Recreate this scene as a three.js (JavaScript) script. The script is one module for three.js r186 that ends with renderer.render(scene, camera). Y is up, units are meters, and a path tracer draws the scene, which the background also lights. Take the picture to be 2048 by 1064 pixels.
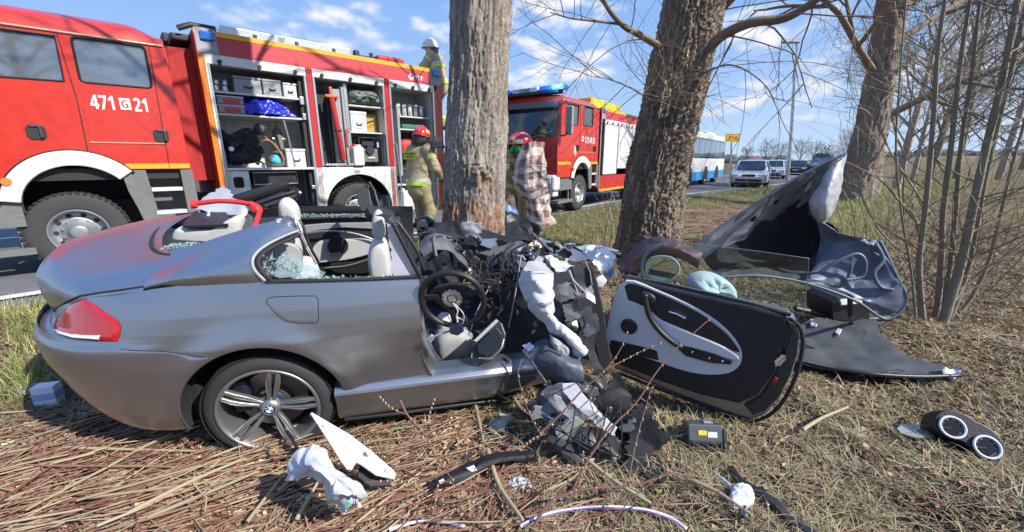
import * as THREE from 'three';
import { mergeGeometries, mergeVertices, toCreasedNormals } from 'three/addons/utils/BufferGeometryUtils.js';
import { RoundedBoxGeometry } from 'three/addons/geometries/RoundedBoxGeometry.js';
import { MarchingCubes } from 'three/addons/objects/MarchingCubes.js';
import { createNoise2D, createNoise3D } from 'simplex-noise';
import { MeshBVH, acceleratedRaycast } from 'three-mesh-bvh';

// ---------- camera, sky, sun, exposure ----------
const scene = new THREE.Scene();
const EYE = 1.6, FPX = 812, PITCH = 14.6 * Math.PI / 180;
const camera = new THREE.PerspectiveCamera(2 * Math.atan(532 / FPX) * 180 / Math.PI, 2048 / 1064, 0.05, 3000);
camera.position.set(0, EYE, 0);
camera.rotation.set(-PITCH, 0, 0);
const renderer = new THREE.WebGLRenderer({ antialias: true });
renderer.toneMapping = THREE.LinearToneMapping;
renderer.toneMappingExposure = 1.5;
renderer.shadowMap.enabled = true;

const rngOf = (s) => () => { s = (s + 0x6d2b79f5) | 0; let t = Math.imul(s ^ (s >>> 15), 1 | s); t = (t + Math.imul(t ^ (t >>> 7), 61 | t)) ^ t; return ((t ^ (t >>> 14)) >>> 0) / 4294967296; };
const rng = rngOf(7);
const N2 = createNoise2D(rngOf(11)), N3 = createNoise3D(rngOf(13));
const fbm2 = (x, y, o = 4) => { let a = 0, g = .5; for (let i = 0; i < o; i++) { a += g * N2(x, y); x = x * 2.03 + 7.1; y = y * 2.03 - 3.7; g *= .5; } return a; };
const fbm3 = (x, y, z, o = 4) => { let a = 0, g = .5; for (let i = 0; i < o; i++) { a += g * N3(x, y, z); x *= 2.03; y *= 2.03; z *= 2.03; g *= .5; } return a; };
const clamp = (x, a = 0, b = 1) => Math.min(b, Math.max(a, x));
const lerp = (a, b, t) => a + (b - a) * t;
const sstep = (a, b, x) => { const t = clamp((x - a) / (b - a)); return t * t * (3 - 2 * t); };
const V = (x, y, z) => new THREE.Vector3(x, y, z);
const DEG = Math.PI / 180;

// piecewise-linear table
const tab = (pts, x) => { if (x <= pts[0][0]) return pts[0][1]; for (let i = 1; i < pts.length; i++) if (x <= pts[i][0]) { const [a, b] = pts[i - 1], [c, d] = pts[i]; return b + (d - b) * (x - a) / (c - a); } return pts[pts.length - 1][1]; };

const SUN = V(.965, 0, .26).normalize().multiplyScalar(Math.cos(42 * DEG)).setY(Math.sin(42 * DEG));
const sun = new THREE.DirectionalLight(new THREE.Color(1, .95, .87), 4.6);
sun.position.copy(SUN).multiplyScalar(40); sun.target.position.set(0, 0, -8);
sun.castShadow = true; sun.shadow.radius = 1;
sun.shadow.mapSize.set(4096, 4096);
Object.assign(sun.shadow.camera, { left: -30, right: 30, top: 30, bottom: -30, near: 1, far: 120 });
scene.add(sun, sun.target);

{ // sky: blue air with thin broken cumulus
  const w = 2048, h = 1024, data = new Float32Array(w * h * 4);
  const ca = Math.cos(-PITCH), sa = Math.sin(-PITCH);
  const dirOf = (u, v) => { const x = (u - 1024) / FPX, y = -(v - 532) / FPX; return V(x, y * ca + sa, -(ca - y * sa)).normalize(); };
  // cloud banks seen in the photograph: centre, half-width, half-height (pixels), strength
  const banks = [[600, 20, 150, 50, .62], [690, 70, 90, 40, .6], [840, 70, 110, 40, .5], [1085, 40, 110, 55, .75], [1120, 125, 80, 36, 1.05], [1060, 165, 80, 30, .5], [1500, 65, 110, 40, .55], [1470, 195, 100, 25, .6], [1640, 185, 130, 32, .6], [1600, 130, 80, 25, .45],
    [1680, 225, 90, 18, .5], [1450, 222, 60, 12, .5], [870, 120, 40, 24, .4], [1860, 120, 200, 60, .4], [1990, 220, 120, 40, .35], [1520, 247, 30, 10, .35]].map(([u, v, a, b, s]) => ({ d: dirOf(u, v), a: a / FPX, b: b / FPX, s }));
  for (let j = 0; j < h; j++) {
    const el = (j + .5) / h * Math.PI - Math.PI / 2, y = Math.sin(el), c = Math.cos(el);
    for (let i = 0; i < w; i++) {
      const az = ((i + .5) / w - .5) * 2 * Math.PI, x = Math.cos(az) * c, z = Math.sin(az) * c;
      const up = Math.max(0, y), k = Math.pow(1 - up, 3.0);
      let r = lerp(.12, .62, k), g = lerp(.37, .82, k), b = lerp(.95, 1.05, k);
      const sd = Math.max(0, x * SUN.x + y * SUN.y + z * SUN.z), glow = .35 * Math.pow(sd, 8) + .9 * Math.pow(sd, 60);
      r += glow; g += glow * .97; b += glow * .9;
      if (y > 0) {
        const q = 1 / (y + .12), px = x * q, pz = z * q;
        let m = 0;
        for (const n of banks) {
          const dot = x * n.d.x + y * n.d.y + z * n.d.z; if (dot < .5) continue;
          const dy = (el - Math.asin(n.d.y)) / n.b, da = ((az - Math.atan2(n.d.z, n.d.x) + 3 * Math.PI) % (2 * Math.PI) - Math.PI) * c / n.a;
          m = Math.max(m, n.s * Math.exp(-(dy * dy + da * da) * .9));
        }
        const f = fbm2(px * 1.6 + 3, pz * 1.6, 6), f2 = fbm3(x * 9, y * 22, z * 9, 5);
        // outside the view: the same broken cloud
        const view = sstep(.05, .5, -z) * (1 - sstep(.45, .75, y));
        const base = (1 - view) * sstep(.05, .5, f) * .75;
        let cov = clamp(base + clamp(m * .95 + f2 * 1.5 * Math.sqrt(m) + f * .3 * m - .24) * 1.15);
        cov = cov * cov * (3 - 2 * cov) * .93;
        const cl = 1.02 + .1 * f2;
        r = lerp(r, cl, cov); g = lerp(g, cl * 1.0, cov); b = lerp(b, cl * 1.03, cov);
      } else { const t = clamp(-y * 3); r = lerp(r, .2, t); g = lerp(g, .19, t); b = lerp(b, .15, t); }
      const o = (j * w + i) * 4; data[o] = r; data[o + 1] = g; data[o + 2] = b; data[o + 3] = 1;
    }
  }
  const t = new THREE.DataTexture(data, w, h, THREE.RGBAFormat, THREE.FloatType);
  t.mapping = THREE.EquirectangularReflectionMapping; t.magFilter = t.minFilter = THREE.LinearFilter; t.wrapS = THREE.RepeatWrapping; t.needsUpdate = true;
  scene.background = t; scene.environment = t; scene.backgroundIntensity = .64; scene.environmentIntensity = .64;
}

// ---------- picture -> place helpers (distance always comes from a surface or a known size) ----------
const CP = Math.cos(PITCH), SP = Math.sin(PITCH), CAM = V(0, EYE, 0);
const ray = (u, v) => { const x = (u - 1024) / FPX, y = -(v - 532) / FPX; return V(x, y * CP - SP, -(y * SP + CP)); };
const PZ = (u, v, Z) => { const d = ray(u, v); return CAM.clone().addScaledVector(d, Z / -d.z); };   // at Z metres ahead
const G = (u, v, h = 0) => { const d = ray(u, v); return CAM.clone().addScaledVector(d, (h - EYE) / d.y); }; // on level h
// a local frame: at(u,v,z) meets the frame's plane z = const, atY / atX likewise
function frameOf(M) {
  const inv = M.clone().invert(), o = CAM.clone().applyMatrix4(inv);
  const hit = (ax) => (u, v, k) => { const d = ray(u, v).transformDirection(inv); return o.clone().addScaledVector(d, (k - o[ax]) / d[ax]); };
  return { at: hit('z'), atY: hit('y'), atX: hit('x'), inv };
}

// ---------- materials ----------
const col = (r, g, b) => new THREE.Color().setRGB(r, g, b);
function mat(c, rough = .6, o = {}) {
  const color = Array.isArray(c) ? col(...c) : new THREE.Color(c);
  const phys = ['clearcoat', 'transmission', 'sheen', 'anisotropy', 'specularIntensity'].some((k) => k in o);
  return new THREE[phys ? 'MeshPhysicalMaterial' : 'MeshStandardMaterial']({ color, roughness: rough, side: THREE.DoubleSide, ...o });
}
function canvasTex(w, h, draw, { srgb = true, rep } = {}) {
  const c = document.createElement('canvas'); c.width = w; c.height = h; draw(c.getContext('2d'), w, h);
  const t = new THREE.CanvasTexture(c); if (srgb) t.colorSpace = THREE.SRGBColorSpace;
  t.wrapS = t.wrapT = THREE.RepeatWrapping; if (rep) t.repeat.set(...rep); return t;
}
function dataTex(w, h, f, { srgb = false, rep } = {}) { // f(x01,y01) -> [r,g,b] 0..1
  const d = new Uint8Array(w * h * 4);
  for (let j = 0; j < h; j++) for (let i = 0; i < w; i++) { const c = f(i / w, j / h), o = (j * w + i) * 4; d[o] = clamp(c[0]) * 255; d[o + 1] = clamp(c[1]) * 255; d[o + 2] = clamp(c[2]) * 255; d[o + 3] = 255; }
  const t = new THREE.DataTexture(d, w, h); t.magFilter = THREE.LinearFilter; t.wrapS = t.wrapT = THREE.RepeatWrapping; if (srgb) t.colorSpace = THREE.SRGBColorSpace; if (rep) t.repeat.set(...rep); t.needsUpdate = true; return t;
}
// tileable noise on a torus
const tile = (x, y, f, o = 4, seed = 0) => { const a = x * 2 * Math.PI, b = y * 2 * Math.PI, r = f / (2 * Math.PI); return fbm3(Math.cos(a) * r + seed, Math.sin(a) * r + Math.cos(b) * r, Math.sin(b) * r - seed, o); };
const grime = dataTex(512, 512, (x, y) => { const n = .5 + .5 * tile(x, y, 8, 5), m = .5 + .5 * tile(x, y, 40, 3, 5); const k = .62 + .3 * n + .14 * m; return [k, k, k]; });
const fineBump = dataTex(512, 512, (x, y) => { const n = .5 + .5 * tile(x, y, 60, 3, 2); return [n, n, n]; });
const wearMap = dataTex(512, 512, (x, y) => { const n = tile(x, y, 6, 5, 3), m = tile(x, y, 70, 2, 9); const k = .93 + .1 * n + .06 * m; return [k, k, k * .985]; }, { srgb: true });

// ---------- objects ----------
const used = new Map();
const numbered = (n) => { const k = used.get(n) || 0; used.set(n, k + 1); return k ? n + '_' + String(k).padStart(3, '0') : n; };
function tag(o, label, category, group, kind) { if (label) o.userData.label = label; if (category) o.userData.category = category; if (group) o.userData.group = group; if (kind) o.userData.kind = kind; return o; }
function thing(name, label, category, group, pos) { const o = new THREE.Group(); o.name = numbered(name); scene.add(o); if (pos) o.position.copy(pos); return tag(o, label, category, group); }
function mesh(name, geo, m, parent) { const g = Array.isArray(geo) ? merge(geo) : geo; const o = new THREE.Mesh(g, m); if (parent) { o.name = name; parent.add(o); } else { o.name = numbered(name); scene.add(o); } return o; }
function solo(name, geo, m, label, category, group) { return tag(mesh(name, geo, m), label, category, group); }
function structure(name, geo, m, label) { const o = mesh(name, geo, m); o.userData.kind = 'structure'; o.userData.label = label; return o; }
function merge(list) {
  const gs = list.map((g) => { let q = g.index ? g.toNonIndexed() : g; const n = q.attributes.position.count; if (!q.attributes.normal) q.computeVertexNormals(); if (!q.attributes.uv) q.setAttribute('uv', new THREE.BufferAttribute(new Float32Array(n * 2), 2)); for (const k of Object.keys(q.attributes)) if (!['position', 'normal', 'uv'].includes(k)) q.deleteAttribute(k); return q; });
  return gs.length > 1 ? mergeGeometries(gs) : gs[0];
}
// ---------- geometry builders ----------
const box = (w, h, d, x = 0, y = 0, z = 0, r = .006) => { const g = r > 0 ? new RoundedBoxGeometry(w, h, d, 1, Math.min(r, w / 2.05, h / 2.05, d / 2.05)) : new THREE.BoxGeometry(w, h, d); return g.translate(x, y, z); };
const box6 = (x0, x1, y0, y1, z0, z1, r = .004) => box(x1 - x0, y1 - y0, z1 - z0, (x0 + x1) / 2, (y0 + y1) / 2, (z0 + z1) / 2, r);
function tube(pts, rad, seg = 8, o = {}) { // tapered tube through points; rad number | array | f(t)
  let p = pts.map((q) => q.isVector3 ? q : V(...q));
  if (o.smooth) { const c = new THREE.CatmullRomCurve3(p, !!o.closed, 'centripetal'); p = c.getPoints(o.smooth); if (o.closed) p.pop(); }
  const n = p.length, R = (i) => { const t = i / (n - 1); return typeof rad === 'function' ? rad(t) : Array.isArray(rad) ? tab(rad.map((r, k) => [k / (rad.length - 1), r]), t) : rad; };
  const pos = [], uv = [], idx = []; let nrm = null, L = 0;
  for (let i = 0; i < n; i++) {
    const a = p[o.closed ? (i - 1 + n) % n : Math.max(0, i - 1)], b = p[o.closed ? (i + 1) % n : Math.min(n - 1, i + 1)], t = b.clone().sub(a).normalize();
    if (!nrm) nrm = Math.abs(t.y) < .9 ? V(0, 1, 0).cross(t).normalize() : V(1, 0, 0).cross(t).normalize();
    nrm.addScaledVector(t, -nrm.dot(t)).normalize(); const bi = t.clone().cross(nrm), r = R(i); if (i) L += p[i].distanceTo(p[i - 1]);
    const fl = o.flat || 1;
    for (let j = 0; j <= seg; j++) { const a2 = j / seg * 2 * Math.PI, q = p[i].clone().addScaledVector(nrm, Math.cos(a2) * r).addScaledVector(bi, Math.sin(a2) * r * fl); pos.push(q.x, q.y, q.z); uv.push(j / seg * 2 * Math.PI * r, L); }
  }
  const m = o.closed ? n : n - 1;
  for (let i = 0; i < m; i++) for (let j = 0; j < seg; j++) { const a = i * (seg + 1) + j, b = ((i + 1) % n) * (seg + 1) + j; idx.push(a, b, a + 1, b, b + 1, a + 1); }
  if (!o.closed && !o.open) for (const e of [0, n - 1]) { const c = pos.length / 3; pos.push(p[e].x, p[e].y, p[e].z); uv.push(0, 0); for (let j = 0; j < seg; j++) { const a = e * (seg + 1) + j; e ? idx.push(a, c, a + 1) : idx.push(a, a + 1, c); } }
  const g = new THREE.BufferGeometry(); g.setAttribute('position', new THREE.Float32BufferAttribute(pos, 3)); g.setAttribute('uv', new THREE.Float32BufferAttribute(uv, 2)); g.setIndex(idx); g.computeVertexNormals(); return g;
}
const cr = (a, b, c, d, t) => .5 * (2 * b + (c - a) * t + (2 * a - 5 * b + 4 * c - d) * t * t + (3 * b - a - 3 * c + d) * t * t * t);
// smooth sheet through a control net of points; opts: thick, noise, freq, jag, fold
function patch(net, nu = 24, nv = 24, o = {}) {
  const R = net.length, C = net[0].length, P = (r, c) => net[clamp(r, 0, R - 1)][clamp(c, 0, C - 1)];
  const f = (s, t) => {
    const a = Math.min(R - 2, Math.floor(s * (R - 1))), b = Math.min(C - 2, Math.floor(t * (C - 1))), x = s * (R - 1) - a, y = t * (C - 1) - b, q = [];
    for (let i = -1; i <= 2; i++) { const k = [-1, 0, 1, 2].map((j) => P(a + i, b + j)); q.push(V(cr(k[0].x, k[1].x, k[2].x, k[3].x, y), cr(k[0].y, k[1].y, k[2].y, k[3].y, y), cr(k[0].z, k[1].z, k[2].z, k[3].z, y))); }
    return V(cr(q[0].x, q[1].x, q[2].x, q[3].x, x), cr(q[0].y, q[1].y, q[2].y, q[3].y, x), cr(q[0].z, q[1].z, q[2].z, q[3].z, x));
  };
  return sheet(f, nu, nv, o);
}
const crumpleAt = (x, y, sd) => { const h = (i, j) => { const v = Math.sin(i * 127.1 + j * 311.7 + sd * 17.3) * 43758.5; return v - Math.floor(v) - .5; }, fac = (p, q) => { const i = Math.floor(p), j = Math.floor(q), a = p - i, b = q - j; return a + b < 1 ? h(i, j) + a * (h(i + 1, j) - h(i, j)) + b * (h(i, j + 1) - h(i, j)) : h(i + 1, j + 1) + (1 - a) * (h(i, j + 1) - h(i + 1, j + 1)) + (1 - b) * (h(i + 1, j) - h(i + 1, j + 1)); }; const u = x + .5 * N2(x * .5, y * .5 + 3) + y * .35, v = y + .5 * N2(x * .5 + 8, y * .5) - x * .3; return 1.4 * fac(u, v) + .55 * fac(u * 2.3 + 5, v * 2.3); };
function sheet(f, nu, nv, o = {}) {
  const pts = [], nr = [], uv = [], N = (nu + 1) * (nv + 1);
  for (let i = 0; i <= nu; i++) for (let j = 0; j <= nv; j++) { pts.push(f(i / nu, j / nv)); uv.push(j / nv, i / nu); }
  const at = (i, j) => pts[clamp(i, 0, nu) * (nv + 1) + clamp(j, 0, nv)];
  const calc = () => { nr.length = 0; for (let i = 0; i <= nu; i++) for (let j = 0; j <= nv; j++) { const n = at(i + 1, j).clone().sub(at(i - 1, j)).cross(at(i, j + 1).clone().sub(at(i, j - 1))); nr.push(n.lengthSq() > 1e-14 ? n.normalize() : V(0, 1, 0)); } };
  calc();
  if (o.noise && o.ridge) { // crumpled: flat facets meeting in sharp creases
    let ls = 0, lt = 0; const mi = nu >> 1, mj = nv >> 1; for (let i = 0; i < nu; i++) ls += at(i, mj).distanceTo(at(i + 1, mj)); for (let j = 0; j < nv; j++) lt += at(mi, j).distanceTo(at(mi, j + 1));
    const fr = (o.freq || 9) * .75, sd = (o.seed || 0) + ls * 5.3 + lt * 3.1;
    for (let i = 0; i <= nu; i++) for (let j = 0; j <= nv; j++) { const q = i * (nv + 1) + j; pts[q] = pts[q].clone().addScaledVector(nr[q], o.noise * crumpleAt(i / nu * ls * fr, j / nv * lt * fr, sd)); } calc();
  } else if (o.noise) { const k = o.freq || 6; for (let i = 0; i < N; i++) { const p = pts[i]; let d = fbm3(p.x * k + (o.seed || 0), p.y * k, p.z * k, o.oct || 3);  pts[i] = p.clone().addScaledVector(nr[i], d * o.noise); } calc(); }
  const keep = (i, j) => !o.hole || !o.hole(i / nu, j / nv, at(i, j));
  const pos = [], idx = [], uvs = []; const th = o.thick || 0;
  const lay = th ? 2 : 1;
  for (let l = 0; l < lay; l++) for (let i = 0; i < N; i++) { const p = l ? pts[i].clone().addScaledVector(nr[i], -th) : pts[i]; pos.push(p.x, p.y, p.z); uvs.push(uv[i * 2] * (o.us || 1), uv[i * 2 + 1] * (o.vs || 1)); }
  const cell = (i, j) => i >= 0 && j >= 0 && i < nu && j < nv && keep(i + .5, j + .5);
  for (let i = 0; i < nu; i++) for (let j = 0; j < nv; j++) {
    if (!cell(i, j)) continue; const a = i * (nv + 1) + j, b = a + 1, c = a + nv + 1, d = c + 1;
    idx.push(a, c, b, b, c, d);
    if (th) { idx.push(a + N, b + N, c + N, b + N, d + N, c + N); const e = (p, q) => idx.push(p, q, p + N, q, q + N, p + N); if (!cell(i - 1, j)) e(a, b); if (!cell(i + 1, j)) e(d, c); if (!cell(i, j - 1)) e(c, a); if (!cell(i, j + 1)) e(b, d); }
  }
  const g = new THREE.BufferGeometry(); g.setAttribute('position', new THREE.Float32BufferAttribute(pos, 3)); g.setAttribute('uv', new THREE.Float32BufferAttribute(uvs, 2)); g.setIndex(idx);
  if (th) { return toCreasedNormals(g.toNonIndexed(), o.crease || (o.ridge ? .3 : .9)); }
  g.computeVertexNormals(); return g;
}
let FACE = V(0, 1.6, 0);   // faces of slabs and cushions look this way (a point in the frame being built)
// plane frame of a roughly flat outline
function planeOf(pts) {
  const n = V(0, 0, 0), c = V(0, 0, 0);
  pts.forEach((p, i) => { const q = pts[(i + 1) % pts.length]; n.x += (p.y - q.y) * (p.z + q.z); n.y += (p.z - q.z) * (p.x + q.x); n.z += (p.x - q.x) * (p.y + q.y); c.add(p); });
  c.multiplyScalar(1 / pts.length); n.normalize(); if (n.dot(FACE.clone().sub(c)) < 0) n.negate();
  const ux = (Math.abs(n.y) > .95 ? V(1, 0, 0) : V(0, 1, 0).cross(n)).normalize(); ux.addScaledVector(n, -ux.dot(n)).normalize(); const uy = n.clone().cross(ux);
  return new THREE.Matrix4().makeBasis(ux, uy, n).setPosition(c);
}
const flat2 = (pts, M) => { const I = M.clone().invert(); return pts.map((p) => { const q = p.clone().applyMatrix4(I); return new THREE.Vector2(q.x, q.y); }); };
function slab(pts, thick = .02, o = {}) { // extruded outline, front face on the outline, going back
  const M = o.M || planeOf(pts); let p2 = flat2(pts, M);
  if (o.smooth) { const c = new THREE.SplineCurve([...p2, p2[0]]); p2 = c.getPoints(pts.length * o.smooth); p2.pop(); }
  if (THREE.ShapeUtils.area(p2) < 0) p2.reverse();
  const s = new THREE.Shape(p2); for (const h of o.holes || []) s.holes.push(new THREE.Path(flat2(h, M)));
  const b = o.bevel ?? Math.min(.004, thick / 3);
  const g = new THREE.ExtrudeGeometry(s, { depth: Math.max(.0005, thick - 2 * b), bevelEnabled: b > 0, bevelThickness: b, bevelSize: b, bevelOffset: -b, bevelSegments: 2, curveSegments: 6 });
  g.translate(0, 0, b - thick * (o.back ?? 1)); g.applyMatrix4(M); return g;
}
function pillow(pts, thick = .1, o = {}) { // inflated cushion on an outline
  const M = o.M || planeOf(pts); let p2 = flat2(pts, M); const c = new THREE.SplineCurve([...p2, p2[0]]); p2 = c.getPoints(o.n || 48); p2.pop();
  const n = p2.length, K = o.k || 10, cx = p2.reduce((a, p) => a + p.x, 0) / n, cy = p2.reduce((a, p) => a + p.y, 0) / n, pos = [], idx = [], uv = [];
  for (let side = 0; side < 2; side++) for (let k = 0; k <= K; k++) for (let i = 0; i < n; i++) {
    const t = k / K, r = Math.cos(t * Math.PI / 2), z0 = Math.pow(Math.sin(t * Math.PI / 2), o.pow || .8) * thick / 2, rr = Math.pow(r, o.rp || .6), x = cx + (p2[i].x - cx) * rr, y = cy + (p2[i].y - cy) * rr;
    let z = side ? -z0 * (o.backk ?? 1) : z0; if (o.noise) z += o.noise * t * fbm3(x * (o.freq || 8) + (o.seed || 0), y * (o.freq || 8), side * 5, 3);
    pos.push(x, y, z); uv.push(x, y);
  }
  const S = (K + 1) * n; for (let side = 0; side < 2; side++) for (let k = 0; k < K; k++) for (let i = 0; i < n; i++) { const a = side * S + k * n + i, b = side * S + k * n + (i + 1) % n, d = a + n, e = b + n; side ? idx.push(a, d, b, b, d, e) : idx.push(a, b, d, b, e, d); }
  let g = new THREE.BufferGeometry(); g.setAttribute('position', new THREE.Float32BufferAttribute(pos, 3)); g.setAttribute('uv', new THREE.Float32BufferAttribute(uv, 2)); g.setIndex(idx); g.applyMatrix4(M); g.computeVertexNormals(); return g;
}
const cyl = (r0, r1, h, seg = 20, ax = 'y') => { const g = new THREE.CylinderGeometry(r0, r1, h, seg); if (ax === 'z') g.rotateX(Math.PI / 2); if (ax === 'x') g.rotateZ(Math.PI / 2); return g; };
const lathe = (pts, seg = 48, ax = 'y') => { const g = new THREE.LatheGeometry(pts.map(([r, y]) => new THREE.Vector2(r, y)), seg); if (ax === 'z') g.rotateX(Math.PI / 2); return g; };
const text2d = (w, h, draw) => canvasTex(w, h, draw);
// flat printed plate
function plate(name, w, h, tex, parent, M, o = {}) { const g = new THREE.PlaneGeometry(w, h); g.applyMatrix4(M); return mesh(name, g, new THREE.MeshStandardMaterial({ map: tex, roughness: .5, side: THREE.DoubleSide, ...o }), parent); }
// ---------- ground, road ----------
const ROAD_H = .2;
const edgeNear = [[-22, -14], [-9, -.6], [-4.87, 3.83], [1.14, 10.8], [3.78, 14], [8.5, 18], [15, 23.4], [24, 32], [35, 45.5], [62, 80], [215, 290], [700, 950]];   // x, metres ahead
const edgeFar = edgeNear.map(([x, z], i) => { const a = edgeNear[Math.max(0, i - 1)], b = edgeNear[Math.min(edgeNear.length - 1, i + 1)], dx = b[0] - a[0], dz = b[1] - a[1], l = Math.hypot(dx, dz), w = 8.6 + (i < 3 ? 2.5 : 0); return [x - dz / l * w, z + dx / l * w]; });
function roadDist(x, zf) { // >0 on our side of the near edge
  let best = 1e9, sg = 1;
  for (let i = 0; i + 1 < edgeNear.length; i++) { const [ax, az] = edgeNear[i], [bx, bz] = edgeNear[i + 1], dx = bx - ax, dz = bz - az, t = clamp(((x - ax) * dx + (zf - az) * dz) / (dx * dx + dz * dz)), px = ax + dx * t - x, pz = az + dz * t - zf, d = Math.hypot(px, pz); if (d < best) { best = d; sg = (x - ax) * dz - (zf - az) * dx > 0 ? 1 : -1; } }
  return best * sg;
}
function groundH(x, z) {
  const zf = -z, d = roadDist(x, zf);
  let h = lerp(ROAD_H - .02, 0, sstep(.2, 2.6, d));
  if (d < -.1) h = ROAD_H - .05;
  if (d < -8.4) h = ROAD_H - .05 - .35 * sstep(-8.6, -11, d) - .004 * Math.min(120, -d);
  if (d > 2) h += .55 * sstep(6, 15, zf) * sstep(3, 8, d) + .014 * Math.max(0, Math.min(160, Math.hypot(x, zf) - 18)) * sstep(4, 20, d);
  if (d > .5 || d < -9) h += (.045 * N2(x * .7, z * .7) + .022 * N2(x * 2.6, z * 2.6) + .010 * N2(x * 9, z * 9)) * clamp(d > 0 ? d / 2 : 1) * (Math.hypot(x, z) < 40 ? 1 : 2);
  return h;
}
const onGround = (u, v, it = 6) => { let h = 0, p; for (let i = 0; i < it; i++) { p = G(u, v, h); h = groundH(p.x, p.z); } p.y = h; return p; };
{
  const grow = (a, b, lo, hi, st, k) => { const r = []; for (let x = a; x <= b; x += st) r.push(x); let s = st, x = a; while (x > lo) { s *= k; x -= s; r.unshift(x); } s = st; x = b; while (x < hi) { s *= k; x += s; r.push(x); } return r; };
  const xs = grow(-5.5, 7, -900, 1400, .06, 1.07), zs = grow(.9, 8.5, -16, 1500, .06, 1.055);
  const nx = xs.length, nz = zs.length, pos = new Float32Array(nx * nz * 3), clr = new Float32Array(nx * nz * 3), uv = new Float32Array(nx * nz * 2), idx = [];
  const straw = [.40, .315, .17], leaf = [.235, .145, .08], green = [.15, .19, .055], soil = [.13, .092, .06], olive = [.255, .24, .10], plough = [.16, .12, .08];
  const mixc = (a, b, t) => a.map((q, i) => lerp(q, b[i], clamp(t)));
  for (let j = 0; j < nz; j++) for (let i = 0; i < nx; i++) {
    const x = xs[i], zf = zs[j], o = j * nx + i, d = roadDist(x, zf);
    pos[o * 3] = x; pos[o * 3 + 1] = groundH(x, -zf); pos[o * 3 + 2] = -zf; uv[o * 2] = x; uv[o * 2 + 1] = zf;
    const n1 = fbm2(x * .8, zf * .8, 4), n2 = fbm2(x * 3.1 + 9, zf * 3.1, 4), n3 = fbm2(x * .25 + 4, zf * .25, 3);
    let c = mixc(leaf, straw, .45 + n1 * 1.1 + n2 * .5);
    c = mixc(c, soil, sstep(.15, .55, n2 + n3 * .4) * .8);
    c = mixc(c, green, sstep(.1, .5, n1 * .6 + n3) * .35);
    if (d > 0) c = mixc(c, mixc(straw, green, .75 + n2), (1 - sstep(.6, 2.6, d + n1)) * .8);
    const far = sstep(7, 12, zf) * sstep(2, 5, d); c = mixc(c, mixc(olive, straw, .4 + n3 * 1.2 + n1 * .4), far);
    if (d < -8.5) c = mixc(plough, olive, .35 + n3);
    if (zf < 2.6 && x < .8) c = mixc(c, mixc([.30, .17, .11], [.42, .33, .20], .5 + n2), sstep(.7, -.4, x) * sstep(2.4, 1.7, zf) * .8);
    clr.set(c, o * 3);
    if (i + 1 < nx && j + 1 < nz) idx.push(o, o + 1, o + nx, o + 1, o + nx + 1, o + nx);
  }
  const g = new THREE.BufferGeometry(); g.setAttribute('position', new THREE.BufferAttribute(pos, 3)); g.setAttribute('color', new THREE.BufferAttribute(clr, 3)); g.setAttribute('uv', new THREE.BufferAttribute(uv, 2)); g.setIndex(idx); g.computeVertexNormals();
  const litter = dataTex(1024, 1024, (x, y) => { const n = tile(x, y, 18, 5, 1), m = tile(x, y, 90, 3, 4); const k = .72 + .35 * n + .4 * m; return [k, k * .97, k * .92]; }, { srgb: true });
  const m = new THREE.MeshStandardMaterial({ vertexColors: true, map: litter, roughness: .95, bumpMap: litter, bumpScale: .02, side: THREE.DoubleSide });
  structure('ground', g, m, 'dry verge of straw, dead leaves and soil beside the road');
  // road slab
  const asph = dataTex(1024, 1024, (x, y) => { const n = .5 + .5 * tile(x, y, 220, 2, 3), p = tile(x, y, 7, 4, 6); const k = .40 + .16 * (n - .5) + .05 * p; return [k, k, k * 1.02]; }, { srgb: true });
  const rp = [], ri = [], ru = []; let L = 0;
  const dense = (e) => { const r = []; for (let i = 0; i + 1 < e.length; i++) for (let k = 0; k < 8; k++) r.push([lerp(e[i][0], e[i + 1][0], k / 8), lerp(e[i][1], e[i + 1][1], k / 8)]); r.push(e[e.length - 1]); return r; };
  const A = dense(edgeNear), B = dense(edgeFar);
  A.forEach((a, i) => { const b = B[i]; for (let k = 0; k <= 8; k++) { const x = lerp(a[0], b[0], k / 8), z = lerp(a[1], b[1], k / 8), e = k === 0 || k === 8; const jit = e ? .05 * N2(x * 1.7, z * 1.7) : 0; rp.push(x + jit, ROAD_H - (e ? .03 : 0) + (k === 4 ? .02 : 0), -z); ru.push(x * .6, z * .6); } });
  for (let i = 0; i + 1 < A.length; i++) for (let k = 0; k < 8; k++) { const o = i * 9 + k; ri.push(o, o + 9, o + 1, o + 1, o + 9, o + 10); }
  const rg = new THREE.BufferGeometry(); rg.setAttribute('position', new THREE.Float32BufferAttribute(rp, 3)); rg.setAttribute('uv', new THREE.Float32BufferAttribute(ru, 2)); rg.setIndex(ri); rg.computeVertexNormals();
  structure('road', rg, new THREE.MeshStandardMaterial({ map: asph, roughness: .85, bumpMap: asph, bumpScale: .006, side: THREE.DoubleSide }), 'grey asphalt country road behind the wreck');
  // painted edge lines
  for (const [k, nm, lb] of [[.045, 'edge_line', 'white painted edge line on the near side of the road'], [.5, 'centre_line', 'white painted line along the middle of the road']]) {
    const lp = [], li = []; A.forEach((a, i) => { const b = B[i]; for (const q of [-.008, .008]) lp.push(lerp(a[0], b[0], k + q), ROAD_H + .008 + (k === .5 ? .018 : -.005), -lerp(a[1], b[1], k + q)); if (i && !(k === .5 && i % 2)) { const o = i * 2; li.push(o - 2, o - 1, o, o - 1, o + 1, o); } });
    const lg = new THREE.BufferGeometry(); lg.setAttribute('position', new THREE.Float32BufferAttribute(lp, 3)); lg.setIndex(li); lg.computeVertexNormals();
    structure(nm, lg, mat([.6, .6, .58], .8), lb);
  }
}
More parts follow.
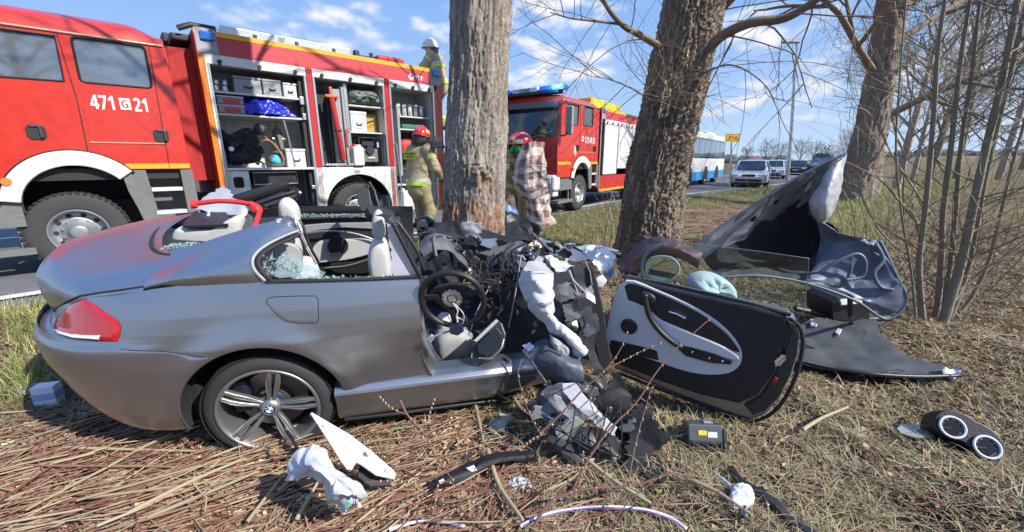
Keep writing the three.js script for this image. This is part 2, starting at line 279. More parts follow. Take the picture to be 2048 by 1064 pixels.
// ---------- big trees ----------
function barkTex(deep, seed) {
  const hm = (x, y) => { const wob = tile(x, y, 10, 3, seed) * .05; const r1 = tile(x + wob, y, 1, 1, seed); // vertical ridges: high frequency around, low along
    const a = (x + wob + .02 * Math.sin(y * 12.56)) * 2 * Math.PI, b = y * 2 * Math.PI; const n = fbm3(Math.cos(a) * 5 + seed, Math.sin(a) * 5, Math.cos(b) * 1.2 + Math.sin(b) * .7, 4); return [n, r1]; };
  return dataTex(1024, 1024, (x, y) => { const [n] = hm(x, y), m = tile(x, y, 60, 3, seed + 2); const rid = 1 - Math.abs(n) * (deep ? 2.4 : 1.6); const k = clamp(.3 + .55 * rid + .3 * m); return [k, k, k]; });
}
const barkGrey = barkTex(false, 1), barkRough = barkTex(true, 4);
// trunk: centre-line samples [u, v, halfWidthPx] at Z metres; ridged bark is real relief
function trunkGeo(cen, seg, along, relief, freq, seed, o = {}) {
  const curve = new THREE.CatmullRomCurve3(cen.map((c) => c.p)), pos = [], uv = [], clr = [], idx = [];
  const base = o.c0 || [.34, .29, .23], pale = o.c1 || [.46, .42, .36];
  for (let i = 0; i <= along; i++) {
    const t = i / along, c = curve.getPoint(t), r0 = tab(cen.map((q, k) => [k / (cen.length - 1), q.r]), t), L = c.y;
    for (let j = 0; j <= seg; j++) {
      const a = j / seg * 2 * Math.PI, ca = Math.cos(a), sa = Math.sin(a);
      let wv = fbm3(ca * 1.3 + seed, sa * 1.3, L * .8, 3) * .06 * r0 / .4;
      const wobble = fbm3(ca * 2 + seed, sa * 2, L * 2.2, 3) * .5;
      const q = freq * r0 / .4, n = fbm3(ca * q + wobble, sa * q + seed, L * (o.vf || 2.2) + wobble, 4);
      let ridge = 1 - Math.min(1, Math.abs(n) * 3.2);  // 1 in the crack
      let d = -relief * ridge * (o.sharp ? Math.pow(ridge, .5) : 1) + relief * .35 * N3(ca * q * 3, sa * q * 3, L * 14);
      let cc = [0, 1, 2].map((k) => lerp(pale[k], base[k], clamp(.5 + n * 1.2)) * (1 + .12 * N3(ca * 9, sa * 9, L * 7)));
      if (o.extra) { const e = o.extra(c, ca, sa, cc, d, r0); d = e.d; cc = e.c; }
      const r = r0 + wv + d; pos.push(c.x + ca * r, c.y, c.z + sa * r); uv.push(j / seg * 3, L * .7); clr.push(...cc);
    }
  }
  for (let i = 0; i < along; i++) for (let j = 0; j < seg; j++) { const a = i * (seg + 1) + j, b = a + seg + 1; idx.push(a, b, a + 1, b, b + 1, a + 1); }
  const g = new THREE.BufferGeometry(); g.setAttribute('position', new THREE.Float32BufferAttribute(pos, 3)); g.setAttribute('uv', new THREE.Float32BufferAttribute(uv, 2)); g.setAttribute('color', new THREE.Float32BufferAttribute(clr, 3)); g.setIndex(idx); g.computeVertexNormals(); return g;
}
// bare branches: recursive, returns tube geometries
function branches(start, dir, len, rad, depth, R, out, o = {}) {
  const n = o.seg || 6, pts = [start.clone()], d = dir.clone().normalize(); let p = start.clone();
  for (let i = 0; i < n; i++) { d.add(V(R() - .5, R() - .5 + (o.up || 0) - (o.droop || 0) * (1 - depth * .12), R() - .5).multiplyScalar(o.wig || .35)).normalize(); p = p.clone().addScaledVector(d, len / n); pts.push(p); }
  out.push(tube(pts, (t) => lerp(rad, rad * .45, t), rad > .03 ? 8 : rad > .006 ? 5 : 3, { open: rad < .01 }));
  if (depth <= 0) return;
  const kids = o.kids ? o.kids(depth, R) : 3 + Math.floor(R() * 2);
  for (let k = 0; k < kids; k++) {
    const t = .25 + .75 * (k + R()) / kids, i = Math.min(n - 1, Math.floor(t * n)), q = pts[i].clone().lerp(pts[i + 1], t * n - i), tang = pts[i + 1].clone().sub(pts[i]).normalize();
    const side = V(R() - .5, R() - .5, R() - .5); side.addScaledVector(tang, -side.dot(tang)).normalize();
    branches(q, tang.multiplyScalar(.75).addScaledVector(side, o.spread || .8), len * (.45 + R() * .3), rad * (.4 + R() * .2), depth - 1, R, out, o);
  }
}
const twigMat = mat([.20, .145, .10], .85), twigDark = mat([.13, .10, .085], .85);
const barkM = (t, b) => new THREE.MeshStandardMaterial({ vertexColors: true, bumpMap: t, bumpScale: b, map: null, roughness: .92, side: THREE.DoubleSide });
{ // the struck tree: smoother grey bark, orange gashes low down
  const Z = 4.35, px = Z * 1.0 / FPX, mk = (u, v, hw, r) => { const p = PZ(u, v, Z); const k = Z / -ray(u, v).z / FPX; return { p, r: r || hw * k }; };
  const low = mk(947, 480, 63), cen = [{ p: V(low.p.x - .02, -.1, low.p.z), r: .37 }, { p: V(low.p.x, .5, low.p.z), r: .335 }, low, mk(948, 400, 61), mk(950, 330, 62), mk(953, 260, 62), mk(955, 180, 61), mk(959, 100, 59), mk(963, 0, 61)];
  const top = cen[cen.length - 1]; cen.push({ p: V(top.p.x + .05, top.p.y + 1.5, top.p.z), r: .31 }, { p: V(top.p.x + .02, top.p.y + 4, top.p.z - .1), r: .24 }, { p: V(top.p.x - .1, top.p.y + 6.5, top.p.z - .2), r: .14 });
  const t = thing('grey_tree', 'straight grey tree trunk with orange gashed bark that the car hit', 'tree');
  const extra = (c, ca, sa, cc, d, r0) => {
    const y = c.y, f = clamp(sa * .8 + .45); // gashes face the car and the camera side
    // knot bulge with a scar at mid height
    const kn = Math.exp(-((y - 1.47) ** 2) / .012 - ((ca - .25) ** 2) / .18) * (sa > 0 ? 1 : 0); d += .045 * kn; if (kn > .35) d += .018 * N3(ca * 9, sa * 9, y * 16);
    const kn2 = Math.exp(-((y - 2.78) ** 2) / .02 - ((ca + .3) ** 2) / .12) * (sa > 0 ? 1 : 0); d += .03 * kn2;
    const n = fbm3(ca * 2.5, sa * 2.5, y * 3.2, 4), n2 = fbm3(ca * 8, sa * 8, y * 5, 3);
    let g = 0;
    g = Math.max(g, sstep(.0, .25, n + .62 - Math.abs(y - .98) * 2.0 - (1 - f) * .7)); g = Math.max(g, sstep(0, .2, n + .35 - Math.abs(y - 1.38) * 4.5 - Math.abs(ca - .35) * .9 - (sa < 0 ? 1 : 0)));
    g = Math.max(g, sstep(0, .2, n + .5 - Math.abs(y - .74) * 2.8 - (1 - f) * .5));
    if (g > .01) { const wood = [lerp(.43, .24, clamp(.5 + n2 * 1.6)), lerp(.20, .11, clamp(.5 + n2 * 1.6)), lerp(.085, .06, clamp(.5 + n2 * 1.6))]; const k = g * (.2 + .8 * sstep(-.1, .22, n2 + n * .4)); cc = cc.map((q, i) => lerp(q, wood[i], k)); d = lerp(d, -.016 + .03 * n2 + .012 * N3(ca * 22, sa * 22, y * 9), g * .75); }
    // lichen
    const li = sstep(.22, .45, fbm3(ca * 3 + 5, sa * 3, y * 4, 4)); cc = cc.map((q, i) => lerp(q, [.42, .42, .36][i], li * .5));
    return { d, c: cc };
  };
  mesh('trunk', trunkGeo(cen, 200, 460, .017, 7.5, 1.3, { vf: 2.1, c0: [.20, .165, .13], c1: [.37, .32, .265], extra }), barkM(barkGrey, .012), t);
  const R = rngOf(21), out = []; for (let i = 0; i < 9; i++) { const y = 4.6 + i * .75, a = i * 2.4; branches(V(top.p.x + .03, y, top.p.z), V(Math.cos(a), .55, Math.sin(a)), 3 - i * .12, .045 - i * .003, 2, R, out, { wig: .3, up: .12 }); }
  mesh('crown', out, twigMat, t);
}
{ // the leaning rough-barked tree
  const Z = 6.5, mk = (u, v, hw) => { const p = PZ(u, v, Z), k = Z / -ray(u, v).z / FPX; return { p, r: hw * k }; };
  const low = mk(1299, 470, 61), b = V(low.p.x - .08, groundH(low.p.x, low.p.z) - .15, low.p.z);
  const cen = [{ p: b, r: .58 }, { p: b.clone().lerp(low.p, .5), r: .51 }, low, mk(1303, 400, 59), mk(1318, 320, 58), mk(1335, 240, 58), mk(1354, 160, 58), mk(1372, 80, 57), mk(1390, 0, 57)];
  const top = cen[cen.length - 1]; cen.push({ p: top.p.clone().add(V(.32, 1.4, .05)), r: .42 }, { p: top.p.clone().add(V(.75, 4, .1)), r: .3 }, { p: top.p.clone().add(V(1.0, 7, .1)), r: .16 });
  const t = thing('leaning_tree', 'leaning tree with deeply furrowed dark bark and pendulous twigs', 'tree');
  mesh('trunk', trunkGeo(cen, 220, 500, .05, 4.6, 7.7, { vf: 1.7, sharp: 1, c0: [.16, .125, .09], c1: [.35, .28, .21] }), barkM(barkRough, .02), t);
  const R = rngOf(5);
  const limb = (pts, r0, r1, kid, opt) => { const out = [], P3 = pts.map(([u, v, z]) => PZ(u, v, z)); out.push(tube(P3, (q) => lerp(r0, r1, q), 10, { smooth: 30 })); const c = new THREE.CatmullRomCurve3(P3); for (let i = 0; i < kid; i++) { const q = .12 + .86 * (i + R()) / kid, p = c.getPoint(q), tg = c.getTangent(q); branches(p, tg.multiplyScalar(.5).add(V(R() - .5, R() - .55, R() - .5).multiplyScalar(1.3)), .9 + R() * .9, Math.max(.006, r0 * .16), 2, R, out, opt); } return mesh('limb', out, twigMat, t); };
  const dr = { droop: .22, wig: .34, kids: (d) => 3 };
  limb([[1400, 118, 6.3], [1440, 75, 6.1], [1500, 46, 5.8], [1570, 36, 5.6], [1625, 5, 5.4], [1700, -60, 5.2], [1800, -130, 5]], .075, .025, 9, dr);
  limb([[1425, 30, 6.5], [1450, 12, 6.4], [1500, -40, 6.2], [1580, -120, 6]], .06, .025, 6, dr);
  limb([[1318, 92, 6.3], [1280, 70, 6.2], [1245, 50, 6], [1215, 15, 5.9], [1195, -30, 5.8], [1170, -100, 5.7]], .05, .015, 8, dr);
  limb([[1240, 48, 6.0], [1190, 42, 5.9], [1140, 36, 5.8], [1100, 25, 5.8]], .018, .006, 9, { droop: .05, wig: .3, kids: () => 3 });
  limb([[1300, 200, 6.1], [1260, 175, 5.9], [1215, 158, 5.8], [1180, 152, 5.7]], .012, .004, 6, { droop: .0, wig: .3, kids: () => 2 });
  limb([[1395, 150, 6.2], [1460, 130, 5.9], [1530, 170, 5.6], [1560, 230, 5.4]], .014, .004, 6, dr);
  { const out = []; for (let i = 0; i < 26; i++) { const q = PZ(1290 + R() * 60, 150 + R() * 60, 6.05); branches(q, V(R() - .5, R() * .9 - .25, .5), .5 + R() * .6, .007, 1, R, out, { wig: .3 }); } mesh('epicormic_shoots', out, mat([.30, .24, .17], .85), t); }
  const out = []; for (let i = 0; i < 12; i++) { const y = 5.2 + i * .6, a = i * 2.4 + 1; branches(V(top.p.x + .35 + i * .05, y, top.p.z), V(Math.cos(a), .35, Math.sin(a)), 3.6 - i * .12, .05 - i * .003, 2, R, out, { wig: .3, droop: .04 }); }
  mesh('crown', out, twigMat, t);
}
// ---------- the wrecked coupe ----------
const inside = (p, poly) => { let c = false; for (let i = 0, j = poly.length - 1; i < poly.length; j = i++) { const a = poly[i], b = poly[j]; if ((a.y > p.y) !== (b.y > p.y) && p.x < (b.x - a.x) * (p.y - a.y) / (b.y - a.y) + a.x) c = !c; } return c; };
// crumpled sheet filling an outline (roughly flat), ragged at the edge
function rag(pts, o = {}) {
  const M = o.M || planeOf(pts), c2 = flat2(pts, M), c = o.cell || .015, sd = (o.seed || 0) + c2[0].x * 31 + c2[1].y * 17 + pts.length, ring = [];
  for (let i = 0; i < c2.length; i++) { const a = c2[i], b = c2[(i + 1) % c2.length], n = Math.max(1, Math.round(a.distanceTo(b) / (c * 1.6))); for (let k = 0; k < n; k++) { const p = a.clone().lerp(b, k / n), j = (o.jag ?? .006) * (k ? 1 : .4); p.x += j * N2(p.x * 55 + sd, p.y * 55); p.y += j * N2(p.x * 55, p.y * 55 - sd); ring.push(p); } }
  const ctr = new THREE.Vector2(); ring.forEach((p) => ctr.add(p)); ctr.multiplyScalar(1 / ring.length); const n = ring.length, rad = ring.reduce((a, p) => a + p.distanceTo(ctr), 0) / n, K = Math.max(3, Math.round(rad / c)), fr = (o.freq || 9) * .75, amp = o.noise ?? .012, th = o.thick ?? .004;
  const top = [], idx = []; for (let k = 0; k <= K; k++) for (let i = 0; i < n; i++) { const p = ring[i].clone().lerp(ctr, k / K); let z = (o.bend || 0) * fbm2(p.x * 2.5 + sd, p.y * 2.5, 2); z += o.ridge === false ? amp * fbm2(p.x * fr + sd, p.y * fr, 3) : amp * crumpleAt(p.x * fr, p.y * fr, sd); top.push(V(p.x, p.y, z)); }
  const N = top.length, pos = []; for (const l of [0, 1]) for (const p of top) { const q = V(p.x, p.y, p.z - l * th).applyMatrix4(M); pos.push(q.x, q.y, q.z); }
  for (let k = 0; k < K; k++) for (let i = 0; i < n; i++) { const a = k * n + i, b = k * n + (i + 1) % n, d = a + n, e = b + n; idx.push(a, b, d, b, e, d, a + N, d + N, b + N, b + N, d + N, e + N); }
  for (let i = 0; i < n; i++) { const a = i, b = (i + 1) % n; idx.push(a, a + N, b, b, a + N, b + N); }
  const g = new THREE.BufferGeometry(); g.setAttribute('position', new THREE.Float32BufferAttribute(pos, 3)); g.setAttribute('uv', new THREE.Float32BufferAttribute(pos.flatMap((_, i) => i % 3 === 0 ? [pos[i], pos[i + 1]] : []), 2)); g.setIndex(idx); return toCreasedNormals(g.toNonIndexed(), o.crease || (o.ridge === false ? .9 : .35));
}
const carG = thing('wrecked_coupe', 'crushed grey metallic coupe with its roof cut off, wrapped against the grey tree', 'car');
carG.position.set(-1.5553, .0745, -2.8646); carG.rotation.set(7 * DEG, 14 * DEG, 0, 'YXZ'); carG.updateMatrixWorld(true);
const CF = frameOf(carG.matrixWorld), C = CF.at, CY = CF.atY, CX = CF.atX;
FACE = CAM.clone().applyMatrix4(CF.inv);
const CW = (u, v, Z) => PZ(u, v, Z).applyMatrix4(CF.inv);         // a point Z metres ahead, in the car's frame
const px = (list) => list.map(([u, v, z]) => C(u, v, z));
const pw = (list, Z) => list.map(([u, v, z]) => CW(u, v, z ?? Z));

const paint = mat([.385, .395, .42], .33, { metalness: .92, clearcoat: .35, clearcoatRoughness: .2, bumpMap: fineBump, bumpScale: .00012 });
const paintRough = mat([.36, .37, .39], .45, { metalness: .8, roughnessMap: grime, bumpMap: fineBump, bumpScale: .001 });
const blackPl = mat([.018, .018, .02], .45, { bumpMap: fineBump, bumpScale: .0012 });
const blackSoft = mat([.022, .022, .025], .75, { bumpMap: fineBump, bumpScale: .0015 });
const rubber = mat([.02, .02, .021], .8, { bumpMap: fineBump, bumpScale: .001 });
const greyPl = mat([.09, .092, .1], .55, { bumpMap: fineBump, bumpScale: .001 });
const greyLt = mat([.30, .31, .33], .55, { bumpMap: fineBump, bumpScale: .001 });
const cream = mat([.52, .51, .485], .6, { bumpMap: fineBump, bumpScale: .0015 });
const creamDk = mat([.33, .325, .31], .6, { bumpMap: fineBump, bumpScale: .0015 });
const airbag = mat([.52, .53, .555], .85, { bumpMap: fineBump, bumpScale: .002 });
const alloy = mat([.37, .365, .36], .42, { metalness: .85 });
const alloyDk = mat([.22, .22, .225], .35, { metalness: .85 });
const chrome = mat([.75, .75, .76], .14, { metalness: 1 });
const bareMetal = mat([.55, .55, .57], .3, { metalness: .95, roughnessMap: grime });
const darkMetal = mat([.10, .10, .11], .4, { metalness: .7 });
const glassM = mat([.90, .97, .95], .02, { transmission: 1, thickness: 0, ior: 1.5 });
const shardM = mat([.58, .70, .69], .12, { transmission: .65, thickness: 0 });
const redLens = mat([.42, .006, .01], .12, { clearcoat: 1, clearcoatRoughness: .05 });
const clearLens = mat([.75, .74, .74], .15, { clearcoat: 1 });

// ---- outer shell ----
const xr = (y) => tab([[.2, -1.03], [.3, -1.13], [.45, -1.22], [.6, -1.265], [.71, -1.275], [.757, -1.26], [.785, -1.19], [.815, -1.16], [.9, -1.12], [1.0, -1.06], [1.1, -1.0]], y);
const wy = (y) => tab([[.17, .85], [.26, .885], [.36, .905], [.5, .92], [.64, .93], [.74, .927], [.82, .91], [.9, .888], [.97, .862], [1.02, .838], [1.07, .815]], y);
const ARC = [0, .335, .402];
function shell(s, y) { // s 0..1 along the outline from the middle of the tail round to the door opening
  const n = 2.25, L = .86, e = tab([[.2, .93], [.36, .9], [.45, .868], [.7, .83], [.9, .832], [1.05, .842]], y);
  let d, f; if (s < .42) { const a = s / .42 * Math.PI / 2; f = Math.pow(Math.sin(a), 2 / n); d = L * (1 - Math.pow(Math.max(0, Math.cos(a)), 2 / n)); } else { f = 1; d = lerp(L, e - xr(y), (s - .42) / .58); }
  let x = xr(y) + d, w = wy(y);
  const r = Math.hypot(x - ARC[0], y - ARC[1]); w += .022 * Math.exp(-(((r - .42) / .075) ** 2)) * sstep(.2, .4, y);
  w += .006 * Math.sin(x * 3.1 + 1) - .02 * sstep(.35, .9, x) * sstep(.35, .5, y) * (1 - sstep(.62, .8, y)) * .6;
  let yy = y;
  if (r > .38 && r < ARC[2] + .011 && x > -.5) { const k = ARC[2] / r; x = ARC[0] + (x - ARC[0]) * k; yy = ARC[1] + (y - ARC[1]) * k; }
  return V(x, yy, f * w);
}
const yTop = (s) => { const x = shell(s, .9).x; return tab([[-1.15, .775], [-1.06, .82], [-.99, .865], [-.92, .91], [-.85, .945], [-.78, .972], [-.6, 1.008], [-.48, 1.034], [-.3, 1.055], [-.1, 1.052], [.09, 1.046], [.84, 1.022]], x); };
const seamY = (s) => { const x = shell(s, .7).x; return tab([[-1.3, .742], [-.95, .742], [-.6, .752], [-.4, .735], [-.2, .695]], x); };
const inArch = (p, m = 0) => Math.hypot(p.x - ARC[0], p.y - ARC[1]) < ARC[2] - m;
const archX = (y) => { const h = y - ARC[1]; return h * h < ARC[2] * ARC[2] ? Math.sqrt(ARC[2] * ARC[2] - h * h) : 0; };
const bump0 = sheet((a, b) => { // from mid-tail to the edge of the wheel arch
  const y0 = lerp(.235, .762, Math.min(1, b / .94)), n = 2.25; let s0 = Math.min(a / .72, 1), an = s0 * Math.PI / 2, f = Math.pow(Math.sin(an), 2 / n), xe = -archX(y0) - .003, L = Math.min(.86, xe - xr(y0)), d = L * (1 - Math.pow(Math.max(0, Math.cos(an)), 2 / n)); if (a > .72) d = lerp(L, xe - xr(y0), (a - .72) / .28);
  let x = xr(y0) + d; const top = tab([[-1.3, .762], [-.95, .764], [-.6, .772], [-.4, .752], [-.19, .705]], x), y = b < .94 ? lerp(.235, top, b / .94) : top + .03 * (b - .94) / .06; if (a > .72) { const xe2 = -archX(y) - .002; x = xr(y0) + lerp(L, xe2 - xr(y0), (a - .72) / .28); }
  const r = Math.hypot(x - ARC[0], y - ARC[1]); return V(x, y, f * (wy(y) + .022 * Math.exp(-(((r - .42) / .075) ** 2)) * sstep(.2, .4, y) + .006 * Math.sin(x * 3.1 + 1) - (b > .94 ? .012 * (b - .94) / .06 + .003 : 0))); }, 130, 64);
mesh('rear_bumper', bump0, paint, carG);
const seamT = (x) => tab([[-1.3, .762], [-.95, .764], [-.6, .772], [-.4, .752], [-.19, .705]], x);
const quart = sheet((a, b) => {
  const xn = shell(a, .85).x, k = a < .42 ? 1 : 1 - sstep(.42, .8, a), xAt = (y) => xn + (xr(y) - xr(.85)) * k; let lo = .72;
  for (let i = 0; i < 6; i++) { const x = xAt(lo), h = ARC[2] * ARC[2] - x * x; lo = x < -.2 ? seamT(x) + .004 : x < .393 ? Math.max(.405, ARC[1] + Math.sqrt(Math.max(0, h))) : .405; }
  const y = lerp(lo, yTop(a), b); if (a < .42) return shell(a, y);
  const e = (q) => tab([[.2, .93], [.36, .9], [.45, .868], [.7, .83], [.9, .832], [1.05, .842]], q), x = xAt(y) + (e(y) - e(.85)) * sstep(.45, .83, xn), r = Math.hypot(x - ARC[0], y - ARC[1]);
  return V(x, y, wy(y) + .022 * Math.exp(-(((r - .42) / .075) ** 2)) * sstep(.2, .4, y) + .006 * Math.sin(x * 3.1 + 1) - .012 * sstep(.35, .9, x) * sstep(.35, .5, y) * (1 - sstep(.62, .8, y))); }, 260, 60);
const quarter = mesh('quarter_panel', quart, paint, carG);
{ const m = new THREE.Mesh(merge([bump0.clone(), quart.clone()]), paint); m.scale.z = -1; m.name = 'far_quarter_panel'; carG.add(m); }
// C pillar stump
mesh('roof_pillar', patch([
  px([[292, 580, .728], [350, 570, .806], [420, 567, .82], [480, 567, .82], [533, 568, .815]]),
  px([[297, 569, .735], [352, 556, .815], [420, 550, .835], [475, 548, .83], [518, 549, .822]]),
  px([[322, 541, .66], [385, 530, .745], [440, 522, .775], [475, 520, .79], [502, 522, .80]]),
  px([[345, 512, .572], [402, 503, .62], [460, 491, .67], [508, 484, .705], [536, 488, .715]]),
  px([[350, 505, .55], [402, 491, .56], [470, 468, .575], [545, 447, .59], [596, 462, .61]]),
  ], 60, 90, { thick: .012, noise: .004, freq: 4 }), paint, carG);
mesh('roof_cut_flap', patch([px([[520, 452, .57], [548, 441, .56], [575, 430, .57]]), px([[530, 462, .6], [560, 455, .6], [588, 440, .6]]), px([[540, 470, .63], [570, 466, .62], [598, 462, .615]])], 16, 20, { thick: .004, noise: .02, freq: 16 }), paintRough, carG);
// trunk lid
const L3 = (l) => l.map((q) => V(...q));
const lidG = patch([
  L3([[-1.07, .745, .49], [-.915, .85, .62], [-.765, .915, .715], [-.59, .94, .735], [-.475, .95, .735], [-.39, 1.05, .60]]),
  L3([[-1.085, .80, .47], [-.93, .905, .605], [-.78, .975, .703], [-.6, 1.0, .722], [-.485, 1.012, .722], [-.40, 1.118, .575]]),
  L3([[-1.14, .91, .42], [-.99, .965, .545], [-.83, 1.005, .625], [-.65, 1.025, .655], [-.51, 1.045, .655], [-.41, 1.118, .56]]),
  L3([[-1.185, .99, .33], [-1.03, 1.014, .45], [-.86, 1.032, .53], [-.68, 1.052, .56], [-.54, 1.08, .56], [-.43, 1.118, .53]]),
  L3([[-1.225, 1.04, .12], [-1.1, 1.052, .25], [-.9, 1.06, .28], [-.77, 1.072, .28], [-.67, 1.08, .27], [-.61, 1.09, .26]]),
  L3([[-1.23, 1.05, -.1], [-1.1, 1.07, -.1], [-.95, 1.083, -.1], [-.85, 1.085, -.1], [-.78, 1.085, -.1], [-.74, 1.085, -.1]]),
  L3([[-1.12, 1.03, -.5], [-1.0, 1.06, -.5], [-.9, 1.072, -.5], [-.83, 1.08, -.5], [-.78, 1.085, -.5], [-.745, 1.085, -.5]]),
  L3([[-.95, .93, -.64], [-.9, .97, -.68], [-.8, 1.0, -.7], [-.7, 1.01, -.71], [-.64, 1.02, -.71], [-.6, 1.05, -.66]])], 80, 80, {});
const lid = mesh('trunk_lid', lidG, paint, carG);
mesh('rear_face', sheet((s, t) => { const z = lerp(-.5, .5, t), lip = -1.225 + .17 * Math.pow(Math.abs(z) / .5, 2.4), yl = 1.045 - .05 * z * z * 4 - .13 * Math.pow(Math.abs(z) / .5, 5), y = lerp(yl, .76, s); return V(lip + .005 + .085 * Math.sin(Math.min(1, s * 1.15) * Math.PI / 2), y, z); }, 16, 40), paint, lid);
const fastHit = (m) => { if (!m.geometry.boundsTree) { m.geometry.boundsTree = new MeshBVH(m.geometry); m.raycast = acceleratedRaycast; } };
// gap lines: dark tubes laid on the surface, drawing the shadowed grooves between panels
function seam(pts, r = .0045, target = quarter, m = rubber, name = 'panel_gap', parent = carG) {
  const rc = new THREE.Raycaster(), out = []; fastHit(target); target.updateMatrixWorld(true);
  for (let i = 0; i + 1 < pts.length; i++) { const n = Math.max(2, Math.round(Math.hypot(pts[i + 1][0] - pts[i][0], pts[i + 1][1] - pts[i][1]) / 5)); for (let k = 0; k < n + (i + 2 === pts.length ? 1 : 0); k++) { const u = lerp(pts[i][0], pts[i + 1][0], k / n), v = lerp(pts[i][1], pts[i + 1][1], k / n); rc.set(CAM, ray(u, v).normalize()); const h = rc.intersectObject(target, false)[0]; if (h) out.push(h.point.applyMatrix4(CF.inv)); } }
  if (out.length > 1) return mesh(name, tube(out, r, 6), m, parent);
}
// conforming patch: triangulated pixel outline laid on the bodywork
function onBody(poly, target, off, step = 5) {
  const rc = new THREE.Raycaster(), P2 = poly.map(([u, v]) => new THREE.Vector2(u, v)); fastHit(target); target.updateMatrixWorld(true);
  let u0 = 1e9, u1 = -1e9, v0 = 1e9, v1 = -1e9; P2.forEach((p) => { u0 = Math.min(u0, p.x); u1 = Math.max(u1, p.x); v0 = Math.min(v0, p.y); v1 = Math.max(v1, p.y); });
  // walk the outline plus an inner grid, then triangulate by ear clipping of concentric rings
  const ring = []; for (let i = 0; i < P2.length; i++) { const a = P2[i], b = P2[(i + 1) % P2.length], n = Math.max(1, Math.round(a.distanceTo(b) / step)); for (let k = 0; k < n; k++) ring.push(a.clone().lerp(b, k / n)); }
  const c = new THREE.Vector2(); ring.forEach((p) => c.add(p)); c.multiplyScalar(1 / ring.length); const K = 9, pos = [], idx = [], n = ring.length; let last = null;
  for (let k = 0; k <= K; k++) for (let i = 0; i < n; i++) { const p = ring[i].clone().lerp(c, k / K); rc.set(CAM, ray(p.x, p.y).normalize()); const h = rc.intersectObject(target, false)[0]; let q; if (h) { const nn = h.face.normal.clone(); if (nn.dot(CAM.clone().applyMatrix4(CF.inv).sub(h.point.clone().applyMatrix4(CF.inv))) < 0) nn.negate(); q = h.point.applyMatrix4(CF.inv).addScaledVector(nn, off * (k === 0 ? .1 : k === 1 ? .8 : 1)); last = q; } else q = last ? last.clone() : V(0, 0, 0); pos.push(q.x, q.y, q.z); }
  for (let k = 0; k < K; k++) for (let i = 0; i < n; i++) { const a = k * n + i, b = k * n + (i + 1) % n; idx.push(a, b, a + n, b, b + n, a + n); }
  const g = new THREE.BufferGeometry(); g.setAttribute('position', new THREE.Float32BufferAttribute(pos, 3)); g.setIndex(idx); g.computeVertexNormals(); return g;
}
const tail = [[107, 652], [112, 638], [131, 618], [152, 603], [169, 597], [185, 606], [214, 626], [236, 641], [243, 655], [240, 672], [235, 684], [190, 682], [140, 677], [113, 668]];
const lamp = mesh('tail_light', onBody(tail, quarter, .012), redLens, carG);
mesh('reverse_lamp', onBody([[110, 658], [140, 668], [212, 670], [206, 680], [150, 677], [113, 667]], quarter, .0155), clearLens, lamp);
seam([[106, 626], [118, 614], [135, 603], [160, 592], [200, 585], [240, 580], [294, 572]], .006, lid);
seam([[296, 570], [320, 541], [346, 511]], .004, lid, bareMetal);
const fuel = [[533, 604], [536, 597], [548, 594], [600, 592], [630, 592], [636, 598], [637, 640], [633, 646], [600, 647], [572, 643], [556, 632], [542, 616]];
mesh('fuel_flap', onBody(fuel, quarter, .002), paint, carG);
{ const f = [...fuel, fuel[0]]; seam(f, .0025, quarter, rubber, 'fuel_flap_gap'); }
seam([[66, 700], [75, 715], [98, 727]], .012, carG.children.find((o) => o.name === 'rear_bumper'), mat([.45, .12, .05], .3), 'reflector');
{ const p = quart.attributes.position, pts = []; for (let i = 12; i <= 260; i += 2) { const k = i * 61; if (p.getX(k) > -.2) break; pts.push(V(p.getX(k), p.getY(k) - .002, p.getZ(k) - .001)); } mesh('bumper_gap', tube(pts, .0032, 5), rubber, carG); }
// arch lip + wheel well
{ const pts = []; for (let a = -13; a <= 193; a += 4) { const x = ARC[0] + ARC[2] * Math.cos(a * DEG), y = ARC[1] + ARC[2] * Math.sin(a * DEG); if (y > .22) pts.push(V(x, y, wy(y) + .014)); } mesh('arch_lip', tube(pts, .007, 6), paint, carG); }
mesh('wheel_well', sheet((s, t) => { const a = lerp(-12, 192, s) * DEG, r = ARC[2] - .001; return V(ARC[0] + r * Math.cos(a), ARC[1] + r * Math.sin(a), lerp(.925, .45, t)); }, 40, 6), blackSoft, carG);
mesh('wheel_well_wall', new THREE.CircleGeometry(.42, 40).translate(0, .335, .47), blackSoft, carG);
// sill
mesh('side_skirt', (() => { const prof = [[.80, .43], [.875, .425], [.915, .412], [.94, .395], [.948, .375], [.938, .35], [.928, .315], [.93, .27], [.925, .225], [.905, .19], [.86, .172], [.8, .175]]; return sheet((s, t) => { const x = lerp(.345, 1.62, s), k = t * (prof.length - 1), i = Math.min(prof.length - 2, Math.floor(k)), f = k - i; let z = lerp(prof[i][0], prof[i + 1][0], f), y = lerp(prof[i][1], prof[i + 1][1], f); const c = sstep(1.2, 1.65, x); return V(x, y - .06 * c * (y > .3 ? 1 : .2), z - .09 * c + .006 * Math.sin(x * 9) * c); }, 60, 44); })(), paint, carG);
mesh('skirt_trim', tube(px([[690, 838, .9], [800, 826, .9], [930, 808, .88], [1040, 796, .85]]), .012, 8), blackPl, carG);
// belt trim + window surround
mesh('belt_trim', tube(px([[530, 563, .838], [640, 561, .84], [740, 558, .842], [840, 553, .842]]), .011, 8), rubber, carG);
mesh('window_surround', tube(px([[598, 461, .618], [571, 471, .655], [535, 489, .72], [514, 505, .775], [505, 520, .81], [508, 538, .83], [530, 562, .845]]), .008, 8, { smooth: 40 }), greyLt, carG);
mesh('window_seal', tube(px([[600, 468, .618], [575, 480, .66], [540, 497, .73], [522, 511, .785], [516, 524, .81], [522, 541, .83], [541, 560, .84]]), .011, 8, { smooth: 40 }), rubber, carG);

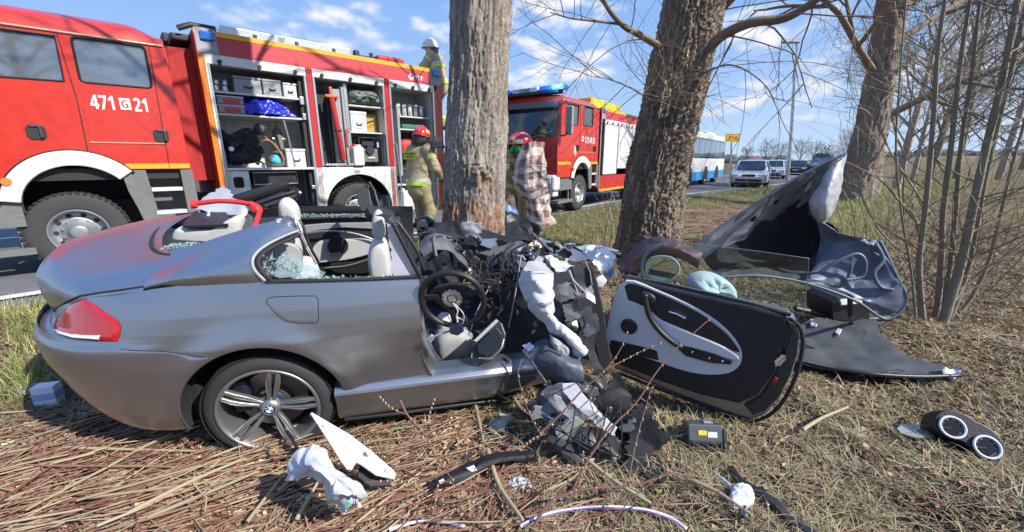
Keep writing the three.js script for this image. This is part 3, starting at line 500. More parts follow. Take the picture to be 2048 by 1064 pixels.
// ---- wheel ----
{
  const w = new THREE.Group(); w.name = 'rear_wheel'; w.position.set(0.005, .325, .93); carG.add(w); w.rotation.x = -2 * DEG;
  const R = .33, r = .252;
  const ty = lathe([[r - .012, -.26], [r + .005, -.262], [.30, -.255], [.322, -.235], [R, -.2], [R + .003, -.14], [R, -.075], [.322, -.03], [.31, -.012], [.29, 0], [.268, .002], [r + .004, -.006], [r - .01, -.012]], 96, 'z');
  mesh('tyre', ty, mat([.030, .029, .028], .78, { bumpMap: fineBump, bumpScale: .001 }), w);
  { const gs = []; for (let i = 0; i < 80; i++) { const a = i / 80 * 2 * Math.PI; const g = box(.022, .0035, .05, 0, 0, 0, 0); g.translate(0, R - .003, -.042); g.rotateZ(a); gs.push(g); } mesh('tread', gs, rubber, w); }
  mesh('rim', lathe([[r, -.012], [r + .006, -.004], [r + .004, .004], [r - .004, .006], [r - .012, 0], [r - .02, -.03], [r - .03, -.1], [r - .03, -.2], [r, -.25]], 96, 'z'), alloy, w);
  const hub = [0, 0];
  const spokeShape = (k) => { const s = new THREE.Shape(), W = (x) => tab([[.03, .017], [.07, .021], [.12, .030], [.16, .0335], [.2, .032], [.235, .031], [.246, .036]], x), I = (x) => tab([[.05, .003], [.1, .0075], [.16, .0115], [.22, .0115], [.246, .011]], x); const xs = [.03, .07, .1, .12, .14, .16, .18, .2, .22, .235, .247]; s.moveTo(xs[0], -W(xs[0])); xs.slice(1).forEach((x) => s.lineTo(x, -W(x))); xs.slice().reverse().forEach((x) => s.lineTo(x, W(x))); const h = new THREE.Path(), hx = [.058, .08, .11, .15, .19, .22, .234]; h.moveTo(hx[0], -I(hx[0])); hx.slice(1).forEach((x) => h.lineTo(x, -I(x))); hx.slice().reverse().forEach((x) => h.lineTo(x, I(x))); s.holes.push(h); return s; };
  const sg = new THREE.ExtrudeGeometry(spokeShape(), { depth: .014, bevelEnabled: true, bevelThickness: .008, bevelSize: .005, bevelOffset: -.003, bevelSegments: 3 });
  { const p = sg.attributes.position; for (let i = 0; i < p.count; i++) { const x = p.getX(i); p.setZ(i, p.getZ(i) - .022 - .03 * (1 - sstep(.02, .2, x))); } sg.computeVertexNormals(); }
  for (let i = 0; i < 5; i++) { const m = mesh('spoke', sg, alloy, w); m.rotation.z = (4 + i * 72) * DEG; }
  mesh('hub', lathe([[0, -.012], [.03, -.012], [.04, -.016], [.052, -.03], [.055, -.06], [.05, -.1]], 40, 'z'), alloy, w);
  const roundel = canvasTex(256, 256, (c) => { c.fillStyle = '#111'; c.fillRect(0, 0, 256, 256); c.translate(128, 128); c.beginPath(); c.arc(0, 0, 124, 0, 7); c.fillStyle = '#0a0c10'; c.fill(); c.lineWidth = 6; c.strokeStyle = '#d8dadd'; c.stroke(); for (let i = 0; i < 4; i++) { c.beginPath(); c.moveTo(0, 0); c.arc(0, 0, 78, i * Math.PI / 2, (i + 1) * Math.PI / 2); c.closePath(); c.fillStyle = i % 2 ? '#f2f4f6' : '#1f7fd0'; c.fill(); } c.beginPath(); c.arc(0, 0, 78, 0, 7); c.lineWidth = 5; c.strokeStyle = '#d8dadd'; c.stroke(); c.fillStyle = '#eee'; c.font = 'bold 40px sans-serif'; c.textAlign = 'center'; c.textBaseline = 'middle'; [['B', -45], ['M', 0], ['W', 45]].forEach(([t, a]) => { c.save(); c.rotate(a * DEG); c.fillText(t, 0, -101); c.restore(); }); });
  mesh('hub_badge', new THREE.CircleGeometry(.032, 32).rotateZ(10 * DEG).translate(0, 0, -.0095), new THREE.MeshStandardMaterial({ map: roundel, roughness: .25 }), w);
  mesh('brake_disc', [cyl(.175, .175, .03, 48, 'z').translate(0, 0, -.13), cyl(.09, .1, .06, 32, 'z').translate(0, 0, -.1)], mat([.20, .17, .15], .45, { metalness: .8 }), w);
  mesh('brake_caliper', box(.09, .2, .1, -.15, .06, -.12, .02), mat([.03, .04, .07], .4, { metalness: .5 }), w);
  mesh('hub_carrier', cyl(.07, .085, .05, 24, 'z').translate(0, 0, -.075), mat([.05, .08, .16], .35, { metalness: .6 }), w);
}
// ---- cabin and torn front of the coupe ----
const addC = (name, geo, m) => mesh(name, geo, m, carG);
{
  // floor, bulkhead, far side
  addC('floor_pan', sheet((s, t) => V(lerp(-.35, 2.0, s), .27 + .03 * Math.sin(s * 14) * Math.sin(t * 9), lerp(-.84, .82, t)), 40, 20, { noise: .02, freq: 4 }), blackSoft);
  addC('rear_bulkhead', box6(-.42, -.36, .25, .98, -.8, .8), blackSoft);
  // rear window opening
  addC('rear_window_seal', tube(px([[349, 510, .565], [330, 509, .5], [312, 502, .40], [302, 490, .28], [305, 474, .08], [320, 456, -.15], [348, 439, -.4], [395, 423, -.6]]), .009, 8, { smooth: 50 }), rubber);
  addC('parcel_shelf', sheet((s, t) => { const z = lerp(-.62, .52, t), xb = -.74 + .3 * Math.pow(Math.abs(z + .05) / .58, 2.2); return V(lerp(xb, -.2, s), 1.06 - .05 * s, z); }, 16, 24, { noise: .01 }), blackSoft);
  const seatL = (pts, z, th, m, name) => addC(name, pillow(px(pts.map(([u, v]) => [u, v, z])), th, { rp: .35, pow: .6 }), m);
  seatL([[348, 476], [352, 462], [366, 453], [430, 452], [447, 444], [478, 430], [488, 440], [486, 468], [470, 480], [430, 487], [385, 489], [365, 480]], -.02, .16, cream, 'rear_seat_back');
  addC('shelf_panel', slab(px([[364, 446, .06], [372, 436, -.1], [388, 428, -.3], [452, 425, -.3], [462, 436, -.05], [456, 450, .07], [372, 452, .08]]), .02), blackPl);
  addC('shelf_clip', slab(px([[412, 433, .0], [416, 421, .0], [420, 421, .0], [419, 433, .0]]), .012), clearLens);
  addC('pillar_trim', slab(px([[486, 434, -.1], [498, 426, -.1], [502, 452, .1], [488, 468, .1]]), .05), greyPl);
  // remains of the cut roof
  addC('roof_remnant', rag(px([[392, 424, -.35], [404, 410, -.4], [416, 394, -.45], [424, 384, -.45], [446, 361, -.5], [452, 373, -.5], [461, 378, -.5], [458, 388, -.5], [468, 393, -.5], [464, 400, -.5], [492, 412, -.45], [500, 432, -.35]]), { noise: .03, freq: 7, cell: .012, jag: .012 }), mat([.34, .35, .39], .5, { metalness: .5 }));
  addC('roof_rail', [tube(px([[470, 402, -.5], [510, 390, -.52], [550, 378, -.55], [578, 372, -.55]]), .028, 8, { flat: 1.6 }), tube(px([[500, 412, -.45], [545, 396, -.5], [590, 384, -.55]]), .02, 6), slab(px([[508, 404, -.48], [560, 384, -.52], [596, 378, -.55], [602, 388, -.55], [586, 398, -.52], [530, 414, -.46]]), .03)], blackPl);
  addC('torn_roof_edge', rag(px([[556, 372, -.55], [575, 366, -.57], [594, 376, -.57], [604, 386, -.55], [592, 396, -.55], [575, 388, -.55]]), { noise: .06, freq: 22, cell: .008, jag: .01 }), bareMetal);
  { const R = rngOf(3), gs = []; for (let i = 0; i < 16; i++) { const a = CW(500 + R() * 60, 385 + R() * 40, 3.2), b = CW(555 + R() * 48, 368 + R() * 28, 3.25), m = a.clone().lerp(b, .5).add(V((R() - .5) * .1, (R() - .4) * .08, (R() - .5) * .1)); gs.push(tube([a, m, b], .003 + R() * .003, 5, { smooth: 10 })); } addC('torn_wiring', gs, rubber); }
  addC('rear_headrest', pillow(px([[561, 432], [558, 410], [564, 398], [576, 396], [590, 406], [598, 420], [600, 440], [584, 446]].map(([u, v]) => [u, v, .2])), .13), cream);
  addC('curtain_airbag', pillow(px([[588, 428], [600, 440], [606, 462], [600, 470], [590, 452]].map(([u, v]) => [u, v, .4])), .05, { noise: .03 }), airbag);
  addC('seat_belt', [tube(px([[592, 440, .5], [602, 466, .52], [614, 494, .52], [632, 526, .5]]), .028, 6, { flat: .12 })], mat([.6, .58, .54], .8));
  addC('belt_edge', tube(px([[604, 446, .54], [613, 474, .55], [624, 502, .54], [637, 524, .52]]), .008, 6), blackPl);
  addC('belt_guide', tube(px([[598, 440, .53], [606, 452, .55], [616, 490, .55]]), .006, 6), darkMetal);
  // far door, seen through the window opening
  addC('far_door_card', slab(px([[540, 448, -.78], [560, 436, -.78], [745, 430, -.78], [800, 436, -.78], [830, 570, -.78], [545, 575, -.78]]), .06), blackSoft);
  addC('far_belt_trim', tube(px([[550, 437, -.76], [640, 434, -.76], [745, 431, -.76]]), .02, 8), greyPl);
  addC('far_door_upper', slab(px([[600, 452, -.76], [650, 447, -.76], [745, 445, -.76], [745, 458, -.76], [690, 455, -.76], [640, 460, -.76], [605, 468, -.76]]), .03), greyLt);
  addC('far_door_insert', slab(px([[618, 510, -.74], [632, 488, -.74], [660, 480, -.74], [740, 481, -.74], [745, 505, -.74], [700, 519, -.74], [660, 524, -.74], [625, 526, -.74]]), .04, { smooth: 4, bevel: .01 }), cream);
  addC('far_door_speaker', cyl(.085, .085, .02, 32, 'z').translate(0, 0, 0).applyMatrix4(new THREE.Matrix4().setPosition(C(676, 492, -.70))), blackSoft);
  addC('far_door_trim_curve', tube(px([[605, 468, -.72], [660, 462, -.72], [720, 470, -.72], [760, 490, -.72], [748, 512, -.72], [700, 530, -.72], [650, 536, -.72]]), .01, 6, { smooth: 40 }), alloy);
  addC('far_door_pocket', slab(px([[660, 528, -.72], [720, 522, -.72], [750, 505, -.72], [760, 520, -.72], [740, 545, -.72], [670, 545, -.72]]), .03, { smooth: 3 }), blackPl);
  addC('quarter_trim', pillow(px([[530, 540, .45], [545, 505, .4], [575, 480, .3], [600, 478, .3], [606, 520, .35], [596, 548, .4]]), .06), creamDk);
  addC('quarter_speaker', cyl(.075, .075, .03, 32, 'z').applyMatrix4(new THREE.Matrix4().setPosition(C(576, 512, .52))), cream);
  addC('rear_seat_cushion', pillow(px([[540, 556, .3], [560, 530, .1], [620, 524, 0], [640, 545, .2], [620, 565, .35]]), .14), cream);
  addC('front_seat_back', pillow(px([[740, 550], [736, 515], [742, 485], [756, 472], [772, 480], [780, 510], [784, 552], [776, 600], [745, 600]].map(([u, v]) => [u, v, .42])), .16, { rp: .4 }), cream);
  addC('front_headrest', pillow(px([[745, 468], [744, 440], [749, 424], [758, 420], [766, 430], [771, 455], [769, 472], [756, 478]].map(([u, v]) => [u, v, .42])), .12, { rp: .4 }), cream);
  addC('front_seat_shell', slab(px([[730, 424, .3], [742, 412, .3], [775, 412, .3], [790, 424, .3], [785, 448, .35], [770, 446, .4], [760, 425, .38], [744, 426, .38]]), .07, { smooth: 3 }), blackPl);
  addC('far_visor', [slab(px([[714, 384, -.5], [732, 366, -.5], [738, 380, -.5], [744, 412, -.45], [748, 420, -.4], [722, 422, -.4], [716, 405, -.45]]), .03), tube(px([[738, 364, -.5], [748, 380, -.5], [755, 405, -.45], [758, 418, -.4]]), .014, 6)], blackPl);
  // broken quarter pane in its frame
  addC('cracked_pane', rag(px([[774, 448, .80], [788, 454, .80], [812, 500, .82], [836, 552, .83], [784, 556, .83], [782, 510, .81]]), { noise: .006, cell: .01, jag: .01, thick: .004 }), mat([.62, .64, .72], .35, { metalness: .3 }));
  addC('pillar_frame', [tube(px([[786, 446, .82], [808, 490, .83], [826, 526, .84], [842, 556, .845]]), .012, 8), tube(px([[796, 444, .78], [820, 478, .8], [836, 505, .82], [848, 540, .83]]), .01, 8), tube(px([[803, 446, .7], [812, 470, .72], [822, 520, .75], [826, 548, .78]]), .005, 6)], blackPl);
  addC('pillar_stub', rag(px([[752, 430, .55], [776, 424, .5], [790, 436, .5], [800, 452, .55], [786, 452, .6], [770, 446, .6]]), { noise: .04, freq: 14, cell: .01 }), blackPl);
  // door opening
  addC('door_jamb', patch([px([[838, 555, .838], [832, 610, .885], [834, 660, .905], [846, 715, .918], [868, 758, .915]]), px([[848, 552, .78], [843, 610, .80], [847, 660, .82], [862, 712, .84], [888, 748, .85]]), px([[854, 550, .68], [850, 610, .70], [856, 662, .72], [872, 706, .74], [900, 735, .75]])], 14, 40, { noise: .004 }), paint);
  addC('door_seal', tube(px([[852, 552, .7], [846, 600, .72], [848, 650, .74], [858, 695, .76], [882, 726, .78], [930, 738, .78], [1010, 733, .76], [1080, 722, .72]]), .016, 8, { smooth: 60 }), rubber);
  addC('striker', slab(px([[879, 739, .84], [889, 732, .82], [898, 741, .82], [889, 750, .84]]), .02), blackPl);
  addC('sill_plate', patch([px([[868, 758, .915], [930, 765, .93], [1000, 760, .92], [1085, 748, .86]]), px([[880, 748, .88], [935, 752, .88], [1005, 748, .86], [1085, 738, .8]]), px([[890, 738, .82], [940, 745, .82], [1010, 740, .8], [1085, 728, .74]]), px([[900, 730, .75], [945, 736, .75], [1010, 730, .73], [1085, 716, .67]])], 24, 50, { noise: .006, freq: 5 }), greyLt);
  addC('sill_tread', patch([px([[925, 752, .885], [1000, 749, .875], [1085, 740, .82]]), px([[930, 745, .835], [1005, 740, .825], [1085, 730, .77]])], 6, 30, { thick: .006 }), blackPl);
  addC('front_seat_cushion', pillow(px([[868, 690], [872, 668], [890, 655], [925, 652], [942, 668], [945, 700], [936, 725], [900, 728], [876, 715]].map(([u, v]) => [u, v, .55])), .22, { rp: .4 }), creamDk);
  addC('seat_bolster', pillow(px([[880, 672], [874, 640], [890, 628], [920, 640], [928, 665], [905, 680]].map(([u, v]) => [u, v, .48])), .16), cream);
  addC('seat_base_panel', slab(px([[905, 700, .62], [940, 665, .6], [948, 690, .62], [944, 722, .63], [915, 728, .63]]), .04, { smooth: 3 }), greyLt);
  addC('seat_edge', pillow(px([[1000, 690, .3], [1030, 668, .3], [1046, 676, .3], [1040, 694, .3], [1010, 702, .3]]), .08), greyLt);
  // dashboard
  addC('dash_hump', patch([pw([[836, 490, 2.75], [858, 470, 2.8], [885, 468, 2.9], [915, 485, 3.0]]), pw([[840, 500, 2.62], [866, 480, 2.66], [897, 482, 2.72], [930, 512, 2.8]]), pw([[848, 514, 2.6], [872, 500, 2.62], [903, 505, 2.66], [938, 540, 2.7]])], 20, 30, { thick: .01, noise: .01 }), greyPl);
  addC('dash_top', slab(pw([[884, 476, 3.1], [908, 462, 3.15], [936, 476, 3.15], [962, 508, 3.1], [975, 548, 2.95], [962, 556, 2.9], [940, 520, 2.95], [915, 492, 3.0]]), .05), blackPl);
  addC('dash_bracket', rag(pw([[918, 508, 2.85], [938, 500, 2.9], [955, 520, 2.9], [964, 545, 2.85], [950, 560, 2.8], [930, 540, 2.8]]), { noise: .05, freq: 18, cell: .008, jag: .01 }), darkMetal);
  addC('heater_box', [slab(pw([[972, 512, 2.95], [984, 500, 3.0], [1040, 492, 3.05], [1048, 500, 3.0], [1050, 545, 2.85], [1036, 556, 2.8], [990, 566, 2.8], [978, 552, 2.85]]), .16, { bevel: .012 }), ...[0, 1, 2, 3, 4].map((i) => tube(pw([[990 + i * 11, 510 - i * 2, 2.88], [994 + i * 11, 558 - i * 3, 2.75]]), .007, 5))], blackPl);
  addC('dash_beam', slab(pw([[958, 506, 2.98], [962, 494, 3.05], [1042, 480, 3.1], [1052, 488, 3.05], [1046, 498, 2.98], [975, 512, 2.95]]), .07, { bevel: .01 }), greyPl);
  addC('dash_side_panel', rag(pw([[1000, 600, 2.62], [1006, 570, 2.65], [1048, 548, 2.6], [1056, 580, 2.5], [1078, 625, 2.45], [1096, 650, 2.42], [1080, 660, 2.45], [1030, 650, 2.55], [1006, 628, 2.6]]), { noise: .03, freq: 5, cell: .012, thick: .008 }), blackSoft);
  addC('dash_underside', rag(pw([[960, 560, 2.75], [1040, 552, 2.8], [1060, 640, 2.6], [1070, 700, 2.5], [1000, 690, 2.6], [965, 640, 2.7]]), { noise: .06, freq: 7, cell: .014 }), blackSoft);
  addC('firewall', rag(pw([[830, 470, 3.4], [900, 440, 3.5], [1000, 470, 3.5], [1090, 500, 3.3], [1190, 560, 3.1], [1200, 720, 2.9], [1000, 720, 3.1], [860, 640, 3.3]]), { noise: .12, freq: 4, cell: .025 }), blackSoft);
  // shattered bits in the dash area
  const R = rngOf(17), mats = [blackPl, greyPl, darkMetal, greyLt, blackPl, bareMetal];
  for (let i = 0; i < 46; i++) { const u = 940 + R() * 150, v = 478 + R() * 110, Z = 2.6 + R() * .3, r = 6 + R() * 12, n = 4 + Math.floor(R() * 3), out = []; for (let k = 0; k < n; k++) { const a = k / n * 6.28 + R() * .6; out.push(CW(u + Math.cos(a) * r * (.5 + R()), v + Math.sin(a) * r * (.4 + R() * .6), Z + (R() - .5) * .05)); } addC('broken_trim', slab(out, .008 + R() * .02), mats[Math.floor(R() * 6)]); }
  for (let i = 0; i < 26; i++) { const a = CW(930 + R() * 140, 500 + R() * 90, 2.5 + R() * .3), b = CW(940 + R() * 150, 540 + R() * 130, 2.35 + R() * .3), m = a.clone().lerp(b, .5).add(V((R() - .5) * .16, -.05 * R(), (R() - .5) * .12)); addC('loose_wire', tube([a, m, b], .0022 + R() * .003, 5, { smooth: 12 }), i % 13 === 0 ? mat([.4, .34, .08], .6) : i % 11 === 0 ? greyLt : rubber); }
  for (let i = 0; i < 34; i++) { const L = i % 2, u = L ? 842 + R() * 110 : 1040 + R() * 140, v = L ? 446 + R() * 90 : 486 + R() * 60, Z = (L ? 2.7 : 2.75) + R() * .35, r = 7 + R() * 13, n = 4 + Math.floor(R() * 3), out = []; for (let k = 0; k < n; k++) { const a = k / n * 6.28 + R() * .7; out.push(CW(u + Math.cos(a) * r * (.5 + R()), v + Math.sin(a) * r * (.35 + R() * .5), Z + (R() - .5) * .1)); } addC(i % 3 ? 'torn_metal' : 'bracket', rag(out, { noise: .03 + R() * .03, freq: 14, cell: .008, jag: .012, thick: .003 + R() * .01 }), mats[Math.floor(R() * 6)]); }
  for (let i = 0; i < 12; i++) { const u = 850 + R() * 320, v = 470 + R() * 60, a = CW(u, v, 2.75 + R() * .3), b = CW(u + (R() - .5) * 120, v + 20 + R() * 90, 2.5 + R() * .25), m = a.clone().lerp(b, .5).add(V((R() - .5) * .2, .04 + R() * .08, (R() - .5) * .15)); addC('corrugated_hose', tube([a, m, b], (t) => .011 * (1 + .16 * Math.sin(t * 150)), 7, { smooth: 60 }), i % 4 ? rubber : greyPl); }
  // steering wheel
  { const w = new THREE.Group(); w.name = 'steering_wheel'; carG.add(w); w.position.copy(CW(905, 600, 2.1)); w.rotation.set(8 * DEG, -16 * DEG, 12 * DEG);
    mesh('wheel_rim', new THREE.TorusGeometry(.172, .0165, 14, 64), mat([.016, .016, .017], .42, { bumpMap: fineBump, bumpScale: .001 }), w);
    const hub = new THREE.Shape(); [[-.12, .03], [-.09, .06], [0, .075], [.09, .06], [.12, .03], [.1, -.02], [.05, -.09], [0, -.1], [-.05, -.09], [-.1, -.02]].forEach(([x, y], i) => i ? hub.lineTo(x, y) : hub.moveTo(x, y));
    mesh('wheel_hub', new THREE.ExtrudeGeometry(hub, { depth: .02, bevelSize: .006, bevelThickness: .006, bevelSegments: 2 }).translate(0, 0, -.055), blackPl, w);
    for (const g of [box(.1, .035, .02, -.125, .02, -.025, .006), box(.1, .035, .02, .125, .02, -.025, .006), box(.03, .1, .02, -.03, -.12, -.03, .006), box(.03, .1, .02, .035, -.12, -.03, .006)]) mesh('spoke', g, blackPl, w);
    const ring = []; for (let i = 0; i < 12; i++) ring.push(box(.022, .014, .01, 0, .05, 0, .002).rotateZ(i * Math.PI / 6)); mesh('airbag_mount', [...ring, lathe([[.03, 0], [.047, .002], [.047, .008], [.03, .008]], 32, 'z'), cyl(.024, .026, .012, 24, 'z')].map((g) => g.translate(-.005, 0, -.018)), mat([.62, .6, .56], .35, { metalness: .8 }), w);
    for (const g of [box(.03, .025, .02, .075, -.03, -.02, .004), box(.03, .02, .02, .07, -.065, -.02, .004), box(.05, .03, .03, .03, -.135, .0, .004)]) mesh('wheel_switch', g, mat([.02, .03, .07], .35), w);
    mesh('wheel_wiring', [tube([[0, -.02, 0], [.02, -.06, .02], [.01, -.09, .03], [.04, -.13, .02]], .004, 5, { smooth: 16 }), tube([[.01, -.03, 0], [.05, -.08, .03], [.03, -.15, .02]], .003, 5, { smooth: 16 })], airbag, w);
  }
  addC('steering_column', tube([CW(908, 598, 2.17), CW(930, 590, 2.5), CW(950, 570, 2.9)], .04, 10), blackPl);
  addC('hanging_switch', [tube(pw([[862, 676, 2.05], [880, 668, 2.05], [900, 662, 2.05], [915, 655, 2.08]]), .006, 6), slab(pw([[852, 678, 2.05], [862, 670, 2.05], [870, 676, 2.05], [862, 686, 2.05]]), .02)], greyLt);
  addC('switch_module', slab(pw([[898, 656, 2.02], [922, 648, 2.02], [927, 664, 2.02], [915, 672, 2.02], [900, 668, 2.02]]), .03), mat([.02, .025, .05], .3));
  // hanging display
  { const o = pw([[943, 688, 2.28], [952, 676, 2.3], [994, 640, 2.36], [1004, 646, 2.35], [1012, 668, 2.32], [1008, 696, 2.28], [990, 716, 2.24], [968, 722, 2.24], [950, 714, 2.25]]);
    addC('display_housing', slab(o, .05, { bevel: .008 }), blackPl); const i = pw([[954, 690, 2.22], [993, 655, 2.29], [1004, 668, 2.27], [1000, 692, 2.23], [974, 712, 2.2], [958, 708, 2.2]]); addC('display_screen', slab(i, .01), mat([.012, .012, .014], .25)); addC('display_rim', tube(pw([[958, 716, 2.21], [980, 716, 2.2], [1000, 700, 2.21], [1008, 678, 2.25]]), .006, 6, { smooth: 20 }), alloy); addC('display_bracket', slab(pw([[946, 682, 2.26], [992, 638, 2.34], [998, 642, 2.34], [954, 684, 2.26]]), .012), greyLt); }
  // airbag crescent, torn sheet metal right of the dash
  addC('side_airbag', patch([pw([[1044, 540, 2.42], [1046, 580, 2.38], [1066, 622, 2.33], [1108, 664, 2.28], [1160, 716, 2.2]]), pw([[1062, 545, 2.36], [1072, 585, 2.3], [1088, 620, 2.26], [1125, 664, 2.22], [1170, 708, 2.16]]), pw([[1084, 546, 2.36], [1094, 590, 2.3], [1104, 625, 2.27], [1136, 665, 2.23], [1174, 702, 2.18]]), pw([[1102, 552, 2.42], [1104, 600, 2.38], [1112, 645, 2.34], [1148, 676, 2.28], [1178, 698, 2.22]])], 30, 60, { thick: .01, noise: .045, freq: 14, ridge: true, crease: .5 }), airbag);
  addC('airbag_hem', rag(pw([[1046, 540, 2.43], [1058, 522, 2.46], [1084, 520, 2.48], [1108, 548, 2.44], [1080, 548, 2.42]]), { noise: .02, cell: .01 }), greyLt);
  addC('pillar_panel', rag(pw([[1102, 556, 2.44], [1118, 546, 2.46], [1150, 536, 2.5], [1180, 524, 2.55], [1192, 560, 2.5], [1205, 620, 2.45], [1216, 700, 2.4], [1216, 745, 2.38], [1190, 750, 2.38], [1172, 700, 2.38], [1150, 668, 2.4], [1112, 648, 2.4], [1104, 600, 2.42]]), { noise: .03, freq: 6, cell: .012, thick: .01 }), mat([.03, .031, .034], .5));
  addC('pillar_edge', slab(pw([[1178, 530, 2.5], [1188, 540, 2.48], [1206, 620, 2.42], [1222, 720, 2.36], [1208, 760, 2.36], [1190, 690, 2.4], [1180, 600, 2.44]]), .05), blackSoft);
  addC('ripped_cable', [tube(pw([[1138, 540, 2.38], [1150, 570, 2.36], [1160, 600, 2.36], [1164, 618, 2.36]]), .006, 5), tube(pw([[1148, 562, 2.36], [1166, 580, 2.35], [1174, 592, 2.36]]), .005, 5), tube(pw([[1124, 578, 2.37], [1140, 566, 2.37], [1152, 566, 2.37]]), .004, 5), tube(pw([[1170, 520, 2.45], [1180, 545, 2.44], [1184, 570, 2.42]]), .003, 5)], greyLt);
  addC('seat_belt_reel', tube(pw([[1166, 630, 2.25], [1170, 650, 2.24], [1160, 668, 2.23], [1170, 690, 2.22], [1172, 704, 2.22]]), .009, 6), blackPl);
  addC('grey_wing_sheet', rag(pw([[1068, 482, 3.2], [1080, 474, 3.25], [1120, 486, 3.2], [1160, 505, 3.1], [1182, 516, 3.0], [1150, 522, 3.0], [1110, 514, 3.05], [1086, 500, 3.1]]), { noise: .03, freq: 5, cell: .014 }), paintRough);
  addC('pale_insulation', [pillow(pw([[1052, 496, 3.0], [1064, 484, 3.0], [1080, 488, 3.0], [1084, 504, 2.95], [1066, 512, 2.95]]), .06, { noise: .05, freq: 20 })], mat([.62, .52, .36], .9));
  addC('blue_rag', pillow(pw([[1056, 510, 2.9], [1070, 500, 2.9], [1084, 506, 2.9], [1076, 520, 2.88], [1060, 520, 2.88]]), .04, { noise: .05, freq: 24 }), mat([.40, .55, .62], .85));
  addC('white_flap', rag(pw([[1086, 512, 2.75], [1104, 516, 2.75], [1136, 524, 2.7], [1150, 528, 2.68], [1128, 542, 2.62], [1112, 540, 2.62]]), { noise: .03, freq: 14, cell: .01, jag: .01 }), airbag);
  addC('crumpled_wing', rag(pw([[1164, 506, 2.9], [1180, 496, 2.95], [1206, 502, 2.95], [1228, 522, 2.85], [1240, 536, 2.8], [1228, 556, 2.75], [1204, 548, 2.75], [1184, 530, 2.8]]), { noise: .09, freq: 12, cell: .007, jag: .008 }), bareMetal);
  addC('windscreen_sheet', rag(pw([[1150, 496, 3.3], [1185, 488, 3.35], [1215, 490, 3.35], [1238, 504, 3.3], [1215, 506, 3.2], [1170, 502, 3.2]]), { noise: .02, cell: .012 }), shardM);
  addC('windscreen_frame', tube(pw([[1125, 492, 3.4], [1160, 496, 3.35], [1200, 504, 3.2], [1240, 510, 3.2]]), .025, 8), blackPl);
  addC('hinge_plate', rag(pw([[1190, 556, 2.6], [1204, 548, 2.6], [1212, 560, 2.6], [1206, 575, 2.58], [1196, 572, 2.58]]), { noise: .02, cell: .008 }), airbag);
  // front wing remains behind the trunk
  addC('far_wing', rag(pw([[1004, 436, 4.75], [1020, 424, 4.8], [1048, 440, 4.75], [1070, 455, 4.7], [1088, 472, 4.6], [1060, 480, 4.5], [1010, 488, 4.5], [1000, 470, 4.6]]), { noise: .12, freq: 5, cell: .02 }), blackPl);
  addC('far_headlight', [rag(pw([[1006, 395, 4.85], [1018, 383, 4.85], [1028, 392, 4.85], [1034, 420, 4.82], [1040, 438, 4.8], [1020, 430, 4.8], [1008, 418, 4.8]]), { noise: .05, freq: 8, cell: .015 })], chrome);
  // footwell rim and lower plastics
  addC('arch_liner', patch([pw([[1064, 690, 2.3], [1090, 678, 2.3], [1120, 690, 2.26], [1150, 705, 2.22]]), pw([[1066, 720, 2.2], [1096, 708, 2.16], [1130, 722, 2.12], [1165, 735, 2.12]]), pw([[1084, 752, 2.2], [1104, 748, 2.14], [1135, 756, 2.1], [1168, 764, 2.1]]), pw([[1100, 770, 2.24], [1115, 768, 2.18], [1140, 774, 2.14], [1160, 780, 2.14]])], 30, 30, { thick: .008, noise: .012, freq: 7 }), mat([.075, .085, .11], .5));
  addC('torn_floor_edge', rag(pw([[1080, 756, 2.2], [1120, 768, 2.15], [1180, 752, 2.2], [1215, 750, 2.25], [1222, 790, 2.2], [1190, 830, 2.1], [1130, 826, 2.05], [1086, 800, 2.1]]), { noise: .07, freq: 7, cell: .012, jag: .015 }), blackPl);
  for (const [a, b, c] of [[1115, 570, 1150], [1125, 610, 1160], [1150, 585, 1185], [1160, 640, 1195], [1130, 640, 1150]]) addC('pillar_trim_piece', rag(pw([[a, b, 2.36], [c, b - 14, 2.38], [c + 6, b + 22, 2.34], [a + 8, b + 34, 2.33]]), { noise: .03, freq: 10, cell: .008, jag: .01 }), a % 2 ? greyPl : darkMetal);
  addC('liner_ribs', [tube(pw([[1080, 706, 2.13], [1098, 700, 2.12], [1122, 712, 2.1]]), .006, 5), tube(pw([[1086, 732, 2.11], [1112, 726, 2.1], [1124, 736, 2.08]]), .006, 5)], blackPl);
  addC('liner_pad', pillow(pw([[1098, 668, 2.26], [1118, 680, 2.22], [1140, 700, 2.2], [1130, 714, 2.18], [1106, 694, 2.2]]), .06, { noise: .03, freq: 12 }), creamDk);
  addC('support_strut', tube(pw([[1046, 700, 2.22], [1066, 728, 2.16], [1092, 766, 2.08]]), .009, 8), darkMetal);
  addC('strut_bracket', rag(pw([[1044, 690, 2.26], [1060, 684, 2.26], [1068, 694, 2.24], [1056, 704, 2.22]]), { noise: .04, freq: 20, cell: .006 }), bareMetal);
}
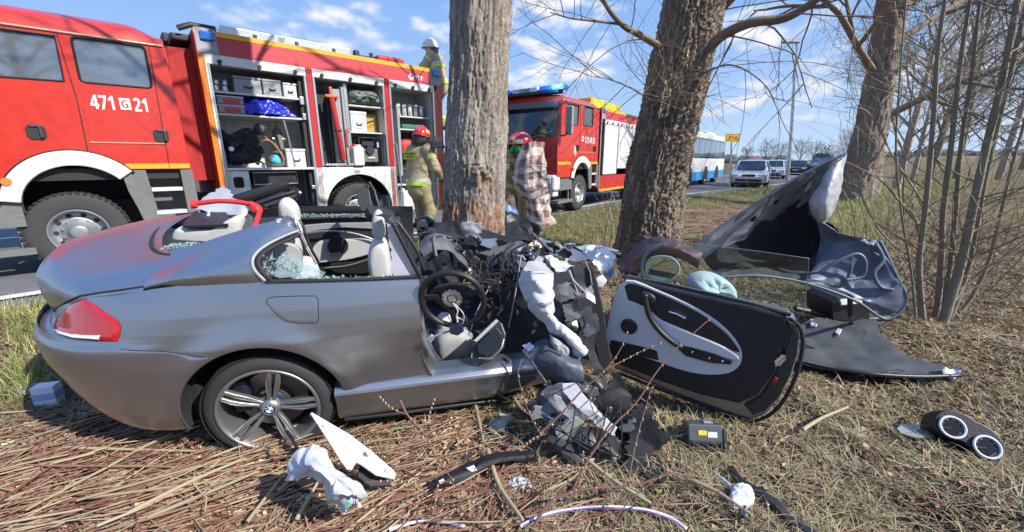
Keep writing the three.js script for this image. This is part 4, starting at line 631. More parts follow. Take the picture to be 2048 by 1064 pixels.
// ---- glass crumbs ----
function crumbs(name, n, gen, size, m, parent, label) {
  const g = new THREE.BufferGeometry(); g.setAttribute('position', new THREE.Float32BufferAttribute([-.5, 0, -.4, .5, .05, -.35, .35, 0, .5, -.4, .1, .4, 0, .35, 0], 3)); g.setIndex([0, 1, 2, 0, 2, 3, 0, 4, 1, 1, 4, 2, 2, 4, 3, 3, 4, 0]); const gg = g.toNonIndexed(); gg.computeVertexNormals();
  const im = new THREE.InstancedMesh(gg, m, n), o = new THREE.Object3D(), R = rngOf(n + 3); for (let i = 0; i < n; i++) { o.position.copy(gen(R)); o.rotation.set(R() * 6, R() * 6, R() * 6); const s = size * (.5 + R()); o.scale.set(s, s, s); o.updateMatrix(); im.setMatrixAt(i, o.matrix); }
  im.name = name; im.userData.kind = 'stuff'; if (label) im.userData.label = label; (parent || scene).add(im); return im;
}
crumbs('window_glass_crumbs', 1500, (R) => { const u = 525 + R() * 270, top = u < 600 ? 545 - 40 * R() * R() : 558 - 14 * R() * R(); return C(u, Math.min(558, top + 6), .80 - .12 * R()); }, .011, shardM, carG, 'teal broken safety glass along the window sill');
crumbs('shelf_glass_crumbs', 500, (R) => { const t = R(); return C(lerp(322, 372, t) + R() * 30, lerp(500, 492, t) + R() * 12 - 8, .45 - R() * .3); }, .012, shardM, carG, 'teal broken safety glass under the rear window');
crumbs('far_glass_crumbs', 400, (R) => C(560 + R() * 180, 434 - R() * 6, -.74), .012, shardM, carG, 'teal broken safety glass on the far window edge');
addC('quarter_glass', rag(px([[548, 548, .8], [552, 520, .77], [575, 500, .72], [596, 512, .74], [612, 530, .76], [650, 545, .79], [640, 556, .81], [560, 557, .81]]), { noise: .02, freq: 18, cell: .01, jag: .014 }), mat([.75, .84, .83], .1, { transmission: .85, thickness: 0 }));

// ---- the torn-open door ----
{
  const d = new THREE.Group(); d.name = 'door'; carG.add(d); d.userData.label = 'black inner door card hanging open and outward';
  const DZ = (u, k = 0) => lerp(2.58, 2.04, (u - 1215) / 390) - k, D = (l, k = 0) => l.map(([u, v, e = 0]) => CW(u, v, DZ(u, k + e)));
  const A = (n, g, m) => mesh(n, g, m, d);
  const outline = [[1222, 600], [1250, 556], [1330, 573], [1420, 593], [1510, 615], [1578, 632], [1592, 645], [1600, 668], [1598, 705], [1585, 752], [1562, 795], [1535, 826], [1505, 840], [1470, 830], [1400, 805], [1320, 776], [1228, 740], [1214, 690]];
  A('door_shell', slab(D(outline, -.02), .12, { bevel: .02 }), paintRough);
  A('door_card', slab(D([[1222, 600], [1250, 556], [1330, 573], [1420, 593], [1510, 615], [1572, 634], [1580, 660], [1566, 705], [1545, 750], [1515, 790], [1478, 806], [1400, 788], [1320, 762], [1228, 728], [1214, 690]], .03), .05, { bevel: .016 }), mat([.014, .015, .018], .6, { bumpMap: fineBump, bumpScale: .0015 }));
  A('door_edge', slab(D([[1574, 640], [1590, 648], [1598, 672], [1594, 710], [1580, 752], [1558, 795], [1530, 822], [1505, 832], [1488, 812], [1520, 795], [1548, 755], [1570, 705], [1582, 662]], .015), .05, { bevel: .008 }), mat([.05, .052, .058], .4, { metalness: .4 }));
  A('door_seal', tube(D([[1580, 636], [1598, 652], [1606, 680], [1602, 715], [1588, 762], [1562, 808], [1532, 834], [1502, 842], [1440, 822], [1350, 790], [1240, 747]]), .011, 8, { smooth: 60 }), rubber);
  A('door_latch', [slab(D([[1548, 722], [1562, 710], [1572, 714], [1562, 732], [1550, 734]], .04), .02), slab(D([[1556, 726], [1570, 716], [1572, 720], [1560, 732]], .048), .008)], bareMetal);
  A('latch_reflector', slab(D([[1543, 764], [1550, 754], [1556, 758], [1552, 766]], .045), .006), mat([.45, .03, .02], .25));
  A('card_insert', slab(D([[1226, 598], [1252, 560], [1316, 580], [1398, 618], [1450, 655], [1478, 690], [1485, 716], [1474, 738], [1442, 749], [1380, 744], [1300, 718], [1216, 688], [1213, 660]], .045), .02, { bevel: .006, smooth: 3 }), mat([.56, .57, .60], .55, { bumpMap: fineBump, bumpScale: .001 }));
  A('card_upper', slab(D([[1238, 596], [1256, 566], [1318, 586], [1396, 624], [1446, 661], [1470, 690], [1478, 706], [1440, 692], [1380, 668], [1330, 645], [1290, 614]], .052), .014, { bevel: .004, smooth: 3 }), mat([.016, .017, .02], .5));
  A('armrest', slab(D([[1304, 632], [1330, 643], [1380, 664], [1440, 690], [1476, 712], [1470, 722], [1400, 704], [1350, 690], [1318, 668]], .06), .03, { bevel: .01, smooth: 3 }), mat([.60, .61, .635], .55, { bumpMap: fineBump, bumpScale: .001 }));
  A('switch_strip', slab(D([[1348, 690], [1380, 694], [1430, 708], [1464, 722], [1462, 730], [1420, 726], [1370, 712]], .066), .012), blackPl);
  for (const [u, v] of [[1384, 704], [1418, 716], [1444, 722], [1356, 694]]) A('strip_screw', lathe([[.004, 0], [.0075, .002], [.0075, .005], [.004, .005]], 16, 'z').applyMatrix4(new THREE.Matrix4().setPosition(CW(u, v, DZ(u, .068)))), greyLt);
  A('door_speaker', (() => { const c = CW(1258, 653, DZ(1258, .05)), ux = CW(1280, 657, DZ(1280, .05)).sub(c).normalize(), uy = V(0, 1, 0).addScaledVector(ux, -ux.y).normalize(), n = ux.clone().cross(uy); return cyl(.052, .055, .02, 32, 'z').applyMatrix4(new THREE.Matrix4().makeBasis(ux, uy, n).setPosition(c)); })(), blackSoft);
  A('pull_handle', tube(D([[1290, 588], [1293, 610], [1300, 634], [1318, 660], [1342, 682], [1364, 696]], .085), .017, 10, { smooth: 24 }), blackPl);
  A('handle_boss', pillow(D([[1280, 592], [1286, 582], [1305, 588], [1312, 600], [1300, 610], [1286, 606]], .07), .04), blackPl);
  A('door_pocket', slab(D([[1222, 681], [1280, 692], [1340, 708], [1366, 722], [1340, 726], [1280, 712], [1224, 692]], .05), .012, { smooth: 2 }), blackPl);
  A('release_lever', tube(D([[1338, 623], [1354, 628], [1371, 637]], .07), .007, 8), chrome);
  A('window_seal', tube(D([[1244, 552], [1330, 569], [1420, 589], [1510, 611], [1582, 630]], .0), .012, 8), rubber);
  A('door_window', slab(D([[1238, 556], [1262, 520], [1292, 492], [1340, 484], [1420, 490], [1520, 503], [1618, 517], [1614, 570], [1606, 632], [1520, 612], [1400, 584]], -.02), .005, { bevel: .001 }), glassM);
  A('window_edge', tube(D([[1292, 492], [1340, 484], [1420, 490], [1520, 503], [1618, 517], [1614, 570], [1606, 632]], -.02), .002, 5), mat([.13, .2, .19], .25));
  A('quarter_frame', tube(D([[1286, 560], [1284, 530], [1296, 504], [1330, 488]], -.03), .01, 8, { smooth: 16 }), mat([.10, .19, .18], .3));
  // mirror, seen through the pane
  const mz = -.12, mo = [[1297, 552], [1294, 532], [1302, 519], [1322, 514], [1344, 518], [1357, 534], [1352, 550], [1336, 560], [1312, 562]];
  A('mirror_housing', pillow(D(mo.map(([u, v]) => [1326 + (u - 1326) * 1.18, 539 + (v - 539) * 1.22]), mz - .05), .1, { backk: 1.6, rp: .45 }), paint);
  A('mirror_glass', slab(D(mo, mz + .012), .008, { smooth: 4, bevel: .002 }), mat([.8, .82, .8], .02, { metalness: 1 }));
  A('mirror_rim', tube(D(mo.map(([u, v]) => [1326 + (u - 1326) * 1.06, 539 + (v - 539) * 1.07]), mz + .015), .006, 8, { closed: true, smooth: 40 }), greyLt);
  // bent pillar behind the pane; maroon colour paints a red reflection on grey metal
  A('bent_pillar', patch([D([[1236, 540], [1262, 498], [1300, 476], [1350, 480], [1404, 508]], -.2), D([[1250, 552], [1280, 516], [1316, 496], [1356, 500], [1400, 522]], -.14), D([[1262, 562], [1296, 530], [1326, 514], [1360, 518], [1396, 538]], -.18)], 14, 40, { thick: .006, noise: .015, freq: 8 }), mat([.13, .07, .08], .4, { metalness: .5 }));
}

FACE = CAM.clone();
// ---------- fire engines ----------
const fireRed = mat([.62, .035, .018], .26, { clearcoat: .8, clearcoatRoughness: .12, map: wearMap });
const fireRedBody = mat([.55, .028, .025], .32, { clearcoat: .6, clearcoatRoughness: .15, map: wearMap });
const redMatt = mat([.42, .022, .02], .75, { map: wearMap });
const pinkRed = mat([.60, .06, .075], .4, { map: wearMap });
const whiteP = mat([.78, .78, .77], .35, { map: wearMap, clearcoat: .3 });
const alu = mat([.62, .63, .64], .32, { metalness: .75, roughnessMap: grime });
const aluPaint = mat([.66, .67, .68], .42, { map: wearMap });
const stripeY = mat([.80, .36, .02], .4), stripeO = mat([.75, .19, .015], .4);
const blackT = mat([.02, .02, .022], .55), greyT = mat([.17, .175, .18], .55, { map: wearMap }), greyBox = mat([.33, .35, .38], .55, { map: wearMap });
const winGlass = mat([.26, .30, .34], .04, { metalness: .62 });
const winDark = mat([.02, .024, .03], .05, { clearcoat: 1, clearcoatRoughness: .02 });
const blueLamp = mat([.02, .16, .62], .12, { clearcoat: 1, transmission: .15 });
const alphaText = (w, h, draw, color, rough = .45) => { const t = canvasTex(w, h, (c) => { c.fillStyle = '#000'; c.fillRect(0, 0, w, h); c.fillStyle = '#fff'; c.strokeStyle = '#fff'; draw(c, w, h); }, { srgb: false }); return new THREE.MeshStandardMaterial({ color: Array.isArray(color) ? col(...color) : color, roughness: rough, alphaMap: t, transparent: true, side: THREE.DoubleSide }); };
const plane = (w, h, x, y, z) => new THREE.PlaneGeometry(w, h).translate(x, y, z);
const shapeOf = (pts, holes = []) => { const s = new THREE.Shape(pts.map(([x, y]) => new THREE.Vector2(x, y))); holes.forEach((h) => s.holes.push(new THREE.Path(h.map(([x, y]) => new THREE.Vector2(x, y))))); return s; };
const ext = (pts, depth, z, holes, b = .004) => new THREE.ExtrudeGeometry(shapeOf(pts, holes), { depth: depth - 2 * b, bevelEnabled: b > 0, bevelThickness: b, bevelSize: b, bevelOffset: -b, bevelSegments: 2 }).translate(0, 0, z + b);
const arcPts = (cx, cy, r, a0, a1, n = 20) => Array.from({ length: n + 1 }, (_, i) => { const a = lerp(a0, a1, i / n) * DEG; return [cx + r * Math.cos(a), cy + r * Math.sin(a)]; });
const rrect = (x0, x1, y0, y1, r, k = [0, 0, 0, 0]) => { const o = []; [[x1 - r, y1 - r, 0], [x0 + r, y1 - r, 90], [x0 + r, y0 + r, 180], [x1 - r, y0 + r, 270]].forEach(([cx, cy, a]) => o.push(...arcPts(cx, cy, r, a, a + 90, 5))); return o; };
const skew = (pts, k, y0) => pts.map(([x, y]) => [x + (y - y0) * k, y]);

function truckWheel(parent, x, rimM) {
  const w = new THREE.Group(); w.name = 'wheel'; w.position.set(x, .5, -.04); parent.add(w);
  mesh('tyre', lathe([[.27, -.29], [.3, -.31], [.42, -.315], [.48, -.3], [.5, -.26], [.503, -.16], [.5, -.06], [.48, -.02], [.42, 0], [.32, .004], [.285, -.012], [.27, -.03]], 64, 'z'), mat([.045, .044, .043], .85, { bumpMap: fineBump, bumpScale: .002 }), w);
  { const gs = []; for (let i = 0; i < 46; i++) { gs.push(box(.035, .03, .1, 0, .495, -.06, .004).rotateZ(i / 46 * 2 * Math.PI), box(.035, .03, .1, 0, .495, -.25, .004).rotateZ((i + .5) / 46 * 2 * Math.PI)); } mesh('tread', gs, rubber, w); }
  mesh('rim', lathe([[.285, -.015], [.29, 0], [.278, .006], [.262, -.02], [.25, -.09], [.2, -.11], [.16, -.1], [.14, -.06], [.1, -.05], [.095, .0], [.06, .015], [0, .015]], 48, 'z'), rimM, w);
  const holes = []; for (let i = 0; i < 10; i++) { const a = i / 10 * 2 * Math.PI; holes.push(cyl(.026, .026, .02, 14, 'z').translate(.215 * Math.cos(a), .215 * Math.sin(a), -.102)); } mesh('rim_hole', holes, blackT, w).userData.kind = 'stuff';
  const nuts = []; for (let i = 0; i < 10; i++) { const a = (i + .5) / 10 * 2 * Math.PI; nuts.push(cyl(.014, .014, .04, 6, 'z').translate(.155 * Math.cos(a), .155 * Math.sin(a), -.08)); } mesh('wheel_nut', nuts, alu, w).userData.kind = 'stuff';
}
function engine(name, label, pos, rotY, o) {
  const T = thing(name, label, 'fire engine'); T.position.copy(pos); T.rotation.y = rotY; T.updateMatrixWorld(true);
  const P = (n, g, m, par = T) => mesh(n, g, m, par);
  const cr_ = o.cabRear, bf = o.bodyFront, br = o.bodyRear, W = 2.46, fx = o.cabFront, top = 3.05, bodyTop = o.bodyTop || 3.17, wx = o.wx;
  // ---- cab side with window openings
  const ax = o.archX, ay = .84, ar = .665;
  const side = [[fx, .95], [fx - .02, 1.6], [fx + .04, 2.1], [fx + .2, 2.86], ...[[cr_ - .03, 2.86]], [cr_, 2.2], [cr_ + .02, 1.28], [o.archX + Math.sqrt(ar * ar - .44 * .44), 1.28], ...arcPts(ax, ay, ar, 41, 165, 18), [ax - ar, .95]];
  const w2 = skew(rrect(o.win2[0], o.win2[1], 2.33, 2.9 - .06, .05), .02, 2.33), w1 = [[o.win1[0] - .12, 2.3], [o.win1[1], 2.32], [o.win1[1] + .02, 2.82], [o.win1[0] + .05, 2.82], [o.win1[0] - .06, 2.5]];
  P('cab_side', ext(side, .06, -.06, [w2, w1], .008), fireRed);
  { const m = new THREE.Mesh(ext(side, .06, -W, [w2, w1], .008), fireRed); m.name = 'cab_far_side'; T.add(m); }
  P('rear_door_window', ext(w2, .01, -.035, [], .002), o.glass || winGlass); P('front_door_window', ext(w1, .01, -.035, [], .002), o.glass || winGlass);
  P('rear_window_rubber', tube([...w2.map(([x, y]) => V(x, y, -.004))], .014, 6, { closed: true }), blackT); P('front_window_rubber', tube(w1.map(([x, y]) => V(x, y, -.004)), .014, 6, { closed: true }), blackT);
  // roof: rounded profile along x
  P('cab_roof', sheet((s, t) => { const z = lerp(-W, 0, t), e = Math.min(1, Math.abs(t - .5) * 2), x = lerp(fx + .2, cr_ - .02, s), sx = sstep(0, .12, s) * (1 - .45 * sstep(.86, 1, s)); return V(x, 2.865 + (o.roofH || .3) * Math.pow(Math.max(0, 1 - Math.pow(e, 6)), .5) * sx, z); }, 30, 60, {}), fireRed);
  P('roof_gutter', tube([[fx + .2, 2.87, .004], [cr_ - .04, 2.87, .004]], .016, 6), o.gutter || mat([.7, .42, .3], .3, { metalness: .6 }));
  P('cab_rear_wall', box6(cr_ - .05, cr_, 1.0, 2.87, -W + .02, -.07), fireRed);
  P('cab_floor', box6(fx + .05, cr_ - .04, 1.15, 1.3, -W + .05, -.07), blackT);
  P('seat_row', [box(.5, .5, 1.9, cr_ - .35, 1.55, -1.2, .05), box(.14, .9, 1.9, cr_ - .15, 2.0, -1.2, .05), box(.5, .5, .5, fx + .85, 1.6, -.5, .06), box(.14, .8, .5, fx + 1.1, 2.05, -.5, .06)], blackT).userData.kind = 'stuff';
  // doors
  const dj = o.doorX; for (const [x, k] of [[dj, -.03], [cr_ - .2, .02]]) P('door_gap', tube([[x + k, 2.84, .001], [x, 2.1, .001], [x - .02, x === dj ? 1.52 : 1.3, .001]], .006, 5), blackT);
  for (const x of o.handles) { P('door_handle_cup', ext(rrect(x - .09, x + .07, 1.64, 1.81, .05), .02, -.004), blackT); P('door_handle', [box(.03, .14, .03, x + .03, 1.725, .03, .01), box(.1, .025, .02, x, 1.79, .022, .008)], mat([.05, .05, .055], .4)); }
  P('body_crease', tube([[dj + .02, 1.62, .0], [cr_ - .22, 1.62, .0]], .012, 5), mat([.70, .22, .18], .3));
  P('cab_stripe', box6(fx + .02, ax - ar - .02, 1.29, 1.36, -.02, .003, 0), stripeY); P('cab_stripe', box6(ax + .48, cr_ + .01, 1.29, 1.355, -.02, .003, 0), stripeY);
  // arch and fender
  P('fender_flare', ext([...arcPts(ax, ay, ar + .01, 172, 38, 24), ...arcPts(ax, ay - .02, ar - .15, 40, 170, 24)], .14, -.1, [], .015), whiteP);
  P('arch_shadow_line', tube(arcPts(ax, ay, ar + .015, 175, 36, 24).map(([x, y]) => V(x, y, .01)), .014, 6), blackT);  // black tube drawing the shadow gap around the fender arch
  P('wheel_housing', sheet((s, t) => { const a = lerp(-10, 190, s) * DEG, r = ar - .04; return V(ax + r * Math.cos(a), ay + r * Math.sin(a), lerp(-.02, -1.0, t)); }, 30, 4), blackT);
  P('housing_wall', box6(ax - .7, ax + .75, .2, 1.5, -1.05, -1.0), blackT);
  P('side_marker', cyl(.045, .045, .02, 20, 'z').translate(ax - .57, 1.16, .045), mat([.75, .2, .05], .3));
  // step box behind the wheel
  const sb = o.step; P('step_skirt', ext([[sb[0], 1.27], [sb[0] + .25, 1.27], [sb[0] + .3, .58], [sb[0] + .12, .58], [sb[0] + .09, .75], [sb[0] + .03, 1.0]], .06, -.07), greyT); P('step_panel', box6(sb[1] - .12, sb[1] + .02, .6, 1.27, -.07, -.01), greyT);
  P('step_well', box6(sb[0] + .2, sb[1] - .05, .55, 1.26, -.45, -.4), greyT); P('step_well_side', box6(sb[0] + .2, sb[0] + .22, .55, 1.26, -.4, -.07), greyT); for (const y of [.66, .98]) P('step_tread', box6(sb[0] + .27, sb[1] - .13, y, y + .05, -.16, .0), aluPaint);
  P('front_step', [box6(fx + .05, ax - .52, .62, .92, -.2, -.02), box6(fx + .05, ax - .5, .28, .36, -.25, .02), box6(ax - .62, ax - .57, .3, .65, -.12, -.08)], greyT).userData.kind = 'stuff';
  // ---- chassis
  P('chassis', [box6(fx + .2, br - .1, .55, .85, -1.7, -.75), box6(bf, br, .5, .6, -W + .1, -.5)], blackT).userData.kind = 'stuff';
  truckWheel(T, wx[0], o.rim || alu); truckWheel(T, wx[1], o.rim || alu);
  for (const x of wx) { const m = P('far_tyre', lathe([[.1, -.3], [.48, -.3], [.5, -.2], [.5, -.1], [.48, 0], [.1, 0]], 32, 'z').translate(x, .5, -W + .3), rubber); }
  // ---- front face
  P('front_panel', patch([[V(fx + .2, 2.86, 0), V(fx + .14, 2.86, -W / 2), V(fx + .2, 2.86, -W)], [V(fx + .04, 2.1, 0), V(fx - .04, 2.1, -W / 2), V(fx + .04, 2.1, -W)], [V(fx - .02, 1.6, 0), V(fx - .1, 1.6, -W / 2), V(fx - .02, 1.6, -W)], [V(fx, .95, 0), V(fx - .08, .95, -W / 2), V(fx, .95, -W)]], 12, 12), mat([.42, .03, .025], .3, { clearcoat: .6 }));
  P('windscreen', patch([[V(fx + .17, 2.82, -.08), V(fx + .1, 2.82, -W / 2), V(fx + .17, 2.82, -W + .08)], [V(fx + .0, 1.98, -.08), V(fx - .09, 1.98, -W / 2), V(fx + .0, 1.98, -W + .08)]], 8, 12, { thick: .02 }), winDark);
  P('sun_visor', patch([[V(fx + .12, 2.84, -.05), V(fx + .02, 2.84, -W / 2), V(fx + .12, 2.84, -W + .05)], [V(fx + .02, 2.68, -.05), V(fx - .1, 2.68, -W / 2), V(fx + .02, 2.68, -W + .05)]], 6, 12, { thick: .02 }), blackT);
  P('grille', [0, 1, 2].map((i) => box(.06, .1, 1.5, fx - .085, 1.75 - i * .2, -W / 2, .02)), blackT).userData.kind = 'stuff';
  P('front_bumper', [box(.35, .42, W + .02, fx + .02, .82, -W / 2, .08), box(.3, .18, W - .1, fx + .06, .55, -W / 2, .05)], aluPaint).userData.kind = 'stuff';
  P('headlight', box(.06, .16, .42, fx - .14, .9, -.3, .03), mat([.72, .74, .76], .12, { clearcoat: 1 })); P('headlight', box(.06, .16, .42, fx - .14, .9, -W + .3, .03), mat([.72, .74, .76], .12, { clearcoat: 1 }));
  P('bumper_grille', box(.04, .08, .4, fx - .15, .7, -.35, .01), blackT);
  P('wiper', [tube([[fx - .07, 2.0, -.9], [fx - .08, 2.08, -.5], [fx - .05, 2.02, -.2]], .012, 5)], blackT);
  // roof light bar
  P('light_bar', [box(.3, .13, .75, fx + .42, 3.2, -.4, .04), box(.3, .13, .75, fx + .42, 3.2, -W + .4, .04)], blueLamp).userData.kind = 'stuff';
  P('light_bar_base', box(.28, .1, W - .4, fx + .43, 3.12, -W / 2, .02), blackT);
  P('sign_panel', box(.26, .13, .8, fx + .42, 3.2, -W / 2, .02), aluPaint);
  if (o.sign) P('sign_text', new THREE.PlaneGeometry(.7, .12).rotateY(-Math.PI / 2).translate(fx + .285, 3.2, -W / 2), alphaText(512, 96, (c) => { c.font = 'bold 84px sans-serif'; c.textAlign = 'center'; c.textBaseline = 'middle'; c.fillText('STRAŻ', 256, 50); }, [.02, .02, .03]));
  if (o.lit) { const b = P('flashing_lamp', box(.2, .1, .3, fx + .3, 3.2, -.2, .03), new THREE.MeshStandardMaterial({ color: col(.1, .5, .9), emissive: col(.06, .5, 1), emissiveIntensity: 2.2, roughness: .3 })); const l = new THREE.PointLight(col(.1, .5, 1), 1.5, 4); l.position.set(fx + .1, 3.22, -.2); T.add(l); }
  // mirrors
  P('mirror_arm', [tube([[fx + .15, 2.75, -.02], [fx + .05, 2.8, .16], [fx + .12, 2.72, .22]], .018, 6), tube([[fx + .1, 2.0, -.02], [fx + .02, 2.0, .18], [fx + .12, 2.15, .22]], .018, 6)], blackT);
  P('mirror_housing', [box(.09, .5, .2, fx + .12, 2.45, .24, .03)], greyBox); P('wide_mirror', box(.09, .2, .2, fx + .12, 2.12, .24, .03), greyBox);
  // ---- body
  const dz = .72;
  P('body_front_wall', box6(bf, bf + .05, .5, bodyTop, -W, -.02), redMatt);
  P('body_neck', box6(cr_ + .003, bf - .003, 1.1, Math.min(2.95, bodyTop - .15), -W, -.34), redMatt);
  P('body_rear_wall', box6(br - .05, br - .003, .5, bodyTop, -W, -.02), fireRedBody);
  P('body_roof', box6(bf, br, bodyTop - .04, bodyTop - .003, -W, -.02), aluPaint);
  P('core_box', box6(bf + .05, br - .05, .62, bodyTop - .05, -W + .02, -dz - .02), aluPaint);
  P('top_panel', box6(bf, br, o.headTop, bodyTop - .075, -.06, 0), pinkRed);
  P('top_stripe', box6(bf, br, bodyTop - .072, bodyTop, -.06, .003), stripeY);
  P('upright', box6(bf, bf + .07, .5, o.headTop - .003, -.06, 0), o.open ? stripeO : alu); if (o.open) P('upright_edge', box6(bf + .073, bf + .115, .5, o.headTop - .003, -.05, .006), whiteP);
  P('upright', box6(br - .13, br, .35, o.headTop - .003, -.06, 0), fireRedBody); if (o.open) P('rear_stripe', box6(br - .19, br - .135, .35, o.headTop - .1, -.05, .002), stripeO);
  for (const x of [bf + .01, br - .27]) { P('corner_lamp_plate', box6(x, x + .25, bodyTop - .31, bodyTop + .02, -.05, .006), greyBox); P('corner_lamp', box(.17, .12, .05, x + .14, bodyTop - .08, .015, .02), blueLamp); }
  P('underbody', box6(bf + .02, wx[1] - .65, .42, .5, -.5, -.03), blackT);
  for (const [i, [x0, x1, y0]] of o.bays.entries()) {
    // rolled shutter box + rollers
    P('shutter_box', box6(x0 - .03, x1 + .03, o.headTop - .13, o.headTop - .003, -.1, .012), whiteP);
    for (const k of [.1, .5, .9]) P('roller', [cyl(.028, .028, .05, 14, 'z').translate(lerp(x0, x1, k), o.headTop - .09, .02), box(.03, .06, .03, lerp(x0, x1, k), o.headTop - .12, .02, .004)], blackT);
    if (i) P('post', box6(o.bays[i - 1][1] + .035, x0 - .035, .45, o.headTop - .003, -.06, 0), fireRedBody);
    P('shutter_rail', box6(x0 - .03, x0 + .005, y0, o.headTop - .13, -.06, .006), alu); P('shutter_rail', box6(x1 - .005, x1 + .03, y0, o.headTop - .13, -.06, .006), alu);
    if (o.open) { P('bay_back', box6(x0, x1, .45, o.headTop - .02, -dz - .015, -dz), aluPaint); P('bay_side', box6(x0 - .02, x0, .45, o.headTop - .05, -dz, -.07), aluPaint); P('bay_side', box6(x1, x1 + .02, .45, o.headTop - .05, -dz, -.07), aluPaint); P('bay_ceiling', box6(x0, x1, o.headTop - .12, o.headTop - .1, -dz, -.1), aluPaint); }
    else { const n = 22; for (let k = 0; k < n; k++) { const y = lerp(y0, o.headTop - .13, k / n); P('shutter_slat', box6(x0, x1, y + .002, y + (o.headTop - .13 - y0) / n - .002, -.03, -.005, .003), whiteP); } P('shutter_bar', box6(x0, x1, y0 - .03, y0 - .002, -.03, .012), alu); }
  }
  P('rear_fender', ext([[wx[1] - .75, .4], ...arcPts(wx[1] + .02, .52, .63, 190, -10, 26), [wx[1] + .78, .4], [wx[1] + .78, o.open ? 1.28 : 1.1], [wx[1] - .75, o.open ? 1.28 : 1.1]], .05, -.05, [], .006), o.open ? whiteP : fireRedBody);
  P('rear_wheel_housing', sheet((s, t) => { const a = lerp(-20, 200, s) * DEG; return V(wx[1] + .02 + .635 * Math.cos(a), .52 + .635 * Math.sin(a), lerp(-.01, -.7, t)); }, 30, 3), blackT);
  if (!o.open) P('arch_trim', tube(arcPts(wx[1] + .02, .52, .64, 190, -10, 26).map(([x, y]) => V(x, y, .01)), .035, 6), whiteP);
  return T;
}
const T1 = engine('fire_engine', 'red fire engine with open equipment lockers standing alongside the wrecked car', V(-5.63, ROAD_H, -5.09), 43 * DEG, {
  cabRear: 1.35, cabFront: -1.3, bodyFront: 1.68, bodyRear: 5.72, wx: [.1, 3.8], archX: .2, win2: [.45, 1.12], win1: [-.65, .31], doorX: .38, handles: [-.02, 1.12], step: [.62, 1.36], headTop: 2.86, open: true, rim: mat([.30, .31, .34], .5, { metalness: .5, roughnessMap: grime }),
  bays: [[1.8, 3.06, .5], [3.22, 4.42, 1.3], [4.58, 5.5, .42]] });
